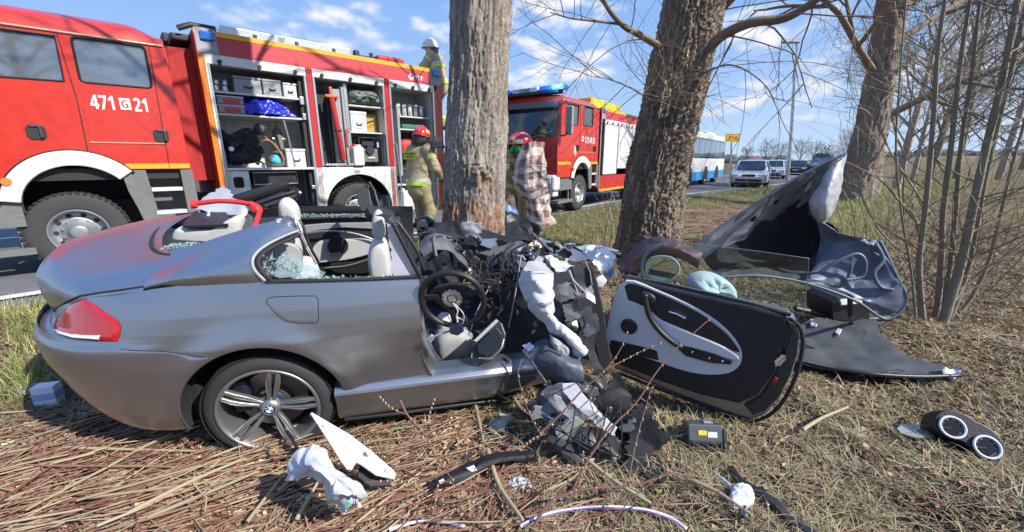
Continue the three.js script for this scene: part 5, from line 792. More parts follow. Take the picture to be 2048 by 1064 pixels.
{ const P = (n, g, m) => mesh(n, g, m, T1);
  // lettering
  P('fleet_number', plane(.62, .24, .795, 2.115, .004), alphaText(768, 256, (c) => { c.font = 'bold 250px sans-serif'; c.textBaseline = 'middle'; c.save(); c.scale(.72, 1); c.fillText('471', 8, 136); c.fillText('21', 700, 136); c.restore(); c.fillRect(342, 60, 130, 150); c.fillStyle = '#000'; c.font = 'bold 140px sans-serif'; c.fillText('G', 352, 138); }, [.82, .82, .82]));
  P('model_text', plane(.72, .07, -.42, 2.0, .004), alphaText(512, 50, (c) => { c.font = 'bold 46px sans-serif'; c.textBaseline = 'middle'; c.fillText('TGM 18.320', 120, 26); }, [.75, .75, .76]));
  P('emergency_number', plane(.42, .15, 5.16, 2.96, .006), alphaText(360, 128, (c) => { c.font = 'bold 96px sans-serif'; c.textBaseline = 'middle'; c.fillText('112', 128, 66); c.lineWidth = 12; c.beginPath(); c.arc(66, 64, 42, 0, 7); c.stroke(); c.lineWidth = 16; c.beginPath(); c.arc(96, 34, 52, 1.7, 3.1); c.stroke(); }, [.85, .85, .85]));
  // bay 1 fittings
  P('shelf', box6(1.81, 2.97, 2.36, 2.39, -.7, -.07), aluPaint); P('shelf', box6(1.81, 2.98, 2.05, 2.08, -.7, -.07), aluPaint); P('shelf', box6(1.79, 3.07, 1.25, 1.285, -.7, .0), whiteP);
  P('lower_panel', ext([[1.8, .62], [2.08, .62], [2.08, 1.24], [1.8, 1.24]], .03, -.06, [rrect(1.86, 2.0, .98, 1.15, .04)]), whiteP); P('lower_box', [box6(2.16, 2.78, 1.02, 1.2, -.4, -.12)], blackT); P('lower_box_frame', tube([[2.15, 1.21, -.1], [2.79, 1.21, -.1], [2.79, 1.02, -.1], [2.15, 1.02, -.1]], .012, 4, { closed: true }), alu); P('hanging_strap', tube([[2.45, 1.02, -.1], [2.42, .8, -.08], [2.48, .7, -.1]], .03, 5, { flat: .3 }), blackT);
  P('lower_back', box6(1.8, 3.06, .5, 1.24, -.68, -.65), greyT); P('drop_step', box6(2.62, 3.16, .32, .56, -.3, .02), aluPaint);
  P('pull_rail', [tube([[2.78, 1.3, -.1], [2.74, 1.75, -.1], [2.7, 2.04, -.1]], .016, 6)], alu); P('bay_post', box6(2.98, 3.05, .5, 2.72, -.3, -.08), blackT); P('post_fittings', [box(.06, .12, .06, 3.0, 2.35, -.06), box(.05, .1, .05, 3.01, 2.1, -.06), box(.06, .06, .08, 3.01, .95, -.03)], alu).userData.kind = 'stuff';
  // bay 2 fittings
  P('pull_out_wall', box6(3.62, 3.66, 1.34, 2.62, -.6, .06), greyBox); P('pull_out_wall_face', box6(3.48, 3.615, 1.36, 2.58, -.12, .02), greyBox); P('inner_post', box6(3.72, 3.78, 1.34, 2.7, -.5, -.08), alu);
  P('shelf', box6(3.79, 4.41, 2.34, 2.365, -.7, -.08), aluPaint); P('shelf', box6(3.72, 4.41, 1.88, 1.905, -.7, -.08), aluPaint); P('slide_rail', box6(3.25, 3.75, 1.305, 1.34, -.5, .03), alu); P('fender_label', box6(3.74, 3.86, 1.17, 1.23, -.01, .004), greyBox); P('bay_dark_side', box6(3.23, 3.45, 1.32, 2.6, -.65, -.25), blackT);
  // bay 3 fittings
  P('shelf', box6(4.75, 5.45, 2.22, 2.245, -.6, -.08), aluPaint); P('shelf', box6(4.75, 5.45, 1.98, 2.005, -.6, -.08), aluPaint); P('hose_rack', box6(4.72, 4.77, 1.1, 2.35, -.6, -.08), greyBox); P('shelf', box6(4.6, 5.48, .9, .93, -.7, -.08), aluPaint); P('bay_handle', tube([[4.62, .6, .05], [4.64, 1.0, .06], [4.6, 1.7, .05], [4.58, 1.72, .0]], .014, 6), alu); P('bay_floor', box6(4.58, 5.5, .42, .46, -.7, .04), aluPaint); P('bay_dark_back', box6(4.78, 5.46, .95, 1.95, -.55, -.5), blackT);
  // roof gear
  P('roof_locker', box6(2.05, 4.0, 3.172, 3.34, -1.2, -.28, .02), alu); for (const x of [2.5, 3.1, 3.7]) P('locker_latch', box(.05, .05, .02, x, 3.26, -.27), blackT);
  P('roof_rail', [tube([[1.55, 3.2, -.3], [1.7, 3.27, -.3], [2.0, 3.27, -.3]], .04, 6), box(.3, .1, .5, 1.6, 3.1, -.6, .03), box(.25, .14, .3, 1.52, 3.15, -.9, .03)], blackT).userData.kind = 'stuff'; P('roof_fan', [box(.4, .1, .4, 4.3, 3.22, -.5, .03), box(.1, .1, .1, 4.15, 3.3, -.4, .02), box(.06, .12, .06, 4.45, 3.3, -.42, .01)], blackT).userData.kind = 'stuff'; P('roof_cover', box(.55, .14, .6, 4.75, 3.24, -.5, .04), fireRedBody);
  P('ladder', [...[0, 1, 2, 3, 4, 5, 6, 7, 8].map((i) => tube([[br1() + .06, .5 + i * .3, -.35], [br1() + .06, .5 + i * .3, -.75]], .014, 5)), tube([[br1() + .06, .4, -.35], [br1() + .06, 3.4, -.35]], .018, 6), tube([[br1() + .06, .4, -.75], [br1() + .06, 3.4, -.75]], .018, 6)], alu);
  function br1() { return 5.72; } }
// things stowed in the lockers
const M1 = T1.matrixWorld.clone();
const inTruck = (name, label, cat, group, x, y, z) => { const o = thing(name, label, cat, group); o.position.set(x, y, z).applyMatrix4(M1); o.rotation.y = 43 * DEG; return o; };
function crate(label, x, y, z, w, h, d, m, group) { const o = inTruck('plastic_crate', label, 'crate', group, x, y, z); mesh('crate_body', box(w, h * .86, d, 0, h * .43, 0, .015), m, o); mesh('crate_lid', box(w * 1.05, h * .14, d * 1.04, 0, h * .93, 0, .01), m, o); mesh('crate_panel', box(w * .72, h * .5, .012, 0, h * .42, d / 2, .004), m, o); mesh('crate_handle', tube([[-w * .16, h * .45, d / 2 + .01], [-w * .14, h * .35, d / 2 + .02], [w * .14, h * .35, d / 2 + .02], [w * .16, h * .45, d / 2 + .01]], .01, 6), blackT, o); return o; }
crate('widest grey lidded crate on the top locker shelf', 2.27, 2.392, -.28, .36, .24, .34, greyBox, 'grey crates on the top locker shelf'); crate('grey lidded crate between two others on the top locker shelf', 2.6, 2.392, -.28, .26, .24, .34, greyBox, 'grey crates on the top locker shelf'); crate('pale grey narrow crate at the post end of the top shelf', 2.86, 2.392, -.26, .2, .22, .3, mat([.5, .52, .55], .5), 'grey crates on the top locker shelf');
crate('pale grey crate standing on the white locker floor', 2.82, 1.287, -.25, .3, .3, .3, mat([.52, .54, .56], .5)); crate('white crate on the middle shelf above the rear wheel', 3.98, 1.907, -.3, .3, .36, .3, mat([.62, .64, .67], .5)); crate('grey crate on the bottom shelf behind the firefighter', 5.1, .932, -.35, .4, .3, .4, greyBox);
for (const [k, lb] of [[0, 'clear toolbox with red tray lying under another toolbox'], [1, 'clear toolbox with red tray stacked on another toolbox']]) { const o = inTruck('tool_box', lb, 'toolbox', 'clear red toolboxes', 2.0, 2.082 + k * .125, -.2); mesh('box_tray', box(.34, .1, .28, 0, .05, 0, .015), mat([.30, .25, .27], .3), o); mesh('red_front', box(.2, .06, .02, .01, .05, .145, .006), mat([.6, .03, .05], .4), o); mesh('box_lid', box(.35, .02, .29, 0, .11, 0, .008), mat([.6, .58, .58], .25), o); }
{ const o = inTruck('folded_tarp', 'crumpled shiny blue tarpaulin on the second locker shelf', 'tarpaulin', null, 2.5, 2.083, -.28); mesh('tarp', patch([[V(-.32, .0, .2), V(-.2, .02, .24), V(.1, .02, .24), V(.42, .0, .2)], [V(-.34, .16, .16), V(-.15, .2, .18), V(.1, .22, .18), V(.3, .12, .16)], [V(-.3, .22, .0), V(-.1, .27, .0), V(.12, .26, 0), V(.25, .2, 0)], [V(-.3, .0, -.2), V(-.1, .0, -.2), V(.1, .0, -.2), V(.4, 0, -.2)]], 30, 36, { noise: .06, freq: 7 }), mat([.02, .03, .42], .25), o); }
for (let i = 0; i < 4; i++) { const o = inTruck('hose_coupling', 'small silver hose coupling at the front of the top shelf', 'coupling', 'silver hose couplings', 1.86 + (i % 2) * .11 + (i > 1 ? .02 : 0), 2.392 + (i > 1 ? .09 : 0), -.16 - (i > 1 ? .06 : 0)); mesh('coupling', lathe([[.02, 0], [.045, 0], [.045, .03], [.035, .035], [.04, .06], [.03, .085], [.015, .085]], 20), alu, o); }
{ const o = inTruck('breathing_set', 'heap of black breathing apparatus harness with hoses', 'breathing apparatus', null, 2.1, 1.287, -.28); const R = rngOf(4);
  mesh('air_cylinder', lathe([[0, 0], [.07, .01], [.085, .06], [.085, .4], [.06, .46], [.02, .5], [.02, .54], [0, .54]], 24).rotateZ(.25).translate(-.1, .04, 0), blackT, o); mesh('harness', pillow([V(-.25, .05, .1), V(-.22, .4, .1), V(-.05, .56, .08), V(.12, .6, .08), V(.22, .42, .1), V(.18, .1, .14)], .3, { noise: .14, freq: 8 }), mat([.018, .018, .022], .7), o);
  for (let i = 0; i < 9; i++) mesh('hose', tube([[(R() - .5) * .4, .1 + R() * .4, .18], [(R() - .5) * .5, R() * .5, .22], [(R() - .5) * .5, .05 + R() * .2, .2]], .014, 6, { smooth: 14 }), blackT, o); mesh('face_mask', pillow([V(.2, .5, .16), V(.3, .52, .16), V(.34, .62, .14), V(.24, .68, .12), V(.16, .6, .14)], .12), blackT, o); mesh('gauge', cyl(.035, .035, .03, 16, 'z').translate(-.2, .28, .27), alu, o); mesh('buckle', box(.05, .06, .02, .2, .02, .24), whiteP, o); mesh('teal_pouch', pillow([V(.34, .1, .12), V(.42, .2, .12), V(.5, .14, .12), V(.46, .06, .12)], .06), mat([.05, .45, .5], .6), o); mesh('tan_strap', tube([[.3, .48, .14], [.42, .34, .15], [.54, .12, .15]], .035, 6, { flat: .3 }), mat([.42, .24, .12], .7), o); mesh('orange_hose', tube([[.16, .3, .22], [.26, .42, .22], [.38, .4, .2], [.5, .2, .2], [.52, .1, .18]], .008, 6, { smooth: 20 }), mat([.6, .2, .1], .5), o); }
{ const o = inTruck('air_bottle', 'grey compressed air bottle clamped beside the silver rail', 'bottle', null, 2.66, 1.55, -.42); mesh('bottle', lathe([[0, 0], [.06, .01], [.075, .05], [.075, .3], [.05, .36], [.02, .38], [.02, .42], [0, .42]], 20), greyT, o); mesh('clamp', box(.2, .03, .1, 0, .2, 0), alu, o); }
{ const o = inTruck('black_bag', 'black rolled bag behind the pale grey crate', 'bag', null, 2.58, 1.287, -.3); mesh('bag', pillow([V(-.14, 0, 0), V(-.16, .14, 0), V(-.05, .25, 0), V(.08, .25, 0), V(.12, .1, 0), V(.08, 0, 0)], .3), greyT, o); }
{ const o = inTruck('hydrant_pipe', 'red standpipe fixed upright on the pull-out wall', 'standpipe', null, 3.55, 1.4, .04); mesh('pipe', tube([[0, 0, .02], [-.05, .5, .02], [-.1, 1.02, .02]], .045, 10), mat([.45, .03, .03], .4), o); mesh('head', [box(.22, .05, .06, -.1, 1.05, .02, .015), box(.05, .16, .05, -.11, 1.12, .02, .015)], mat([.62, .12, .05], .4), o); mesh('clip', box(.1, .04, .08, -.05, .5, .03), blackT, o); }
{ const o = inTruck('red_handle_frame', 'small red loop handle on the pull-out wall', 'handle', null, 3.7, 1.62, .07); mesh('loop', tube([[0, 0, 0], [-.06, .02, 0], [-.06, .3, 0], [0, .33, 0]], .012, 6), mat([.7, .08, .05], .4), o); }
{ const o = inTruck('jerry_can', 'white jerry can with red cap above the rear wheel', 'canister', null, 3.84, 1.3, -.02); mesh('can', box(.2, .34, .16, 0, .17, 0, .03), whiteP, o); mesh('cap', cyl(.03, .03, .05, 14).translate(-.05, .36, 0), mat([.6, .03, .03], .4), o); mesh('can_handle', box(.1, .03, .03, .03, .36, 0, .01), whiteP, o); }
{ const o = inTruck('generator', 'black portable generator above the rear wheel', 'generator', null, 4.15, 1.305, -.32); mesh('frame', [tube([[-.22, 0, .2], [-.22, .5, .2], [.2, .5, .2], [.2, 0, .2]], .018, 6), tube([[-.22, 0, -.2], [-.22, .5, -.2], [.2, .5, -.2], [.2, 0, -.2]], .018, 6)], blackT, o); mesh('motor', box(.34, .26, .3, 0, .18, 0, .03), greyT, o); mesh('tank', box(.26, .12, .3, -.02, .4, 0, .03), blackT, o); mesh('panel', box(.14, .03, .02, .02, .14, .16), whiteP, o); mesh('pull_starter', cyl(.08, .08, .06, 20, 'z').translate(0, .28, .16), blackT, o); mesh('label_plate', box(.06, .1, .01, .17, .38, .17), mat([.3, .4, .6], .4), o); }
{ const o = inTruck('green_tarp', 'folded dull green tarpaulin on the top shelf above the rear wheel', 'tarpaulin', null, 4.1, 2.367, -.3); mesh('tarp', pillow([V(-.26, .02, .1), V(-.25, .22, .1), V(0, .26, .1), V(.24, .24, .1), V(.27, .04, .1)], .4, { noise: .14, freq: 9 }), mat([.13, .17, .14], .7), o); }
{ const o = inTruck('yellow_case', 'dull yellow case behind the white crate', 'case', null, 4.28, 1.907, -.42); mesh('case', box(.22, .34, .3, 0, .17, 0, .02), mat([.42, .26, .04], .5), o); mesh('strap', box(.23, .03, .31, 0, .2, 0, .006).rotateZ(.3), blackT, o); }
for (let i = 0; i < 5; i++) { const o = inTruck('flat_hose_coil', 'pale rolled fire hose on the top shelf behind the firefighter', 'fire hose', 'rolled hoses in the rear locker', 4.86 + i * .13, 2.247, -.26); mesh('coil', lathe([[.03, -.03], [.11, -.035], [.12, -.02], [.12, .02], [.11, .035], [.03, .03]], 24, 'z').rotateY(.9).translate(0, .125, 0), mat([.55, .55, .53], .8), o); mesh('coil_rings', [.05, .08].map((r) => new THREE.TorusGeometry(r, .008, 6, 24).rotateY(.9).translate(.02, .125, .03)), greyBox, o); }
{ const o = inTruck('green_mat', 'dark green folded mat on the narrow shelf under the hoses', 'mat', null, 5.1, 2.007, -.25); mesh('mat', box(.55, .09, .3, 0, .045, 0, .03), mat([.05, .16, .09], .8), o); }
{ const o = inTruck('red_bag', 'red kit bag in the rear locker beside the red helmet', 'bag', null, 4.98, 1.5, -.4); mesh('bag', pillow([V(-.16, 0, .1), V(-.17, .25, .1), V(0, .32, .1), V(.16, .26, .1), V(.16, .02, .1)], .26), mat([.5, .03, .03], .6), o); }
{ const o = inTruck('white_drum', 'white canister on the floor of the rear locker', 'canister', null, 4.86, .462, -.15); mesh('drum', box(.3, .34, .26, 0, .17, 0, .04), whiteP, o); mesh('drum_cap', cyl(.03, .03, .05, 14).translate(-.08, .36, 0), whiteP, o); }
{ const o = inTruck('blue_green_box', 'small green and white packet on the edge of the rear locker floor', 'packet', null, 5.2, .462, -.05); mesh('packet', box(.2, .1, .14, 0, .05, 0, .008), mat([.12, .4, .25], .5), o); mesh('packet_band', box(.202, .04, .142, 0, .06, 0, .004), whiteP, o); }
// second engine
const T2 = engine('fire_engine', 'red fire engine with closed white shutters and yellow roof boxes farther along the road', V(1.99, ROAD_H, -11.9), (90 - 35.4) * DEG, {
  cabRear: 1.05, cabFront: -1.42, bodyFront: 1.2, bodyRear: 6.2, wx: [-.02, 4.3], archX: -.02, win2: [-.02, .6], win1: [-1.0, -.34], doorX: -.2, handles: [-.36, .78], step: [.44, 1.14], headTop: 2.62, bodyTop: 2.92, lit: true, sign: true, rim: mat([.5, .51, .52], .35, { metalness: .7 }), roofH: .2,
  bays: [[1.5, 2.6, .98], [2.68, 3.9, 1.15], [4.0, 5.9, 1.15]] });
{ const P = (n, g, m) => mesh(n, g, m, T2);
  P('lower_skirt', box6(1.275, 3.5, .5, .93, -.06, -.002), fireRedBody); P('skirt_stripe', box6(1.3, 3.45, .44, .52, -.05, .003), stripeY);
  P('roof_box', box6(.95, 2.0, 2.93, 3.2, -1.1, -.25, .02), mat([.78, .5, .02], .4)); P('roof_box', box6(2.02, 3.3, 2.93, 3.18, -1.1, -.25, .02), mat([.78, .5, .02], .4));
  P('fleet_number', plane(.75, .26, .5, 1.96, .004), alphaText(512, 180, (c) => { c.font = 'bold 170px sans-serif'; c.textBaseline = 'middle'; c.save(); c.scale(.62, 1); c.fillText('479', 4, 94); c.fillText('31', 560, 94); c.restore(); c.fillRect(222, 40, 90, 104); c.fillStyle = '#000'; c.font = 'bold 100px sans-serif'; c.fillText('G', 228, 94); }, [.82, .82, .82]));
  P('round_emblem', new THREE.RingGeometry(.045, .075, 24).translate(-.02, 1.98, .004), mat([.7, .7, .72], .5)); P('door_crest', ext([[-.55, 1.78], [-.37, 1.78], [-.37, 1.6], [-.46, 1.5], [-.55, 1.6]], .008, 0), mat([.7, .45, .2], .5)); P('crest_shield', ext([[-.51, 1.74], [-.41, 1.74], [-.41, 1.62], [-.46, 1.56], [-.51, 1.62]], .006, .008), mat([.75, .7, .62], .5)); }
// ---------- people ----------
function surf(caps, cell, k = .03) {
  let lo = V(1e9, 1e9, 1e9), hi = V(-1e9, -1e9, -1e9); for (const c of caps) for (const [p, r] of [[c.a, c.ra], [c.b, c.rb]]) { lo.min(p.clone().subScalar(r + .03)); hi.max(p.clone().addScalar(r + .03)); }
  const ctr = lo.clone().add(hi).multiplyScalar(.5), dim = Math.max(hi.x - lo.x, hi.y - lo.y, hi.z - lo.z), n = Math.ceil(dim / cell) + 8, half = n / 2, S = half * cell;
  const mc = new MarchingCubes(n, new THREE.MeshBasicMaterial(), false, false, 120000); mc.isolation = 0; const f = mc.field; f.fill(-9);
  const d = new THREE.Vector3(), q = new THREE.Vector3();
  for (const c of caps) { const ab = c.b.clone().sub(c.a), L2 = Math.max(1e-9, ab.lengthSq()), R = Math.max(c.ra, c.rb) * (c.wide || 1) + k + cell * 2; const ix = (v, ax) => clamp(Math.round((v - ctr[ax]) / S * half + half), 1, n - 2); const i0 = [], i1 = []; for (const ax of ['x', 'y', 'z']) { i0.push(ix(Math.min(c.a[ax], c.b[ax]) - R, ax)); i1.push(ix(Math.max(c.a[ax], c.b[ax]) + R, ax)); }
    for (let z = i0[2]; z <= i1[2]; z++) for (let y = i0[1]; y <= i1[1]; y++) for (let x = i0[0]; x <= i1[0]; x++) { q.set((x - half) / half * S + ctr.x, (y - half) / half * S + ctr.y, (z - half) / half * S + ctr.z); d.copy(q).sub(c.a); const t = clamp(d.dot(ab) / L2); d.addScaledVector(ab, -t); if (c.wide) { const s = c.side || V(1, 0, 0), m = d.dot(s); d.addScaledVector(s, -m * (1 - 1 / c.wide)); } const dd = d.length() - lerp(c.ra, c.rb, t), o = z * n * n + y * n + x, old = -f[o]; const h = clamp(.5 + .5 * (old - dd) / k); f[o] = -(lerp(old, dd, h) - k * h * (1 - h)); } }
  mc.update(); const cnt = mc.count, g = new THREE.BufferGeometry(), p = new Float32Array(cnt * 3), nn = new Float32Array(cnt * 3);
  for (let i = 0; i < cnt; i++) { p[i * 3] = mc.positionArray[i * 3] * S + ctr.x; p[i * 3 + 1] = mc.positionArray[i * 3 + 1] * S + ctr.y; p[i * 3 + 2] = mc.positionArray[i * 3 + 2] * S + ctr.z; for (let j = 0; j < 3; j++) nn[i * 3 + j] = mc.normalArray[i * 3 + j]; }
  g.setAttribute('position', new THREE.BufferAttribute(p, 3)); const w = mergeVertices(g, 1e-5); w.computeVertexNormals(); w.setAttribute('uv', new THREE.BufferAttribute(new Float32Array(w.attributes.position.count * 2), 2)); return w;
}
const cap = (a, b, ra, rb, o = {}) => ({ a: V(...a), b: V(...b), ra, rb, ...o });
const skinM = mat([.52, .32, .23], .55), khaki = mat([.40, .32, .19], .9, { bumpMap: fineBump, bumpScale: .004 }), khakiDk = mat([.31, .25, .14], .9, { bumpMap: fineBump, bumpScale: .004 }), lime = mat([.52, .70, .05], .5), silverT = mat([.48, .49, .50], .35), bootM = mat([.02, .02, .02], .5), gloveM = mat([.04, .04, .045], .7), greenM = mat([.03, .33, .07], .6);
function firefighter(label, pos, rotY, J, o = {}) {
  const F = thing('person', label, 'person', 'firefighters'); F.position.copy(pos); F.rotation.y = rotY; F.scale.setScalar(o.scale || 1);
  const s = V(1, 0, 0), { hip, chest, neck, head } = J; const hw = .1;
  const mid = (a, b, t) => a.map((q, i) => lerp(q, b[i], t));
  const body = [cap(hip, chest, .12, .13, { wide: 1.25, side: s }), cap(chest, neck, .12, .06), cap(neck, head, .055, .07), cap(head, [head[0], head[1] + .05, head[2]], .085, .085), cap([head[0], head[1] - .07, head[2] + .04], [head[0], head[1] - .02, head[2] + .06], .05, .06)];
  const hd = J.face || [0, 0, 1], fx = (r, u, f) => [head[0] + hd[2] * r + hd[0] * f, head[1] + u, head[2] - hd[0] * r + hd[2] * f];
  body.push(cap(fx(0, .0, .09), fx(0, -.025, .105), .014, .018)); for (const e of [-1, 1]) body.push(cap(fx(e * .085, .02, 0), fx(e * .085, -.02, 0), .018, .015));
  const jacket = [cap(hip, chest, .165, .175, { wide: 1.25, side: s }), cap(chest, mid(chest, neck, .7), .165, .085, { wide: 1.15, side: s }), cap([hip[0], hip[1] - .12, hip[2]], hip, .175, .17, { wide: 1.2, side: s })];
  const trou = [cap([hip[0], hip[1] - .05, hip[2]], hip, .15, .15, { wide: 1.2, side: s })], boots = [];
  for (const k of ['L', 'R']) {
    const a = J['sh' + k], b = J['el' + k], c = J['ha' + k], p = J['hp' + k], q = J['kn' + k], r = J['an' + k];
    body.push(cap(a, b, .05, .04), cap(b, c, .04, .028), cap(p, q, .08, .06), cap(q, r, .055, .04));
    jacket.push(cap(mid(chest, a, .6), a, .1, .095), cap(a, b, .09, .075), cap(b, mid(b, c, .92), .074, .06));
    trou.push(cap(hip, p, .14, .12), cap(p, q, .115, .09), cap(q, mid(q, r, .95), .09, .085)); const toe = J['to' + k] || [r[0], r[1] - .06, r[2] + .15]; boots.push(cap(r, [r[0], r[1] - .03, r[2]], .06, .055), cap([r[0], r[1] - .04, r[2]], toe, .05, .042));
    // gloved hand with fingers
    const f = V(...c).sub(V(...b)).normalize(), sd = (Math.abs(f.y) > .8 ? V(0, 0, 1) : V(0, 1, 0)).cross(f).normalize(), up = f.clone().cross(sd), w = V(...c), H = (x, y, z) => { const v = w.clone().addScaledVector(sd, x).addScaledVector(up, y).addScaledVector(f, z); return [v.x, v.y, v.z]; };
    const hand = [cap(H(0, 0, -.04), H(0, 0, .05), .032, .036, { wide: 1.3, side: sd })]; [[-.033, .085], [-.011, .1], [.011, .096], [.033, .08]].forEach(([x, l]) => { hand.push(cap(H(x, 0, .05), H(x * 1.05, -.012, .05 + l * .5), .0115, .011), cap(H(x * 1.05, -.012, .05 + l * .5), H(x, -.04, .05 + l * .8), .011, .0095)); }); hand.push(cap(H(.035, -.005, .0), H(.062, -.02, .045), .013, .012), cap(H(.062, -.02, .045), H(.058, -.035, .08), .012, .01));
    mesh('glove', surf(hand, .006, .008), o.glove || gloveM, F);
    for (const [u0, u1, t, rr] of [[a, b, .35, .093], [b, c, .72, .072]]) F.add(bandOn(u0, u1, t, rr, o));
    F.add(bandOn(q, r, .62, .096, o, 1.0));
  }
  mesh('body', surf(body, .011, .025), skinM, F); mesh('jacket', surf(jacket, .013, .05), o.jacket || khaki, F); mesh('trousers', surf(trou, .013, .05), khakiDk, F); mesh('boots', surf(boots, .01, .03), bootM, F);
  function bandOn(a, b, t, r, o2) { const A = V(...a), B = V(...b), d = B.clone().sub(A).normalize(), p = A.clone().lerp(B, t), g = mergeGeometries([cyl(r, r, .035, 24).translate(0, .0, 0)]); const m = new THREE.Mesh(new THREE.CylinderGeometry(r, r, .06, 24, 1, true), lime); m.name = 'reflective_band'; m.position.copy(p); m.quaternion.setFromUnitVectors(V(0, 1, 0), d); const m2 = new THREE.Mesh(new THREE.CylinderGeometry(r + .002, r + .002, .022, 24, 1, true), silverT); m2.name = 'silver_strip'; m.add(m2); return m; }
  const hipB = (t, r) => { const p = mid(hip, chest, t); const m = new THREE.Mesh(new THREE.CylinderGeometry(r, r, .06, 32, 1, true), lime); m.name = 'reflective_band'; m.position.set(...p); m.scale.x = 1.22; const d = V(...chest).sub(V(...hip)).normalize(); m.quaternion.setFromUnitVectors(V(0, 1, 0), d); F.add(m); const m2 = new THREE.Mesh(new THREE.CylinderGeometry(r + .001, r + .001, .045, 32, 1, true).translate(0, .055, 0), silverT); m2.name = 'silver_strip'; m.add(m2); };
  hipB(-.12, .183); if (o.chestBand) hipB(.75, .185);
  // helmet
  const he = new THREE.Group(); he.name = 'helmet'; he.position.set(head[0], head[1] + .035, head[2]); he.rotation.y = Math.atan2(hd[0], hd[2]); if (o.tilt) he.rotation.x = o.tilt; F.add(he);
  const hm = mat(o.helmet || [.55, .02, .02], .25, { clearcoat: .8 });
  mesh('shell', (() => { const g = new THREE.SphereGeometry(.145, 32, 20, 0, 2 * Math.PI, 0, Math.PI * .56); g.scale(.92, 1, 1.12); return g; })(), hm, he); mesh('comb', (() => { const g = new THREE.TorusGeometry(.148, .016, 8, 24, Math.PI * .8).rotateY(Math.PI / 2).rotateX(-.1); g.rotateX(-.25); return g; })(), hm, he);
  mesh('brim', (() => { const g = new THREE.TorusGeometry(.15, .012, 6, 32); g.rotateX(Math.PI / 2); g.scale(.92, 1, 1.2); g.translate(0, -.028, 0); return g; })(), hm, he); mesh('visor', (() => { const g = new THREE.SphereGeometry(.15, 20, 8, Math.PI * .15, Math.PI * .7, Math.PI * .42, Math.PI * .14); g.scale(.95, 1, 1.15); return g; })(), mat([.6, .62, .6], .1, { metalness: .5 }), he); mesh('helmet_stripe', (() => { const g = new THREE.SphereGeometry(.147, 20, 8, -Math.PI * .2, Math.PI * .4, Math.PI * .3, Math.PI * .12); g.scale(.92, 1, 1.12); return g; })(), o.helmetStripe || mat([.7, .5, .05], .4), he);
  mesh('neck_guard', patch([[V(-.12, -.04, -.08), V(0, -.04, -.16), V(.12, -.04, -.08)], [V(-.12, -.17, -.07), V(0, -.2, -.14), V(.12, -.17, -.07)]], 8, 12, { thick: .012 }), blackT, he);
  if (o.mask) mesh('green_mask', pillow([V(-.07, -.14, .1), V(-.08, -.05, .1), V(0, -.03, .13), V(.08, -.05, .1), V(.07, -.14, .1), V(0, -.17, .12)], .07), greenM, he);
  return F;
}
{ // firefighter at the rear locker, seen from behind
  const base = PZ(842, 445, 7.1); base.y = ROAD_H;
  const J = { hip: [0, .98, 0], chest: [.02, 1.36, .06], neck: [.03, 1.55, .1], head: [.05, 1.67, .15], face: [.5, 0, .87], shL: [-.2, 1.47, .06], elL: [-.27, 1.2, .14], haL: [-.2, 1.05, .33], shR: [.22, 1.47, .08], elR: [.33, 1.2, .12], haR: [.4, .98, .22], hpL: [-.1, .9, 0], knL: [-.13, .5, .1], anL: [-.15, .1, -.05], hpR: [.1, .9, 0], knR: [.16, .52, .14], anR: [.2, .1, .16] };
  const F = firefighter('firefighter in red helmet seen from behind, bending towards the open rear locker', base, 140 * DEG, J, { scale: 1.06, tilt: .25 });
  const t = alphaText(256, 96, (c) => { c.font = 'bold 34px sans-serif'; c.textAlign = 'center'; c.fillText('PAŃSTWOWA', 128, 40); c.fillText('STRAŻ POŻ.', 128, 80); }, [.03, .04, .02]);
  mesh('back_patch', new THREE.PlaneGeometry(.32, .12).rotateY(Math.PI).rotateX(.12).translate(.015, 1.395, -.135), mat([.55, .72, .06], .5), F); mesh('patch_text', new THREE.PlaneGeometry(.31, .11).rotateY(Math.PI).rotateX(.12).translate(.015, 1.395, -.139), t, F);
  for (const x of [-.07, .1]) mesh('back_stripe', box(.03, .26, .01, x, 1.17, -.175, .003).rotateX(.06), lime, F);
  const tb = thing('black_tablet_case', 'open black case in the hands of the firefighter at the locker', 'case'); tb.position.copy(PZ(876, 292, 7.0)); tb.rotation.set(.3, .5, -.15); tb.scale.setScalar(.75); mesh('case_base', box(.34, .03, .26, 0, 0, 0, .01), blackT, tb); mesh('case_lid', box(.34, .2, .02, 0, .1, -.13, .008).rotateX(-.3), blackT, tb);
}
{ // firefighter on the ladder, white helmet
  const p = V(5.98, 2.05, -.45).applyMatrix4(M1);
  const J = { hip: [0, .98, 0], chest: [0, 1.36, .08], neck: [0, 1.54, .12], head: [0, 1.66, .18], face: [.3, -.1, .9], shL: [-.2, 1.47, .08], elL: [-.28, 1.25, .26], haL: [-.2, 1.17, .48], shR: [.2, 1.47, .1], elR: [.29, 1.24, .24], haR: [.18, 1.14, .46], hpL: [-.1, .9, 0], knL: [-.12, .52, .12], anL: [-.12, .1, .0], hpR: [.1, .9, 0], knR: [.13, .52, .1], anR: [.13, .1, .02] };
  firefighter('firefighter in white helmet standing on the ladder behind the truck', p, -47 * DEG - 55 * DEG, J, { helmet: [.72, .7, .68], chestBand: true, helmetStripe: mat([.6, .1, .1], .4), glove: mat([.05, .22, .55], .5) });
}
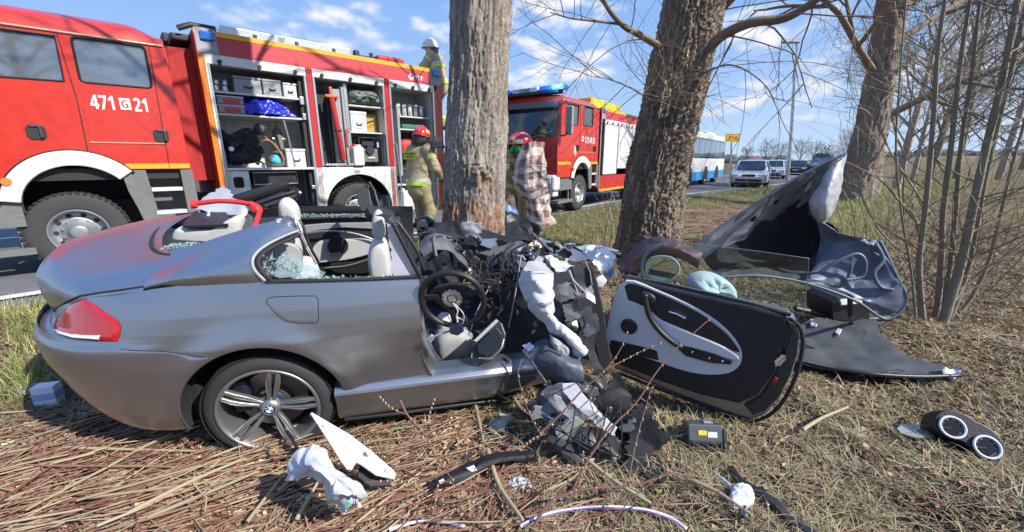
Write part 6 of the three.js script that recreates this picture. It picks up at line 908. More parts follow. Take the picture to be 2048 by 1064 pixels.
{ // firefighter hidden behind the struck tree
  const p = PZ(1024, 440, 7.3); p.y = ROAD_H;
  const J = { hip: [0, .98, 0], chest: [0, 1.36, .03], neck: [0, 1.54, .05], head: [0, 1.66, .1], face: [0, 0, 1], shL: [-.2, 1.47, .03], elL: [-.26, 1.2, .06], haL: [-.2, 1.12, .26], shR: [.2, 1.47, .03], elR: [.28, 1.22, .08], haR: [.2, 1.12, .28], hpL: [-.1, .9, 0], knL: [-.11, .5, .04], anL: [-.12, .1, 0], hpR: [.1, .9, 0], knR: [.12, .5, .04], anR: [.14, .1, 0] };
  firefighter('firefighter in red helmet half hidden behind the grey tree trunk', p, 60 * DEG, J, { scale: 1.0, chestBand: true });
}
{ // firefighter carrying the chequered blanket
  const p = PZ(1054, 440, 7.0); p.y = ROAD_H;
  const J = { hip: [0, .98, 0], chest: [0, 1.36, .02], neck: [0, 1.53, .05], head: [0, 1.65, .09], face: [0, 0, 1], shL: [-.2, 1.47, .02], elL: [-.26, 1.25, .16], haL: [-.12, 1.5, .24], shR: [.2, 1.47, .02], elR: [.3, 1.25, .12], haR: [.22, 1.45, .2], hpL: [-.1, .9, 0], knL: [-.11, .5, .03], anL: [-.12, .1, 0], hpR: [.1, .9, 0], knR: [.12, .5, .03], anR: [.14, .1, 0] };
  firefighter('firefighter in red helmet and green mask holding a chequered blanket up', p, -62 * DEG, J, { glove: greenM, mask: true });
  const chk = canvasTex(512, 512, (c) => { c.fillStyle = '#d6cbc0'; c.fillRect(0, 0, 512, 512); for (let i = 0; i < 8; i++) for (let j = 0; j < 8; j++) { const k = (i % 2) + (j % 2); if (k) { c.fillStyle = k === 2 ? '#7d645c' : '#bba69c'; c.fillRect(i * 64, j * 64, 64, 64); } } const R = rngOf(2); for (let i = 0; i < 9000; i++) { c.fillStyle = R() < .5 ? 'rgba(255,255,255,.10)' : 'rgba(40,20,15,.10)'; c.fillRect(R() * 512, R() * 512, 3, 2); } }, { rep: [.9, 1.6] });
  const B = thing('chequered_blanket', 'brown and cream chequered blanket hanging in folds from the arms of a firefighter', 'blanket');
  mesh('blanket', patch([
    [[1046, 290, 6.75], [1060, 284, 6.62], [1075, 282, 6.68], [1088, 286, 6.8]],
    [[1028, 342, 6.7], [1052, 335, 6.5], [1072, 330, 6.6], [1092, 335, 6.75]],
    [[1024, 362, 6.72], [1056, 380, 6.45], [1074, 375, 6.55], [1096, 380, 6.72]],
    [[1050, 405, 6.66], [1062, 415, 6.5], [1082, 415, 6.45], [1104, 418, 6.7]],
    [[1056, 440, 6.7], [1068, 452, 6.5], [1088, 455, 6.5], [1112, 446, 6.7]]].map((r) => r.map((q) => PZ(...q))), 60, 70, { thick: .012, noise: .07, freq: 5, oct: 1 }), new THREE.MeshStandardMaterial({ map: chk, roughness: .95, side: THREE.DoubleSide, bumpMap: fineBump, bumpScale: .003 }), B);
}
// ---------- bus, cars, signs, far background ----------
function road(u, v) { return G(u, v, ROAD_H); }
function carModel(label, pos, rot, color, kind, o = {}) {
  const T = thing('parked_car', label, 'car', 'cars queuing on the road'); T.position.copy(pos); T.rotation.y = rot; const s = o.s || 1; T.scale.setScalar(s);
  const pm = mat(color, .3, { clearcoat: .8, metalness: .2 });
  const prof = kind === 'estate' ? [[2.25, .3], [2.3, .55], [2.2, .72], [1.2, .88], [.5, 1.4], [-1.6, 1.45], [-2.1, 1.0], [-2.25, .8], [-2.25, .3]] : kind === 'van' ? [[2.4, .35], [2.45, .9], [1.9, 1.2], [1.3, 1.95], [-2.5, 2.05], [-2.6, .4]] : [[2.25, .28], [2.3, .55], [2.2, .7], [1.15, .86], [.45, 1.38], [-.75, 1.42], [-1.55, .98], [-2.15, .92], [-2.25, .7], [-2.2, .3]];
  const W = kind === 'van' ? 1.9 : 1.76;
  const body = sheet((a, b) => { const n = prof.length - 1, k = a * n, i = Math.min(n - 1, Math.floor(k)), f = k - i, x = lerp(prof[i][0], prof[i + 1][0], f), y = lerp(prof[i][1], prof[i + 1][1], f), hw = (W / 2) * (1 - .2 * sstep(.85, 1.45, y)) * (1 - .1 * sstep(1.6, 2.3, Math.abs(x))), z = lerp(-hw, hw, b), e = Math.abs(b - .5) * 2; return V(x - Math.sign(x) * .1 * Math.pow(e, 6), y - .03 * Math.pow(e, 6), z); }, 90, 16);
  mesh('body', body, pm, T);
  const side = shapeOf(prof.map(([x, y]) => [x, y])); for (const q of [-1, 1]) { const g = sheet((a, b) => { const n = prof.length - 1, k = a * n, i = Math.min(n - 1, Math.floor(k)), f = k - i, x = lerp(prof[i][0], prof[i + 1][0], f), yt = lerp(prof[i][1], prof[i + 1][1], f), y = lerp(.3, yt, b), hw = (W / 2) * (1 - .2 * sstep(.85, 1.45, y)) * (1 - .1 * sstep(1.6, 2.3, Math.abs(x))); return V(x, y, q * (hw + .03 * Math.sin(Math.PI * clamp((y - .3) / .6)))); }, 60, 14, { hole: (a, b, p) => p && p.y < .62 && (Math.hypot(p.x - 1.38, p.y - .31) < .36 || Math.hypot(p.x + 1.35, p.y - .31) < .36) }); mesh('side_panel', g, pm, T); }
  mesh('windscreen', patch([[V(1.12, .9, -.68), V(1.15, .9, 0), V(1.12, .9, .68)], [V(.52, kind === 'van' ? 1.85 : 1.36, -.58), V(.55, kind === 'van' ? 1.85 : 1.36, 0), V(.52, kind === 'van' ? 1.85 : 1.36, .58)]].map((r) => r.map((p) => kind === 'van' ? p.add(V(.75, .2, 0)) : p.add(V(.03, .012, 0)))), 6, 8, { thick: .01 }), winDark, T);
  for (const q of [-1, 1]) mesh('side_window', ext(kind === 'van' ? [[.9, 1.25], [1.55, 1.25], [1.2, 1.8], [.9, 1.8]] : [[-1.3, .95], [.95, .92], [.45, 1.3], [-.7, 1.33]], .01, q > 0 ? W / 2 * .87 : -W / 2 * .87 - .01), winDark, T);
  for (const q of [-1, 1]) { mesh('headlight', box(.12, .14, .34, 2.2, .64, q * .62, .04), clearLens, T); for (const x of [1.38, -1.35]) { const w = new THREE.Group(); w.name = 'wheel'; w.position.set(x, .31, q * (W / 2 - .1)); T.add(w); mesh('tyre', lathe([[.19, -.1], [.29, -.1], [.31, -.06], [.31, .06], [.29, .1], [.19, .1]], 28, 'z'), rubber, w); mesh('rim', lathe([[.2, -.09], [.19, .05], [.06, .07], [0, .07]], 20, 'z'), alu, w); } }
  mesh('grille', box(.06, .14, .6, 2.27, .62, 0, .02), blackT, T); mesh('lower_grille', box(.06, .12, 1.2, 2.28, .38, 0, .02), blackT, T); mesh('number_plate', box(.02, .1, .5, 2.31, .5, 0, .004), whiteP, T); for (const q of [-1, 1]) mesh('door_mirror', box(.1, .12, .18, .75, .98, q * (W / 2 + .05), .04), pm, T); mesh('underbody', box6(-2.1, 2.1, .2, .32, -W / 2 + .1, W / 2 - .1), blackT, T);
  return T;
}
const towards = (deg) => Math.atan2(-(-Math.cos(deg * DEG)), 1) * 0 + (90 - deg) * DEG + Math.PI; // heading down the road towards us
{ const p = road(1500, 371); carModel('silver white sedan first in the queue facing the camera', p, towards(33), [.62, .63, .65], 'sedan'); }
{ const p = road(1545, 356); carModel('small white estate waiting behind the silver white sedan', p, towards(36), [.7, .7, .7], 'estate'); }
{ const p = road(1592, 349); carModel('dark car waiting in the queue beside the lamp post', p, towards(37), [.03, .03, .035], 'sedan'); }
{ const p = road(1640, 349); carModel('dark blue and white van at the back of the queue', p, towards(40), [.10, .13, .2], 'van'); }
{ // bus
  const p = road(1440, 363), T = thing('city_bus', 'white city bus with a blue skirt on the far lane of the road', 'bus'); T.position.copy(p); T.rotation.y = (90 - 37) * DEG;
  const L = 11.5, x0 = -L + .6, x1 = .6, W = 2.5; const P = (n, g, m) => mesh(n, g, m, T);
  P('body_side', box6(x0, x1, .98, 1.5, -W, 0, .02), whiteP); P('blue_skirt', ext([[x0, .32], [x1, .32], [x1, .975], [x0, .975]], .08, -.08, []), mat([.03, .26, .55], .4)); P('roof', box6(x0, x1, 2.52, 2.9, -W + .05, -.03, .12), whiteP); P('white_band', box6(x0, x1, .78, .98, -.05, .004), whiteP);
  P('window_band', box6(x0 + .05, x1 - .1, 1.503, 2.518, -.06, -.012), winDark); for (let i = 0; i < 8; i++) P('window_pane', box6(x0 + .15 + i * 1.35, x0 + 1.4 + i * 1.35, 1.58, 2.45, -.02, -.004), winGlass); P('interior', box6(x0 + .1, x1 - .1, 1.0, 2.5, -W + .05, -.1), blackT); P('rear_end', box6(x1 - .1, x1 + .003, .4, 2.7, -W + .03, -.02, .04), whiteP); P('rear_window', box6(x1 + .004, x1 + .02, 1.6, 2.4, -W + .3, -.3), winDark); P('roof_unit', box(2.2, .25, 1.6, -2, 3.0, -W / 2, .08), whiteP); P('roof_unit', box(1.6, .2, 1.6, -7, 3.0, -W / 2, .08), whiteP);
  for (const x of [-1.6, -4.6, -8.2]) { const w = new THREE.Group(); w.name = 'wheel'; w.position.set(x, .48, 0.02); T.add(w); mesh('tyre', lathe([[.26, -.28], [.46, -.28], [.48, -.2], [.48, -.06], [.45, 0], [.28, 0]], 28, 'z'), rubber, w); mesh('rim', lathe([[.28, -.02], [.25, -.08], [.1, -.05], [0, -.03]], 20, 'z'), alu, w); P('wheel_arch', ext(arcPts(x, .5, .58, 200, -20, 16), .02, -.01), blackT); }
}
{ // road number sign
  const p = onGround(1459, 382), T = thing('road_number_sign', 'yellow road number sign 214 on a thin grey post', 'sign'); T.position.copy(p); const top = PZ(1463, 283, -p.z), hgt = top.y - p.y, k = -p.z / FPX;
  mesh('post', tube([[0, 0, 0], [top.x - p.x, hgt - .02, 0]], .035, 8), alu, T); const t = canvasTex(256, 160, (c) => { c.fillStyle = '#e9a818'; c.fillRect(0, 0, 256, 160); c.strokeStyle = '#5a4208'; c.lineWidth = 8; c.strokeRect(8, 8, 240, 144); c.fillStyle = '#2a2006'; c.font = 'bold 104px sans-serif'; c.textAlign = 'center'; c.textBaseline = 'middle'; c.fillText('214', 128, 84); });
  mesh('plate', box(26 * k, 14 * k, .03, top.x - p.x, hgt + 7 * k, .04, .01), mat([.6, .36, .03], .5), T); mesh('sign_face', new THREE.PlaneGeometry(25.5 * k, 13.5 * k).translate(top.x - p.x, hgt + 7 * k, .06), new THREE.MeshStandardMaterial({ map: t, roughness: .5 }), T);
}
{ // street lamp
  const p = road(1574, 362), T = thing('street_lamp', 'tall slim grey street lamp with a curved arm', 'street lamp'); T.position.copy(p); const Z = -p.z, q = (u, v) => PZ(u, v, Z).sub(p); mesh('post', tube([V(0, 0, 0), q(1580, 300), q(1586, 210), q(1590, 130)], [.12, .08], 8), alu, T); mesh('arm', tube([q(1590, 130), q(1594, 100), q(1592, 86), q(1586, 84)], .06, 8, { smooth: 16 }), alu, T); mesh('lantern', box(1.1, .16, .3, q(1582, 84).x, q(1582, 84).y, q(1582, 84).z, .06), greyBox, T);
}
for (const [u, v] of [[1464, 352], [1362, 372], [1556, 358]]) { const p = onGround(u, v), T = thing('marker_post', u === 1464 ? 'white marker post between the bus and the sedan' : u === 1362 ? 'white marker post beside the leaning tree' : 'white marker post beside the estate car', 'marker post', 'marker posts'); T.position.copy(p); mesh('post', box(.12, 1.0, .08, 0, .5, 0, .02), whiteP, T); mesh('reflector', box(.08, .16, .09, 0, .82, 0, .01), mat([.4, .05, .03], .4), T); }
// ---- far background
function farTree(u, vBase, Z, hpx, label, o = {}) {
  const base = PZ(u, vBase, Z), k = Z / FPX, h = hpx * k, T = thing(o.name || 'bare_tree', label, 'tree', o.group || 'bare trees beyond the road'); base.y = groundH(base.x, base.z) - .1; T.position.copy(base); const R = rngOf(Math.round(u * 7 + Z)), out = [];
  const lean = o.lean || 0, tr = o.r || h * .022; mesh('trunk', tube([[0, 0, 0], [lean * h * .2, h * .3, 0], [lean * h * .45, h * .6, 0], [lean * h * .6, h * .85, 0]], [tr, tr * .8, tr * .5, tr * .2], 8), o.m || twigDark, T);
  const n = o.n || 16; for (let i = 0; i < n; i++) { const t = .2 + .75 * i / n, a = i * 2.4 + R(); branches(V(lean * h * t * .7, h * t * .88, 0), V(Math.cos(a), .9, Math.sin(a)), h * (.34 - .2 * t) * (o.sp || 1), Math.max(tr * .28, k * .35), o.d || 2, R, out, { seg: 4, wig: .35, up: .1, kids: () => 4 }); }
  mesh('crown', out, o.m || twigDark, T); return T;
}
[[1492, 322, 130, 38], [1530, 322, 125, 52], [1560, 322, 130, 46], [1600, 322, 120, 50], [1628, 322, 140, 44], [1650, 322, 150, 38]].forEach(([u, v, z, h], i) => farTree(u, v, z, h, ['rounded bare tree beside the low house', 'tall bare tree behind the low house', 'bare tree between house and lamp post', 'greenish bare tree behind the lamp post', 'bare tree above the dark car', 'small bare tree at the end of the road'][i], { m: i === 3 ? mat([.14, .13, .06], .9) : mat([.16, .14, .13], .9), n: 22, sp: 1.5 }));
{ const p = PZ(1508, 330, 95), k = 95 / FPX, T = thing('low_house', 'low white house with a brown pitched roof in the distance', 'house'); T.position.set(p.x, groundH(p.x, p.z), p.z); mesh('wall', box(40 * k, 14 * k, 6, 0, 6 * k, 0, .05), whiteP, T); const g = new THREE.CylinderGeometry(.01, 22 * k * 1.1, 10 * k, 4, 1).rotateY(Math.PI / 4); g.scale(1.35, 1, .8); g.translate(0, 18 * k, 0); mesh('roof', g, mat([.14, .08, .06], .8), T); for (const x of [-12, 0, 12]) mesh('window', box(5 * k, 5 * k, .1, x * k, 8 * k, 3.0, .02), winDark, T); }
{ const p = PZ(1562, 330, 120), k = 120 / FPX, T = thing('far_shed', 'far pale shed with an orange brown roof', 'shed'); T.position.set(p.x, groundH(p.x, p.z), p.z); mesh('wall', box(26 * k, 6 * k, 5, 0, 3 * k, 0, .05), mat([.5, .47, .42], .8), T); mesh('roof', box(28 * k, 3 * k, 5.4, 0, 7.5 * k, 0, .3), mat([.3, .15, .08], .8), T); }
// distant wood on the horizon: one mass
{ const R = rngOf(77), gs = []; for (let i = 0; i < 2200; i++) { const az = lerp(-70, 80, R()) * DEG, d = 330 + R() * 160, x = Math.sin(az) * d, zf = Math.cos(az) * d; if (az * 57 > 33 && az * 57 < 39) continue; const s = 1.1 + R() * 2.6, g = new THREE.IcosahedronGeometry(1, 0); const p = g.attributes.position; for (let j = 0; j < p.count; j++) { const n = 1 + .35 * N3(p.getX(j) * 2 + i, p.getY(j) * 2, p.getZ(j) * 2); p.setXYZ(j, p.getX(j) * n, p.getY(j) * n, p.getZ(j) * n); } g.scale(s * 1.5, s, s * 1.2); g.translate(x, groundH(x, -zf) + s * .6, -zf); gs.push(g); } const m = mesh('distant_wood', gs, mat([.11, .125, .13], .95)); m.userData = { kind: 'stuff', label: 'dark line of distant woodland along the horizon' }; }

// bare trees across the verge behind the viewer; the truck windows mirror them
[[4, 9, 'bare tree standing behind the viewer opposite the fire engine'], [-2, 12, 'bare tree behind the viewer farther from the road'], [9, 14, 'tall bare tree behind the viewer towards the field']].forEach(([x, z, lb], i) => { const T = thing('bare_tree', lb, 'tree', 'bare trees behind the viewer'); T.position.set(x, groundH(x, z), z); const R = rngOf(300 + i), out = []; mesh('trunk', tube([[0, -.1, 0], [.1, 3, 0], [.2, 7, .1], [.1, 11, 0]], [.32, .26, .16, .05], 10), twigDark, T); for (let k = 0; k < 14; k++) { const a = k * 2.4; branches(V(.12, 2.2 + k * .6, 0), V(Math.cos(a), .8, Math.sin(a)), 3.6 - k * .14, .09, 2, R, out, { wig: .3, up: .1, seg: 5 }); } mesh('crown', out, twigDark, T); });
const avoid = [];   // outlines on the ground that litter must not cover
// ---------- torn bonnet and loose wreckage ----------
const W3 = (l, Z) => l.map(([u, v, z]) => { const p = PZ(u, v, z ?? Z); if (v > 600 && p.y < groundH(p.x, p.z) + .05) { let q = onGround(u, v); q = G(u, v, q.y + .05); return q; } return p; });
const onG = (l, up = 0) => l.map(([u, v, h]) => { const p = onGround(u, v); if (h !== undefined) { const q = G(u, v, h); return q; } p.y += up; return p; });
const hoodBlue = mat([.13, .155, .21], .5, { metalness: .25, map: wearMap }), hoodPaint = mat([.40, .41, .43], .3, { metalness: .8, roughnessMap: grime }), felt = mat([.012, .013, .016], .9, { bumpMap: fineBump, bumpScale: .003 });
{
  const B = thing('torn_bonnet', 'crumpled car bonnet standing on edge with its dark underside facing out', 'car bonnet'); const A = (n, g, m) => mesh(n, g, m, B);
  const rows = [
    [[1386, 494, 3.2], [1470, 434, 3.16], [1545, 386, 3.1], [1612, 345, 3.05], [1686, 310, 3.0]],
    [[1398, 506, 3.24], [1480, 456, 3.26], [1550, 414, 3.24], [1606, 378, 3.18], [1650, 352, 3.06]],
    [[1410, 520, 3.3], [1492, 474, 3.36], [1555, 440, 3.38], [1600, 412, 3.3], [1632, 396, 3.12]],
    [[1420, 534, 3.28], [1505, 502, 3.42], [1566, 482, 3.46], [1612, 452, 3.38], [1642, 438, 3.16]],
    [[1430, 546, 3.16], [1515, 532, 3.26], [1585, 526, 3.34], [1640, 498, 3.3], [1684, 470, 3.08]],
    [[1432, 556, 3.05], [1512, 550, 3.02], [1590, 560, 2.98], [1650, 572, 2.94], [1706, 580, 2.92]]].map((r) => W3(r));
  A('outer_skin', patch(rows.map((r) => r.map((p) => p.clone().add(V(.004, .0, -.03)))), 60, 80, { noise: .02, freq: 5 }), hoodPaint);
  A('frame_edge', patch(rows.slice(0, 3), 24, 80, { thick: .006, noise: .022, freq: 11, ridge: true, hole: (s, t) => (Math.hypot((t - .34) * 14, (s - .45) * 4) < .35) || (Math.hypot((t - .52) * 14, (s - .4) * 4) < .3) || (Math.hypot((t - .8) * 9, (s - .55) * 3) < .4) }), mat([.20, .225, .28], .5, { metalness: .3, map: wearMap }));
  A('insulation', patch([rows[1].map((p, i) => p.clone().lerp(rows[2][i], .55)), rows[2].map((p) => p.clone().add(V(0, 0, .012))), rows[3].map((p) => p.clone().add(V(0, 0, .014))), rows[4].map((p) => p.clone().add(V(0, 0, .012)))], 40, 60, { noise: .03, freq: 4 }), felt);
  A('inner_frame', patch([
    W3([[1636, 440, 3.1], [1682, 462, 3.02], [1726, 476, 2.95], [1758, 480, 2.93]]),
    W3([[1640, 480, 3.16], [1690, 484, 3.04], [1740, 498, 2.92], [1776, 520, 2.88]]),
    W3([[1630, 530, 3.08], [1690, 526, 3.0], [1748, 544, 2.9], [1796, 560, 2.84]]),
    W3([[1612, 560, 2.99], [1680, 570, 2.93], [1742, 590, 2.86], [1812, 600, 2.8]]),
    W3([[1600, 566, 2.96], [1672, 580, 2.9], [1730, 604, 2.84], [1776, 636, 2.8]])], 60, 60, { thick: .006, noise: .05, freq: 9, ridge: true }), hoodBlue);
  A('frame_rib', [tube(W3([[1640, 545, 2.95], [1680, 520, 2.92], [1716, 508, 2.9], [1730, 520, 2.88], [1726, 552, 2.87], [1690, 560, 2.88]]), .012, 8, { smooth: 40 }), tube(W3([[1752, 488, 2.9], [1766, 520, 2.86], [1748, 546, 2.85], [1762, 574, 2.83], [1786, 580, 2.8]]), .014, 8, { smooth: 40 })], hoodBlue);
  A('folded_flap', patch([W3([[1690, 309, 2.98], [1672, 330, 2.94], [1650, 350, 2.98]]), W3([[1684, 350, 2.96], [1660, 362, 2.88], [1632, 382, 3.0]]), W3([[1676, 390, 2.95], [1650, 402, 2.86], [1620, 405, 3.0]]), W3([[1664, 425, 2.96], [1648, 432, 2.9], [1622, 424, 3.04]]), W3([[1652, 444, 3.0], [1642, 446, 2.96], [1634, 440, 3.06]])], 40, 24, { thick: .006, noise: .02, freq: 5 }), mat([.52, .53, .56], .5, { metalness: .35, map: wearMap }));
  A('lower_rim', tube(W3([[1430, 556, 3.04], [1510, 551, 3.01], [1590, 561, 2.97], [1650, 578, 2.91], [1712, 602, 2.85], [1776, 638, 2.8], [1812, 604, 2.8], [1790, 545, 2.85], [1760, 481, 2.93]]), .011, 8, { smooth: 80 }), hoodBlue);
  A('upper_rim', tube(W3([[1386, 494, 3.2], [1430, 462, 3.18], [1470, 434, 3.16], [1545, 386, 3.1], [1612, 345, 3.05], [1690, 308, 2.99]]), .009, 6, { smooth: 60 }), hoodBlue);
  // props that keep it up: torn hinge arms to the ground
  A('hinge_arm', tube([PZ(1700, 590, 2.9), PZ(1700, 630, 2.95), onGround(1705, 652)], .018, 6), blackT); A('hinge_arm', tube([PZ(1440, 552, 3.1), PZ(1425, 590, 3.05), onGround(1440, 640)], .02, 6), blackT);
}
{ // front-end remains under the bonnet
  const T = thing('engine_bay_remains', 'dark broken front-end box lying under the bonnet', 'wreckage'); mesh('box', slab(W3([[1664, 604, 3.6], [1676, 596, 3.6], [1738, 600, 3.6], [1740, 640, 3.6], [1700, 648, 3.6], [1666, 640, 3.6]]), .35), blackPl, T); mesh('lid', slab(W3([[1680, 598, 3.55], [1722, 594, 3.6], [1726, 606, 3.55], [1684, 610, 3.5]]), .02), greyLt, T); mesh('crossbar', tube(W3([[1590, 616, 3.7], [1640, 628, 3.7], [1720, 640, 3.65], [1780, 636, 3.7]]), .03, 8), blackPl, T);
}
{ const T = thing('curtain_bag', 'pale blue white burst airbag lying behind the door window', 'airbag'); mesh('bag', pillow(W3([[1382, 590, 2.75], [1376, 562, 2.75], [1400, 546, 2.75], [1432, 548, 2.75], [1458, 566, 2.75], [1466, 592, 2.75], [1440, 604, 2.75]]), .26, { noise: .12, freq: 7 }), mat([.40, .48, .50], .8), T); }
{ // flat black liner on the ground
  const T = thing('black_liner_panel', 'flat black liner panel lying on the ground beside the door', 'panel'); const o = onG([[1560, 690], [1600, 668], [1625, 661], [1672, 668], [1745, 660], [1752, 690], [1800, 725], [1852, 756], [1915, 770], [1900, 784], [1830, 778], [1740, 776], [1660, 766], [1590, 752], [1560, 735]], .11); avoid.push(o);
  mesh('panel', rag(o, { cell: .025, noise: .012, freq: 3, thick: .012, bend: .02, ridge: false }), mat([.055, .06, .065], .6, { bumpMap: fineBump, bumpScale: .002 }), T); mesh('edge_trim', tube(onG([[1592, 750], [1660, 766], [1740, 779], [1830, 784], [1910, 782]], .125), .016, 8, { smooth: 40 }), blackPl, T); mesh('clip', slab(onG([[1664, 690], [1670, 682], [1678, 684], [1672, 696]], .125), .012), airbag, T); mesh('torn_bracket', rag(onG([[1755, 775], [1785, 766], [1802, 772], [1780, 782]], .125), { noise: .03, cell: .01 }), blackPl, T); mesh('foil_tip', rag(onG([[1870, 774], [1900, 770], [1918, 778], [1892, 788]], .125), { noise: .05, freq: 16, cell: .012 }), bareMetal, T); mesh('foil_scrap', rag(onG([[1612, 668], [1620, 660], [1632, 664], [1630, 676], [1618, 678]], .125), { noise: .04, freq: 18, cell: .01 }), bareMetal, T);
}
{ // control module box
  const T = thing('control_module', 'dark grey electronic box with a yellow label lying on leaves', 'electronic box'); const b = onGround(1404, 905); const c = PZ(1404, 868, -b.z + .06); T.position.copy(c); T.rotation.set(-.42, -.12, -.02); const w = .185, h = .13; mesh('case', box(w, h, .13, 0, 0, 0, .008), mat([.12, .125, .13], .4, { metalness: .3 }), T); mesh('front_frame', [box(w * .9, .012, .02, 0, -.028, .07, .003), box(w * .9, .012, .02, 0, -.056, .07, .003)], blackPl, T).userData.kind = 'stuff'; for (let i = 0; i < 7; i++) mesh('lattice_bar', box(.006, .03, .015, -.07 + i * .024, -.042, .072, .002).rotateZ(i % 2 ? .01 : -.01), blackPl, T); mesh('yellow_label', box(.045, .026, .004, -.018, .02, .067, .001), mat([.75, .55, .04], .5), T); mesh('white_label', box(.05, .03, .003, .035, .012, .066, .001), whiteP, T); mesh('clear_lug', box(.05, .01, .05, .03, .068, 0, .004), greyLt, T); mesh('bracket', box(.02, .12, .1, .1, -.02, .02, .004), blackPl, T);
}
{ // twin gauge pod
  const T = thing('gauge_pod', 'black instrument pod with two white-ringed dials lying on straw', 'instrument cluster'); const b = onGround(1930, 912), c = PZ(1930, 880, -b.z + .0); T.position.copy(c); T.position.y += .02; T.rotation.set(-.62, -.35, -.5, 'YXZ'); T.scale.setScalar(1.12);
  mesh('hood', (() => { const sh = new THREE.Shape(); sh.moveTo(-.13, -.02); sh.bezierCurveTo(-.15, .09, -.05, .1, 0, .085); sh.bezierCurveTo(.06, .105, .15, .07, .13, -.02); sh.lineTo(.12, -.045); sh.bezierCurveTo(.06, -.06, .02, -.03, 0, -.03); sh.bezierCurveTo(-.03, -.03, -.08, -.06, -.12, -.045); return new THREE.ExtrudeGeometry(sh, { depth: .1, bevelEnabled: true, bevelSize: .008, bevelThickness: .008, bevelSegments: 3, curveSegments: 16 }).translate(0, 0, -.09); })(), mat([.012, .012, .014], .5, { bumpMap: fineBump, bumpScale: .001 }), T);
  for (const x of [-.07, .07]) { mesh('dial_ring', new THREE.TorusGeometry(.05, .006, 8, 40).translate(x, .0, .027), mat([.7, .7, .74], .3), T); const tx = canvasTex(128, 128, (c2) => { c2.fillStyle = '#0b0c12'; c2.fillRect(0, 0, 128, 128); c2.translate(64, 64); c2.strokeStyle = '#cfd3e0'; for (let i = 0; i < 28; i++) { c2.save(); c2.rotate((-130 + i * 9.6) * DEG); c2.lineWidth = i % 4 ? 1.5 : 3; c2.beginPath(); c2.moveTo(0, -56); c2.lineTo(0, i % 4 ? -50 : -45); c2.stroke(); c2.restore(); } c2.strokeStyle = '#d03020'; c2.lineWidth = 3; c2.beginPath(); c2.moveTo(0, 6); c2.lineTo(-30, 26); c2.stroke(); }); mesh('dial', new THREE.CircleGeometry(.048, 32).translate(x, 0, .0235), new THREE.MeshStandardMaterial({ map: tx, roughness: .3 }), T); }
  const vents = []; for (let i = 0; i < 12; i++) mesh('vent_slot', box(.005, .03, .006, -.02 + i * .011, .078 - Math.abs(i - 5) * .001, -.04 + .0 * i, .001), greyPl, T);
  const P = thing('clear_lens_plate', 'clear plastic lens plate lying next to the instrument pod', 'plastic plate'); mesh('plate', slab(onG([[1790, 872], [1800, 866], [1880, 870], [1886, 888], [1830, 892], [1796, 884]], .06), .006), mat([.75, .76, .78], .15, { transmission: .7, thickness: 0 }), P);
}
{ // steering-column switch unit and curved strip
  const T = thing('column_switch_unit', 'pale blue grey rod with a white round housing and black blade', 'car part'); mesh('rod', tube(W3([[1420, 938, 1.75], [1440, 955, 1.72], [1462, 976, 1.68], [1476, 988, 1.66]]), [.006, .014, .017], 10), mat([.38, .44, .47], .5), T); mesh('housing', pillow(W3([[1458, 1000, 1.6], [1464, 980, 1.62], [1484, 972, 1.62], [1504, 982, 1.6], [1508, 1004, 1.58], [1488, 1014, 1.57], [1468, 1012, 1.57]]), .07, { noise: .02, freq: 30 }), mat([.66, .67, .72], .5), T); mesh('mechanism', [slab(W3([[1474, 990, 1.56], [1490, 984, 1.56], [1500, 996, 1.55], [1496, 1012, 1.54], [1480, 1012, 1.54]]), .02), tube(W3([[1486, 1000, 1.54], [1490, 1020, 1.53], [1486, 1034, 1.53]]), .008, 6)], mat([.03, .04, .10], .4), T).userData.kind = 'stuff'; mesh('clip_tail', slab(W3([[1482, 1012, 1.55], [1498, 1010, 1.55], [1494, 1028, 1.54], [1486, 1034, 1.54]]), .015), mat([.6, .62, .68], .5), T);
  const S = thing('black_curved_strip', 'black curved plastic strip running out of the bottom edge', 'car part'); mesh('strip', tube(W3([[1462, 936, 1.8], [1480, 962, 1.75], [1520, 985, 1.7], [1555, 1010, 1.62], [1580, 1040, 1.55], [1630, 1068, 1.5], [1680, 1095, 1.45]]), [.022, .03, .026, .02], 8, { smooth: 50, flat: .5 }), blackPl, S); mesh('strip_rib', tube(W3([[1530, 984, 1.66], [1560, 1006, 1.6], [1590, 1040, 1.52], [1640, 1066, 1.47]]), .008, 6, { smooth: 30 }), greyPl, S); mesh('strip_clip', slab(W3([[1530, 1002, 1.6], [1544, 998, 1.6], [1548, 1006, 1.59], [1536, 1010, 1.59]]), .01), airbag, S);
}
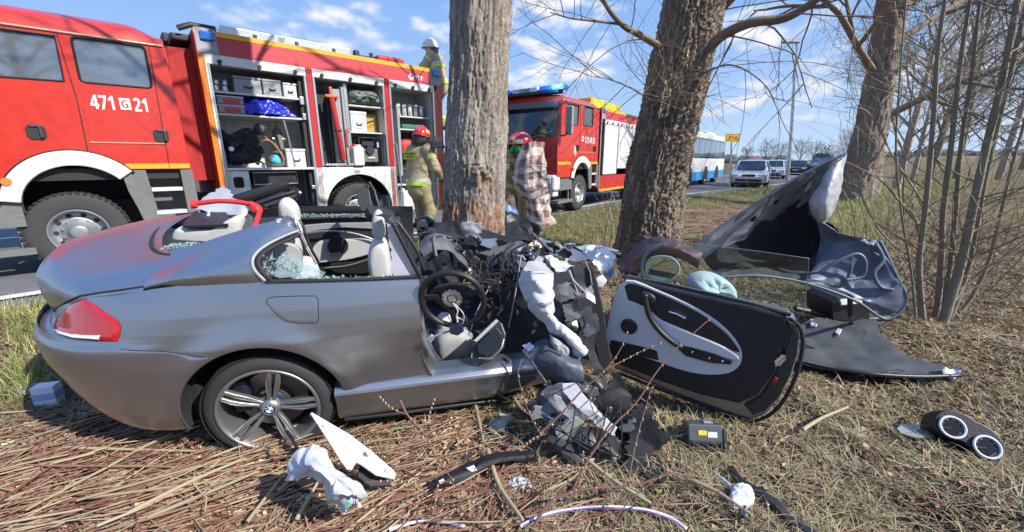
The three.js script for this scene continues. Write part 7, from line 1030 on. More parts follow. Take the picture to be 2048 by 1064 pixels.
{ // white trim panel leaning on the wheel
  const T = thing('white_trim_panel', 'long cream white trim panel leaning against the rear wheel', 'trim panel'); mesh('face', slab(W3([[620, 828, 1.78], [632, 834, 1.77], [700, 876, 1.72], [745, 912, 1.68], [790, 952, 1.64], [786, 966, 1.62], [752, 950, 1.6], [722, 924, 1.62], [715, 918, 1.62], [706, 934, 1.58], [694, 936, 1.58], [684, 918, 1.6], [655, 880, 1.68], [634, 852, 1.74]]), .012), mat([.74, .71, .62], .5, { map: wearMap }), T); mesh('edge', tube(W3([[622, 828, 1.79], [700, 874, 1.73], [746, 910, 1.69], [792, 950, 1.65]]), .009, 6), mat([.78, .75, .66], .5), T); mesh('back', slab(W3([[640, 846, 1.78], [700, 885, 1.74], [770, 940, 1.68], [784, 970, 1.62], [740, 974, 1.6], [715, 955, 1.62], [720, 925, 1.66], [670, 890, 1.72]]), .02), blackPl, T); for (const [u, v] of [[651, 852], [690, 895], [738, 905], [776, 942]]) mesh('trim_clip', box(.022, .02, .02, 0, 0, 0, .004).applyMatrix4(new THREE.Matrix4().setPosition(PZ(u, v, tab([[620, 1.76], [790, 1.62]], u)))), mat([.72, .7, .6], .5), T);
}
{ // white airbag cloth
  const T = thing('deflated_airbag', 'crumpled white driver airbag cloth with a green tag on the sticks', 'airbag'); mesh('cloth', patch([
    W3([[580, 958, 1.5], [584, 926, 1.52], [604, 900, 1.54], [640, 896, 1.55], [662, 906, 1.56]]),
    W3([[590, 962, 1.44], [604, 938, 1.42], [626, 924, 1.42], [656, 922, 1.46], [684, 938, 1.5]]),
    W3([[614, 964, 1.43], [634, 952, 1.38], [660, 944, 1.38], [690, 948, 1.43], [712, 966, 1.48]]),
    W3([[648, 978, 1.42], [664, 966, 1.36], [686, 964, 1.36], [712, 972, 1.38], [728, 988, 1.44]]),
    W3([[664, 1005, 1.41], [676, 990, 1.35], [698, 988, 1.34], [718, 994, 1.36], [728, 1006, 1.42]]),
    W3([[688, 1028, 1.4], [694, 1018, 1.36], [704, 1012, 1.36], [714, 1014, 1.37], [718, 1020, 1.4]])], 70, 60, { thick: .006, noise: .05, freq: 13, ridge: true, crease: .45 }), airbag, T); mesh('green_tag', pillow(W3([[688, 1010, 1.33], [694, 1000, 1.33], [702, 1004, 1.33], [698, 1016, 1.33], [690, 1018, 1.33]]), .008), mat([.18, .45, .36], .6), T); mesh('black_base', slab(onG([[576, 970], [590, 956], [632, 970], [650, 985], [630, 1000], [600, 994]], .06), .05), blackPl, T);
  const K = thing('black_rod', 'short black rod stuck between wheel rim and airbag', 'rod'); mesh('rod', tube(W3([[572, 862, 1.78], [585, 880, 1.72], [600, 905, 1.66]]), .008, 6), blackPl, K);
}
{ const T = thing('bent_black_bar', 'bent black dashboard bar with a white sticker on the ground', 'car part'); mesh('bar', patch([W3([[874, 958, 1.62], [920, 934, 1.7], [965, 912, 1.76], [1010, 903, 1.8], [1072, 900, 1.82]]), W3([[876, 966, 1.58], [924, 946, 1.64], [970, 924, 1.7], [1015, 914, 1.74], [1074, 912, 1.78]]), W3([[878, 976, 1.58], [926, 962, 1.62], [972, 934, 1.68], [1018, 922, 1.73], [1074, 924, 1.78]])], 16, 50, { thick: .03, noise: .006 }), blackPl, T); mesh('sticker', slab(W3([[932, 936, 1.655], [948, 930, 1.665], [954, 940, 1.66], [944, 944, 1.645]]), .003), whiteP, T); mesh('sticker', slab(W3([[877, 962, 1.585], [887, 957, 1.595], [890, 964, 1.59], [880, 968, 1.58]]), .003), whiteP, T); }
{ const T = thing('grey_bracket', 'olive grey cast bracket lying among black debris', 'bracket'); for (const l of [[[975, 880], [982, 862], [1002, 858], [1000, 846], [1018, 840], [1024, 852], [1012, 868], [1004, 886], [986, 890]], [[1008, 876], [1022, 868], [1032, 880], [1022, 892], [1010, 890]]]) mesh('casting', rag(onG(l, .05), { noise: .05, freq: 14, cell: .008, thick: .018 }), mat([.27, .29, .24], .6), T); mesh('black_cover', rag(onG([[990, 895], [1010, 868], [1050, 862], [1075, 880], [1066, 908], [1010, 915]], .03), { noise: .05, freq: 6, cell: .012, thick: .01 }), blackPl, T); }
{ // main heap
  const T = thing('debris_heap', 'heap of shattered black and grey dashboard plastic below the pillar', 'wreckage'); const A = (n, l, Z, m, o = {}) => mesh(n, rag(W3(l, Z), { noise: .05, freq: 8, cell: .01, thick: .008, ...o }), m, T);
  A('blue_grey_cover', [[1062, 820], [1090, 780], [1120, 770], [1160, 770], [1180, 800], [1170, 840], [1120, 836], [1080, 830]], 1.95, mat([.14, .155, .19], .45)); A('white_strip', [[1126, 770], [1150, 768], [1176, 800], [1210, 836], [1234, 856], [1226, 872], [1190, 846], [1156, 815], [1130, 788]], 1.88, mat([.62, .63, .68], .5), { noise: .012 }); A('cracked_olive_panel', [[1110, 862], [1130, 844], [1150, 836], [1170, 848], [1186, 880], [1180, 896], [1150, 892], [1120, 880]], 1.86, mat([.30, .31, .27], .7), { noise: .03, jag: .01 }); A('pale_shard', [[1148, 898], [1170, 894], [1194, 902], [1190, 918], [1166, 926], [1150, 912]], 1.83, mat([.40, .41, .43], .6), { noise: .02 }); A('pale_shard', [[1060, 830], [1070, 810], [1084, 812], [1080, 836], [1066, 842]], 1.9, greyLt, { noise: .03, jag: .01 }); A('pale_shard', [[1108, 792], [1120, 796], [1136, 820], [1128, 832], [1114, 812]], 1.87, mat([.42, .41, .42], .6), { noise: .02, jag: .008 });
  A('black_tray', [[1160, 850], [1210, 860], [1240, 880], [1235, 915], [1200, 935], [1160, 925], [1150, 900]], 1.86, blackPl); A('black_shroud', [[1190, 790], [1230, 760], [1262, 790], [1250, 840], [1262, 880], [1240, 900], [1210, 850]], 1.98, blackPl, { noise: .05 }); A('black_foam', [[1254, 880], [1262, 830], [1290, 800], [1308, 820], [1306, 840], [1330, 870], [1318, 900], [1290, 905], [1286, 950], [1262, 960], [1246, 930]], 1.92, felt, { noise: .05, freq: 9, jag: .025 }); A('black_foam', [[1290, 930], [1310, 905], [1340, 920], [1342, 950], [1320, 966], [1296, 958]], 1.8, felt, { noise: .05, freq: 9, jag: .025 }); A('black_arm', [[1224, 750], [1240, 746], [1262, 790], [1280, 830], [1270, 840], [1246, 805]], 2.05, blackPl, { noise: .02 }); A('black_tray', [[1082, 850], [1110, 845], [1160, 890], [1180, 930], [1140, 925], [1100, 890]], 1.9, blackSoft);
  const R = rngOf(31), ms = [blackPl, greyPl, blackPl, mat([.32, .33, .30], .6), greyLt, darkMetal]; for (let i = 0; i < 42; i++) { const u = 1060 + R() * 240, v = 780 + R() * 160, Z = 2.0 - (v - 780) * .0011 + (R() - .5) * .08, r = 5 + R() * 14, n = 4 + Math.floor(R() * 3), o = []; for (let k = 0; k < n; k++) { const a = k / n * 6.28 + R() * .5; o.push(PZ(u + Math.cos(a) * r * (.5 + R()), v + Math.sin(a) * r * (.4 + R() * .5), Z + (R() - .5) * .06)); } mesh('plastic_fragment', slab(o, .006 + R() * .012), ms[Math.floor(R() * 6)], T); }
  for (let i = 0; i < 12; i++) { const a = PZ(1080 + R() * 180, 800 + R() * 120, 1.85), b = PZ(1090 + R() * 200, 830 + R() * 110, 1.8), m = a.clone().lerp(b, .5).add(V(0, .06 * R(), .05)); mesh('cable', tube([a, m, b], .004, 5, { smooth: 12 }), rubber, T); }
}
{ const T = thing('shattered_white_lump', 'crushed white crumbly lump lying on dry grass', 'debris'); const c = onGround(1036, 972); T.position.copy(c); mesh('lump', pillow([V(-.06, .0, .02), V(-.05, .03, .0), V(0, .05, -.01), V(.06, .03, 0), V(.065, 0, .02), V(0, -.01, .03)], .08, { noise: .05, freq: 30 }), airbag, T); for (let i = 0; i < 14; i++) { const R = rngOf(i + 60), m = mesh('crumb', box(.012, .008, .014, (R() - .5) * .3, .008, (R() - .5) * .22, .002), airbag, T); m.rotation.y = R() * 3; } }
for (const [u, v, lb] of [[905, 905, 'small black rubber plug on the leaves behind the bent bar'], [1145, 988, 'small glossy black lens on the grass below the heap']]) { const T = thing('black_plug', lb, 'car part'); T.position.copy(onGround(u, v)); mesh('plug', lathe([[0, 0], [.028, 0], [.032, .015], [.026, .03], [.012, .038], [0, .038]], 20), mat([.012, .012, .013], .25), T); mesh('plug_rim', new THREE.TorusGeometry(.031, .004, 6, 24).rotateX(Math.PI / 2).translate(0, .012, 0), blackPl, T); }
{ const T = thing('pale_cable_loop', 'pale lilac cable arching up at the bottom edge', 'cable'); mesh('cable', tube(onG([[1040, 1075], [1090, 1052], [1150, 1040], [1220, 1036], [1290, 1042], [1340, 1058], [1370, 1080]], .06), .0085, 8, { smooth: 60 }), mat([.62, .58, .72], .4), T); mesh('stripe', tube(onG([[1046, 1077], [1094, 1056], [1152, 1044], [1220, 1040], [1288, 1046], [1336, 1062]], .068), .003, 6, { smooth: 60 }), mat([.12, .08, .3], .4), T); const S = thing('pale_cable_end', 'short end of pale cable beside a grey branch', 'cable'); mesh('cable', tube(onG([[780, 1078], [830, 1063], [880, 1061], [930, 1072]], .05), .008, 8, { smooth: 30 }), mat([.62, .58, .72], .4), S); }
{ const T = thing('crumpled_wrapper', 'crumpled white wrapper in the grass behind the bumper', 'litter'); mesh('wrapper', rag(onG([[30, 794], [50, 776], [74, 770], [82, 790], [62, 804]], .05), { noise: .06, freq: 10, cell: .012 }), mat([.68, .69, .74], .5), T); const S = thing('blue_white_carton', 'small blue and white carton in the grass behind the bumper', 'litter'); S.position.copy(onGround(102, 806)); S.rotation.y = .3; mesh('carton', box(.12, .16, .08, 0, .08, 0, .006), mat([.66, .7, .8], .5), S); mesh('band', box(.122, .05, .082, 0, .09, 0, .004), mat([.28, .38, .62], .5), S); }
{ const T = thing('red_bent_bar', 'red bent steel bar lying across the cut roof', 'bar'); mesh('bar', tube(W3([[392, 407, 2.75], [440, 402, 2.78], [488, 406, 2.8], [508, 412, 2.78], [518, 424, 2.74], [514, 440, 2.68], [508, 458, 2.62]]), .0165, 12, { smooth: 60 }), mat([.68, .03, .03], .35, { clearcoat: .5 }), T); mesh('bar_end', cyl(.03, .03, .035, 20, 'x').applyMatrix4(new THREE.Matrix4().makeRotationY(.5).setPosition(PZ(388, 408, 2.74))), mat([.72, .04, .04], .35), T); mesh('joint', pillow(W3([[500, 402, 2.76], [520, 412, 2.76], [522, 426, 2.75], [506, 424, 2.76]]), .06), mat([.62, .03, .03], .4), T); }
{ const T = thing('rescue_tool_head', 'black and silver tool head standing behind the dashboard', 'tool'); const o = W3([[826, 448, 4.3], [836, 436, 4.3], [852, 434, 4.3], [866, 444, 4.3], [862, 462, 4.3], [838, 466, 4.3]]); mesh('housing', slab(o, .12, { bevel: .02 }), blackPl, T); mesh('lens', cyl(.06, .06, .08, 20, 'z').applyMatrix4(new THREE.Matrix4().setPosition(PZ(846, 450, 4.25))), chrome, T); mesh('grip', tube(W3([[800, 452, 4.4], [815, 446, 4.4], [830, 446, 4.35]]), .05, 8), greyT, T); }
{ const T = thing('black_corner_scrap', 'dark plastic scrap cut off by the right edge', 'wreckage'); mesh('scrap', rag(onG([[2020, 1020], [2035, 985], [2070, 980], [2090, 1040], [2040, 1060]], .06), { noise: .06, cell: .015, thick: .02 }), felt, T); }
// ---------- saplings, shrubs, far trees by the field ----------
const stemM = mat([.20, .17, .12], .8, { bumpMap: fineBump, bumpScale: .004 });
const stems = [
  [[1846, 652], [1842, 600], [1838, 530], [1850, 425], [1866, 250], [1876, 100], [1890, 0], [1905, -120], .026], [[1866, 656], [1876, 600], [1882, 530], [1886, 425], [1901, 300], [1921, 125], [1940, 0], [1960, -130], .027], [[1872, 658], [1888, 600], [1900, 530], [1911, 425], [1921, 300], [1946, 125], [1960, 0], [1980, -120], .024], [[1880, 662], [1900, 600], [1921, 530], [1946, 415], [1971, 300], [2001, 175], [2036, 0], [2065, -120], .04], [[1888, 664], [1912, 600], [1936, 530], [1971, 350], [2001, 225], [2026, 125], [2050, 20], [2085, -120], .03], [[1905, 660], [1940, 600], [1975, 530], [1996, 450], [2026, 325], [2046, 255], [2080, 120], [2120, -60], .018], [[1836, 640], [1822, 540], [1802, 420], [1792, 300], [1800, 150], [1812, 0], [1820, -80], .010], [[1850, 640], [1830, 560], [1812, 470], [1806, 380], [1820, 240], [1830, 120], .008]];
stems.forEach((s, i) => {
  const r = s[s.length - 1], pts = s.slice(0, -1), Z0 = 3.85, T = thing('sapling', ['slender grey sapling growing next to the black liner panel', 'straight sapling in the clump behind the liner panel', 'thin sapling leaning slightly in the clump', 'thickest sapling of the clump leaning towards the field', 'forked-looking sapling behind the thickest one', 'outermost thin sapling of the clump leaning over the field', 'thin wavy sapling rising behind the bonnet', 'thinnest short sapling rising behind the bonnet'][i], 'sapling', 'saplings in one clump'), R = rngOf(100 + i);
  const P3 = pts.map(([u, v], k) => { const p = PZ(u, v, Z0 + (i % 3) * .14 + .03 * k); return p; }); P3[0].y = groundH(P3[0].x, P3[0].z) - .05;
  mesh('stem', tube(P3, (t) => r * (1.15 - .65 * t) * (1 + .04 * Math.sin(t * 90)), 9, { smooth: 70 }), stemM, T);
  const c = new THREE.CatmullRomCurve3(P3), out = [], n = r > .015 ? 20 : 9; for (let k = 0; k < n; k++) { const t = .1 + .88 * (k + R()) / n, p = c.getPoint(t), a = R() * 6.28; branches(p, V(Math.cos(a), .45 + R() * .6, Math.sin(a)), (.35 + R() * .75), Math.max(.0035, r * .22), 1 + (k % 2), R, out, { wig: .4, up: .08, seg: 6, kids: () => 3 }); } mesh('twigs', out, stemM, T);
});
{ // long side limbs sweeping left from the clump
  const T = thing('bramble_thicket', 'tangle of thin bare brambles between bonnet and saplings', 'shrub'), R = rngOf(8), out = []; const arcs = [[[1862, 430], [1830, 380], [1790, 320], [1730, 220], [1690, 215]], [[1855, 470], [1820, 430], [1760, 360], [1690, 322]], [[1840, 500], [1790, 470], [1740, 440], [1680, 420]], [[1845, 520], [1800, 500], [1760, 460], [1720, 380], [1715, 250]]]; arcs.forEach((a) => out.push(tube(a.map(([u, v], k) => PZ(u, v, 3.95 + k * .08)), [.012, .004], 6, { smooth: 30 })));
  for (let i = 0; i < 30; i++) { const u = 1690 + R() * 340, p = PZ(u, 560, 4.2 + R() * 3.2); p.y = groundH(p.x, p.z); branches(p, V((R() - .5) * 1.1, 1, (R() - .5) * .8), .7 + R() * 1.1, .005 + R() * .004, 2, R, out, { wig: .45, seg: 6, kids: () => 3, droop: .05 }); } mesh('stems', out, mat([.27, .19, .13], .85), T);
}
{ // third tree of the row, by the field
  const Z = 14, mk = (u, v, hw) => { const p = PZ(u, v, Z), k = Z / -ray(u, v).z / FPX; return { p, r: hw * k }; }, cen = [mk(1700, 420, 40), mk(1716, 370, 34), mk(1733, 300, 29), mk(1752, 200, 26), mk(1766, 120, 25), mk(1778, 50, 26), mk(1786, 0, 26), mk(1800, -100, 22), mk(1815, -220, 16), mk(1822, -330, 8)]; const T = thing('field_tree', 'tall pale brown tree trunk standing beyond the bonnet at the field edge', 'tree'); mesh('trunk', trunkGeo(cen, 90, 220, .05, 4.2, 3.1, { vf: 1.2, c0: [.24, .185, .14], c1: [.36, .29, .23] }), barkM(barkRough, .02), T); const R = rngOf(41), out = []; [[1745, 250, 1], [1760, 160, -1], [1770, 100, 1], [1780, 40, 1], [1784, 20, -1], [1790, -40, 1], [1796, -80, -1], [1804, -140, 1], [1808, -170, -1]].forEach(([u, v, d]) => branches(PZ(u, v, Z), V(d * .9, .7, R() - .4), 4.2, .12, 3, R, out, { wig: .28, up: .04 })); mesh('crown', out, twigMat, T);
}
for (const [u, z, h, lb, l] of [[1850, 19, 480, 'many-branched bare tree behind the saplings', .1], [1905, 26, 400, 'bare tree farther along the field edge', -.08], [2030, 34, 300, 'bare tree at the far side of the field', 0], [1680, 24, 120, 'reddish bare thicket tree beside the road end', .05], [1700, 22, 130, 'dense reddish bare thicket tree behind the bonnet', -.05], [1722, 26, 110, 'low reddish bare thicket tree next to the pale trunk', .0], [1790, 17, 360, 'pale slender bare tree just behind the pale trunk', .06], [1990, 22, 330, 'pale twiggy bare tree behind the leaning sapling', .05], [1820, 30, 260, 'distant pale bare tree between the trunks', 0]]) farTree(u, 380, z, h, lb, { group: 'bare trees along the field', lean: l, n: h < 200 ? 28 : 16, sp: h < 200 ? 1.1 : 1.5, d: 3, r: h < 200 ? .05 : .16, m: mat(h < 200 ? [.26, .19, .15] : lb.startsWith('pale') || lb.startsWith('distant') ? [.33, .275, .22] : [.22, .175, .14], .9) });
// budding red shoots in front of the wreck
{ const T = thing('red_twig_shrub', 'bare red twig shrub with pale buds growing before the open door', 'shrub'), m = mat([.16, .075, .06], .7), bud = mat([.45, .32, .2], .7), R = rngOf(51);
  [[[1062, 1064], [1097, 1008], [1156, 981], [1272, 969], [1373, 934], .009], [[1144, 981], [1175, 922], [1218, 860], [1272, 806], [1311, 747], [1350, 700], [1416, 641], .006], [[1078, 868], [1120, 830], [1163, 782], [1210, 740], [1240, 700], [1253, 666], .005], [[1210, 740], [1249, 720], [1280, 704], [1319, 687], .004], [[1257, 957], [1272, 883], [1288, 825], [1303, 776], .005], [[1044, 718], [1036, 745], [1046, 790], [1060, 830], [1080, 868], .0035], [[1060, 830], [1040, 815], [1030, 800], .003], [[1090, 868], [1062, 880], [1040, 900], .004], [[1210, 1070], [1260, 1000], [1330, 940], [1334, 905], .0035], [[1190, 772], [1180, 800], [1200, 850], [1206, 860], .003], [[800, 800], [815, 830], [850, 870], [872, 912], [905, 960], .006], [[815, 830], [780, 815], [760, 795], .003], [[850, 870], [858, 830], [868, 800], .003], [[880, 1064], [870, 1010], [880, 965], [960, 985], [1050, 960], .004], [[730, 965], [780, 962], [830, 968], .003], [[1130, 1010], [1160, 960], [1165, 905], .003], [[1300, 1010], [1360, 990], [1420, 1000], [1500, 1020], .004]].forEach((a) => { const r = a[a.length - 1], pts = a.slice(0, -1).map(([u, v], k, q) => { const z = clamp(lerp(1.36, 1.8, (1064 - v) / 400), 1.3, 1.85); const p = PZ(u, v, z); p.y = Math.max(p.y, groundH(p.x, p.z) + .01); return p; }); mesh('shoot', tube(pts, (t) => r * (1 - .6 * t), 6, { smooth: 26 }), m, T); const c = new THREE.CatmullRomCurve3(pts); const gs = []; for (let k = 0; k < 6; k++) { const p = c.getPoint(.3 + .7 * k / 5); gs.push(new THREE.IcosahedronGeometry(.0045, 0).scale(1, 1.8, 1).translate(p.x + .003, p.y + .003, p.z + .003)); } const b = mesh('bud', gs, bud, T); b.userData.kind = 'stuff'; }); }
// cut sticks
const stickM = [mat([.36, .30, .19], .8), mat([.30, .235, .15], .8), mat([.19, .085, .06], .75), mat([.25, .14, .09], .8)];
function stick(pts, r, m, label, group) { const o = solo('cut_stick', tube(pts, (t) => r * (1 - .35 * t), 7, { smooth: Math.max(6, pts.length * 4) }), m, label, 'stick', group); return o; }
[[[[140, 914], [274, 918], [402, 921]], .011, 'straight pale stick lying before the rear wheel'], [[[350, 889], [286, 920], [237, 950], [152, 996], [61, 1047]], .011, 'long pale stick crossing over another before the bumper'], [[[119, 952], [198, 932]], .009, 'short pale stick below the bumper'], [[[-20, 932], [76, 914], [158, 903]], .011, 'pale stick running out under the bumper corner'], [[[262, 1054], [390, 987], [487, 944]], .013, 'thick pale stick pointing at the rear tyre'], [[[304, 1066], [426, 1014], [520, 972]], .013, 'thick pale stick parallel to its neighbour near the tyre'], [[[-20, 842], [73, 837]], .008, 'short stick in the grass behind the bumper'], [[[500, 1070], [576, 967]], .012, 'thick stick under the white airbag cloth'], [[[598, 1070], [646, 982]], .012, 'thick stick beside the white airbag cloth'], [[[948, 815], [956, 850], [966, 900]], .016, 'grey branch end poking from under the sill'], [[[976, 925], [985, 960], [1000, 1000], [1045, 1070]], .017, 'thick grey branch running to the bottom edge'], [[[998, 812], [1050, 840], [1100, 870]], .01, 'thin dark branch under the sill'], [[[1090, 880], [1160, 930], [1230, 985], [1300, 1030]], .014, 'long grey branch below the debris heap'], [[[1380, 985], [1430, 1010], [1500, 1060]], .013, 'grey branch near the pale rod'], [[[1600, 885], [1640, 860], [1690, 838]], .014, 'pale broken branch on the leaf litter'], [[[1330, 960], [1380, 985], [1440, 990]], .008, 'thin branch below the electronic box'], [[[420, 940], [520, 900], [600, 870]], .008, 'thin stick under the rear tyre'], [[[560, 1010], [640, 940]], .008, 'thin stick behind the white airbag cloth']].forEach(([p, r, lb], i) => stick(onG(p, r + .05 + (i % 3) * .012), r * .82, stickM[i % 2], lb, 'larger cut sticks'));
{ const R = rngOf(61); for (let i = 0; i < 250; i++) { const x = -2.9 + R() * 2.7, zf = .9 + R() * 1.35; if (zf > 1.8 && x > -2.0 && x < .3) continue; const a = .42 + (R() - .5) * (R() < .25 ? 1.6 : .5), l = .3 + R() * .9, r = .0025 + R() * R() * .0065, y = .025 + R() * .05, dx = Math.cos(a) * l / 2, dz = Math.sin(a) * l / 2, b = (R() - .5) * .08, tl = (R() - .4) * .06; const P = (k) => { const px_ = x + dx * k, pz = -(zf + dz * k) + b * (1 - k * k); return V(px_, groundH(px_, pz) + y + tl * k + r, pz); }; stick([P(-1), P(0), P(1)], r, stickM[R() < .55 ? 2 + (i % 2) : i % 2], i % 4 < 2 ? 'thin red brown cut stick in the mat of cuttings before the car' : 'thin tan cut stick in the mat of cuttings before the car', i % 4 < 2 ? 'thin red brown cuttings' : 'thin tan cuttings'); } }
// ---------- ground cover ----------
function scatter(name, geo, m, n, place, label, colors) {
  const im = new THREE.InstancedMesh(geo, m, n), o = new THREE.Object3D(), R = rngOf(n + 17), c = new THREE.Color(); let k = 0;
  for (let i = 0; i < n; i++) { const q = place(R); if (!q || blocked(q[0], q[1])) continue; o.position.set(q[0], groundH(q[0], q[1]) + (q[4] || 0), q[1]); o.rotation.set((R() - .5) * (q[3] ?? .6), R() * 6.28, (R() - .5) * (q[3] ?? .6)); const s = q[2]; o.scale.set(s, s * (.7 + R() * .6), s); o.updateMatrix(); im.setMatrixAt(k, o.matrix); const a = colors[Math.floor(R() * colors.length)], v = .75 + R() * .5; c.setRGB(a[0] * v, a[1] * v, a[2] * v); im.setColorAt(k, c); k++; }
  im.count = k; im.name = name; im.userData = { kind: 'stuff', label }; scene.add(im); return im;
}
const bladeBunch = (n, len, w, lift, seed) => { const R = rngOf(seed), gs = []; for (let i = 0; i < n; i++) { const a = R() * 6.28, l = len * (.5 + R() * .7), lf = lift * (.3 + R()), ox = (R() - .5) * len * .5, oz = (R() - .5) * len * .5, ca = Math.cos(a), sa = Math.sin(a), P = (t, sd) => [ox + ca * l * t - sa * w * sd * (1 - t), lf * Math.sin(t * 2.2) * len, oz + sa * l * t + ca * w * sd * (1 - t)]; const pos = [], idx = []; [0, .35, .7].forEach((t) => { pos.push(...P(t, -1), ...P(t, 1)); }); pos.push(...P(1, 0)); idx.push(0, 1, 2, 1, 3, 2, 2, 3, 4, 3, 5, 4, 4, 5, 6); const g = new THREE.BufferGeometry(); g.setAttribute('position', new THREE.Float32BufferAttribute(pos, 3)); g.setIndex(idx); g.computeVertexNormals(); gs.push(g); } return merge(gs); };
const leafG = (() => { const g = new THREE.PlaneGeometry(1, .62, 4, 3).rotateX(-Math.PI / 2), p = g.attributes.position; for (let i = 0; i < p.count; i++) { const x = p.getX(i), z = p.getZ(i), w = Math.sqrt(Math.max(.02, 1 - 4 * x * x)); p.setXYZ(i, x, .22 * x * x * 2 + .35 * Math.abs(z) + .04 * Math.sin(x * 9 + z * 7), z * w); } g.computeVertexNormals(); return g; })();
const white = (o = {}) => new THREE.MeshStandardMaterial({ color: 0xffffff, roughness: .9, side: THREE.DoubleSide, ...o });
const near = (R) => { for (let t = 0; t < 30; t++) { const zf = .75 + 8.5 * Math.pow(R(), 1.7), x = (R() - .5) * 2 * (zf * 1.45 + .9); if (roadDist(x, zf) < .15) continue; return [x, -zf]; } return null; };
const blocked = (x, z) => avoid.some((o) => inside({ x, y: z }, o.map((p) => ({ x: p.x, y: p.z }))));
const zoneL = (x, z) => sstep(.6, -.5, x) * sstep(-2.3, -1.7, z);
scatter('dead_leaves', leafG, white({ roughness: .85 }), 52000, (R) => { const p = near(R); if (!p) return null; const n = fbm2(p[0] * .8, -p[1] * .8, 3); if (R() < .1 + n * 1.3 + .3 * zoneL(p[0], p[1])) return null; return [p[0], p[1], .02 + R() * .034, 1.3, .006 + R() * .02]; }, 'dead brown leaves covering the ground', [[.25, .15, .085], [.19, .11, .065], [.34, .23, .14], [.28, .18, .11], [.14, .085, .055], [.40, .30, .19]]);
const strawA = bladeBunch(9, .13, .0018, .16, 3), strawB = bladeBunch(7, .16, .0026, .3, 5), grassG = bladeBunch(10, .13, .0026, .9, 9), weedG = bladeBunch(14, .1, .004, .8, 12);
scatter('dry_straw', strawA, white(), 17000, (R) => { const p = near(R); if (!p) return null; const n = fbm2(p[0] * .8, -p[1] * .8, 3); if (R() > .6 + n * 1.4 - .55 * zoneL(p[0], p[1])) return null; return [p[0], p[1], .6 + R() * .9, .35, .004 + R() * .015]; }, 'flattened dry straw over the verge', [[.34, .28, .17], [.44, .36, .22], [.27, .22, .135], [.22, .19, .11], [.19, .13, .085]]);
scatter('dry_grass', strawB, white(), 8000, (R) => { const p = near(R); if (!p || R() < zoneL(p[0], p[1])) return null; return [p[0], p[1], .6 + R() * .9, .5, 0]; }, 'standing tufts of dry grass', [[.36, .3, .17], [.28, .24, .13], [.22, .21, .1]]);
scatter('green_grass', grassG, white({ roughness: .8 }), 15000, (R) => { const p = near(R); if (!p) return null; const d = roadDist(p[0], -p[1]), n = fbm2(p[0] * .6 + 5, -p[1] * .6, 3); const w = d < 2.2 ? .95 : sstep(.12, .4, n) * .22 * (1 - zoneL(p[0], p[1])); if (R() > w) return null; return [p[0], p[1], (d < 2.2 ? .5 : .28) + R() * (d < 2.2 ? .9 : .45), .5, -.004]; }, 'short green grass by the road and in patches', [[.20, .25, .06], [.26, .29, .08], [.34, .33, .12], [.14, .19, .05], [.42, .38, .16]]);
scatter('verge_grass', grassG, white({ roughness: .8 }), 30000, (R) => { const t = R(), x = -6 + R() * 26, zf = 3 + R() * 24; const d = roadDist(x, zf); if (d < .1 || d > 7 || zf < 7.5 && x > -3) return null; return [x, -zf, (d < 4 ? .45 : .8) + R() * (d < 4 ? .6 : 1.2), .5, -.01]; }, 'pale green grass of the verge beyond the wreck', [[.28, .32, .10], [.35, .37, .13], [.42, .39, .18], [.22, .27, .08], [.46, .42, .2]]);
const twigG = tube([[-.5, 0, 0], [-.15, .03, .04], [.2, -.01, -.02], [.5, .03, .02]], .008, 4, { open: true });
scatter('fallen_twigs', twigG, white({ roughness: .8 }), 13000, (R) => { const p = near(R); if (!p) return null; return [p[0], p[1], .08 + R() * .3, .3, .008 + R() * .02]; }, 'fallen thin twigs over the litter', [[.20, .09, .06], [.26, .15, .10], [.34, .26, .17], [.16, .10, .07]]);
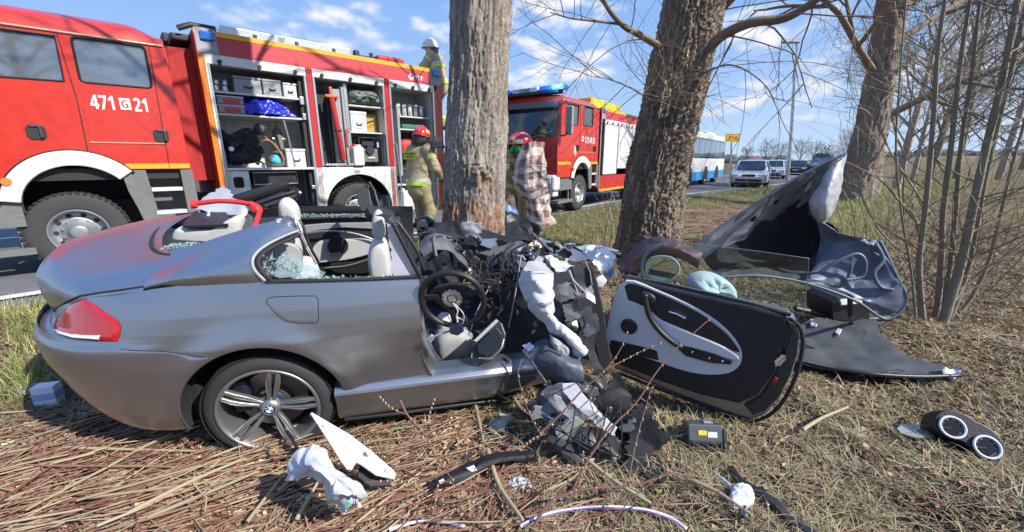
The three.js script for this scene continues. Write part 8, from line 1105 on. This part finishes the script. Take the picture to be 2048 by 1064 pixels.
{ const n = 3000, im = new THREE.InstancedMesh(twigG, white({ roughness: .8 }), n), o = new THREE.Object3D(), R = rngOf(91), c = new THREE.Color(); let k = 0; const cs = [[.20, .085, .06], [.25, .135, .09], [.36, .28, .17], [.17, .07, .05], [.30, .20, .125]];
  for (let i = 0; i < n; i++) { const x = -3.1 + R() * 3.5, zf = .75 + R() * 1.6; if (R() > zoneL(x, -zf) + .08) continue; o.position.set(x, groundH(x, -zf) + .01 + R() * .045, -zf); o.rotation.set(0, .42 + (R() - .5) * (R() < .45 ? 2.6 : .8), (R() - .5) * .16); const s = .15 + R() * .5; o.scale.set(s, .25 + R() * .35, .25 + R() * .35); o.updateMatrix(); im.setMatrixAt(k, o.matrix); const a = cs[Math.floor(R() * 5)], v = .75 + R() * .5; c.setRGB(a[0] * v, a[1] * v, a[2] * v); im.setColorAt(k, c); k++; } im.count = k; im.name = 'twig_mat'; im.userData = { kind: 'stuff', label: 'mat of fine red brown cuttings before the car' }; scene.add(im); }
scatter('wood_chips', box(1, .18, .3, 0, 0, 0, 0), white({ roughness: .85 }), 15000, (R) => { const x = -3 + R() * 3.4, zf = .8 + R() * 1.5; if (R() > zoneL(x, -zf) + .1) return null; return [x, -zf, .012 + R() * R() * .05, .8, .01 + R() * .02]; }, 'pale wood chips among the cut sticks', [[.58, .47, .29], [.50, .36, .22], [.44, .25, .17], [.62, .53, .36], [.34, .17, .11]]);
{ const R = rngOf(15), out = [], T = thing('dry_stalks', 'tall pale dry stalks standing beside the leaning tree', 'dry grass'); for (let i = 0; i < 16; i++) { const p = PZ(1200 + R() * 45, 470, 6.6 + R() * .8); p.y = groundH(p.x, p.z); out.push(tube([p, p.clone().add(V((R() - .5) * .1, .5, 0)), p.clone().add(V((R() - .5) * .5, .9 + R() * .4, (R() - .5) * .2))], .004, 4, { smooth: 8 })); } mesh('stalks', out, mat([.55, .45, .28], .8), T); }
{ // heap of red cuttings beyond the leaning tree
  const R = rngOf(19), out = []; for (let i = 0; i < 420; i++) { const p = PZ(1330 + R() * 190, 470, 7.5 + R() * 4); const a = R() * 6.28, l = .4 + R() * .6, y = groundH(p.x, p.z) + R() * .28; out.push(tube([V(p.x - Math.cos(a) * l, y, p.z - Math.sin(a) * l * .5), V(p.x, y + .05 * R(), p.z), V(p.x + Math.cos(a) * l, y + (R() - .5) * .2, p.z + Math.sin(a) * l * .5)], .006, 3, { open: true })); } const m = mesh('red_cuttings', out, mat([.29, .20, .14], .85)); m.userData = { kind: 'stuff', label: 'heap of red brown cuttings in the verge beyond the leaning tree' }; }
scene.traverse((o) => { if (o.isMesh) { o.castShadow = true; o.receiveShadow = true; } });
renderer.render(scene, camera);
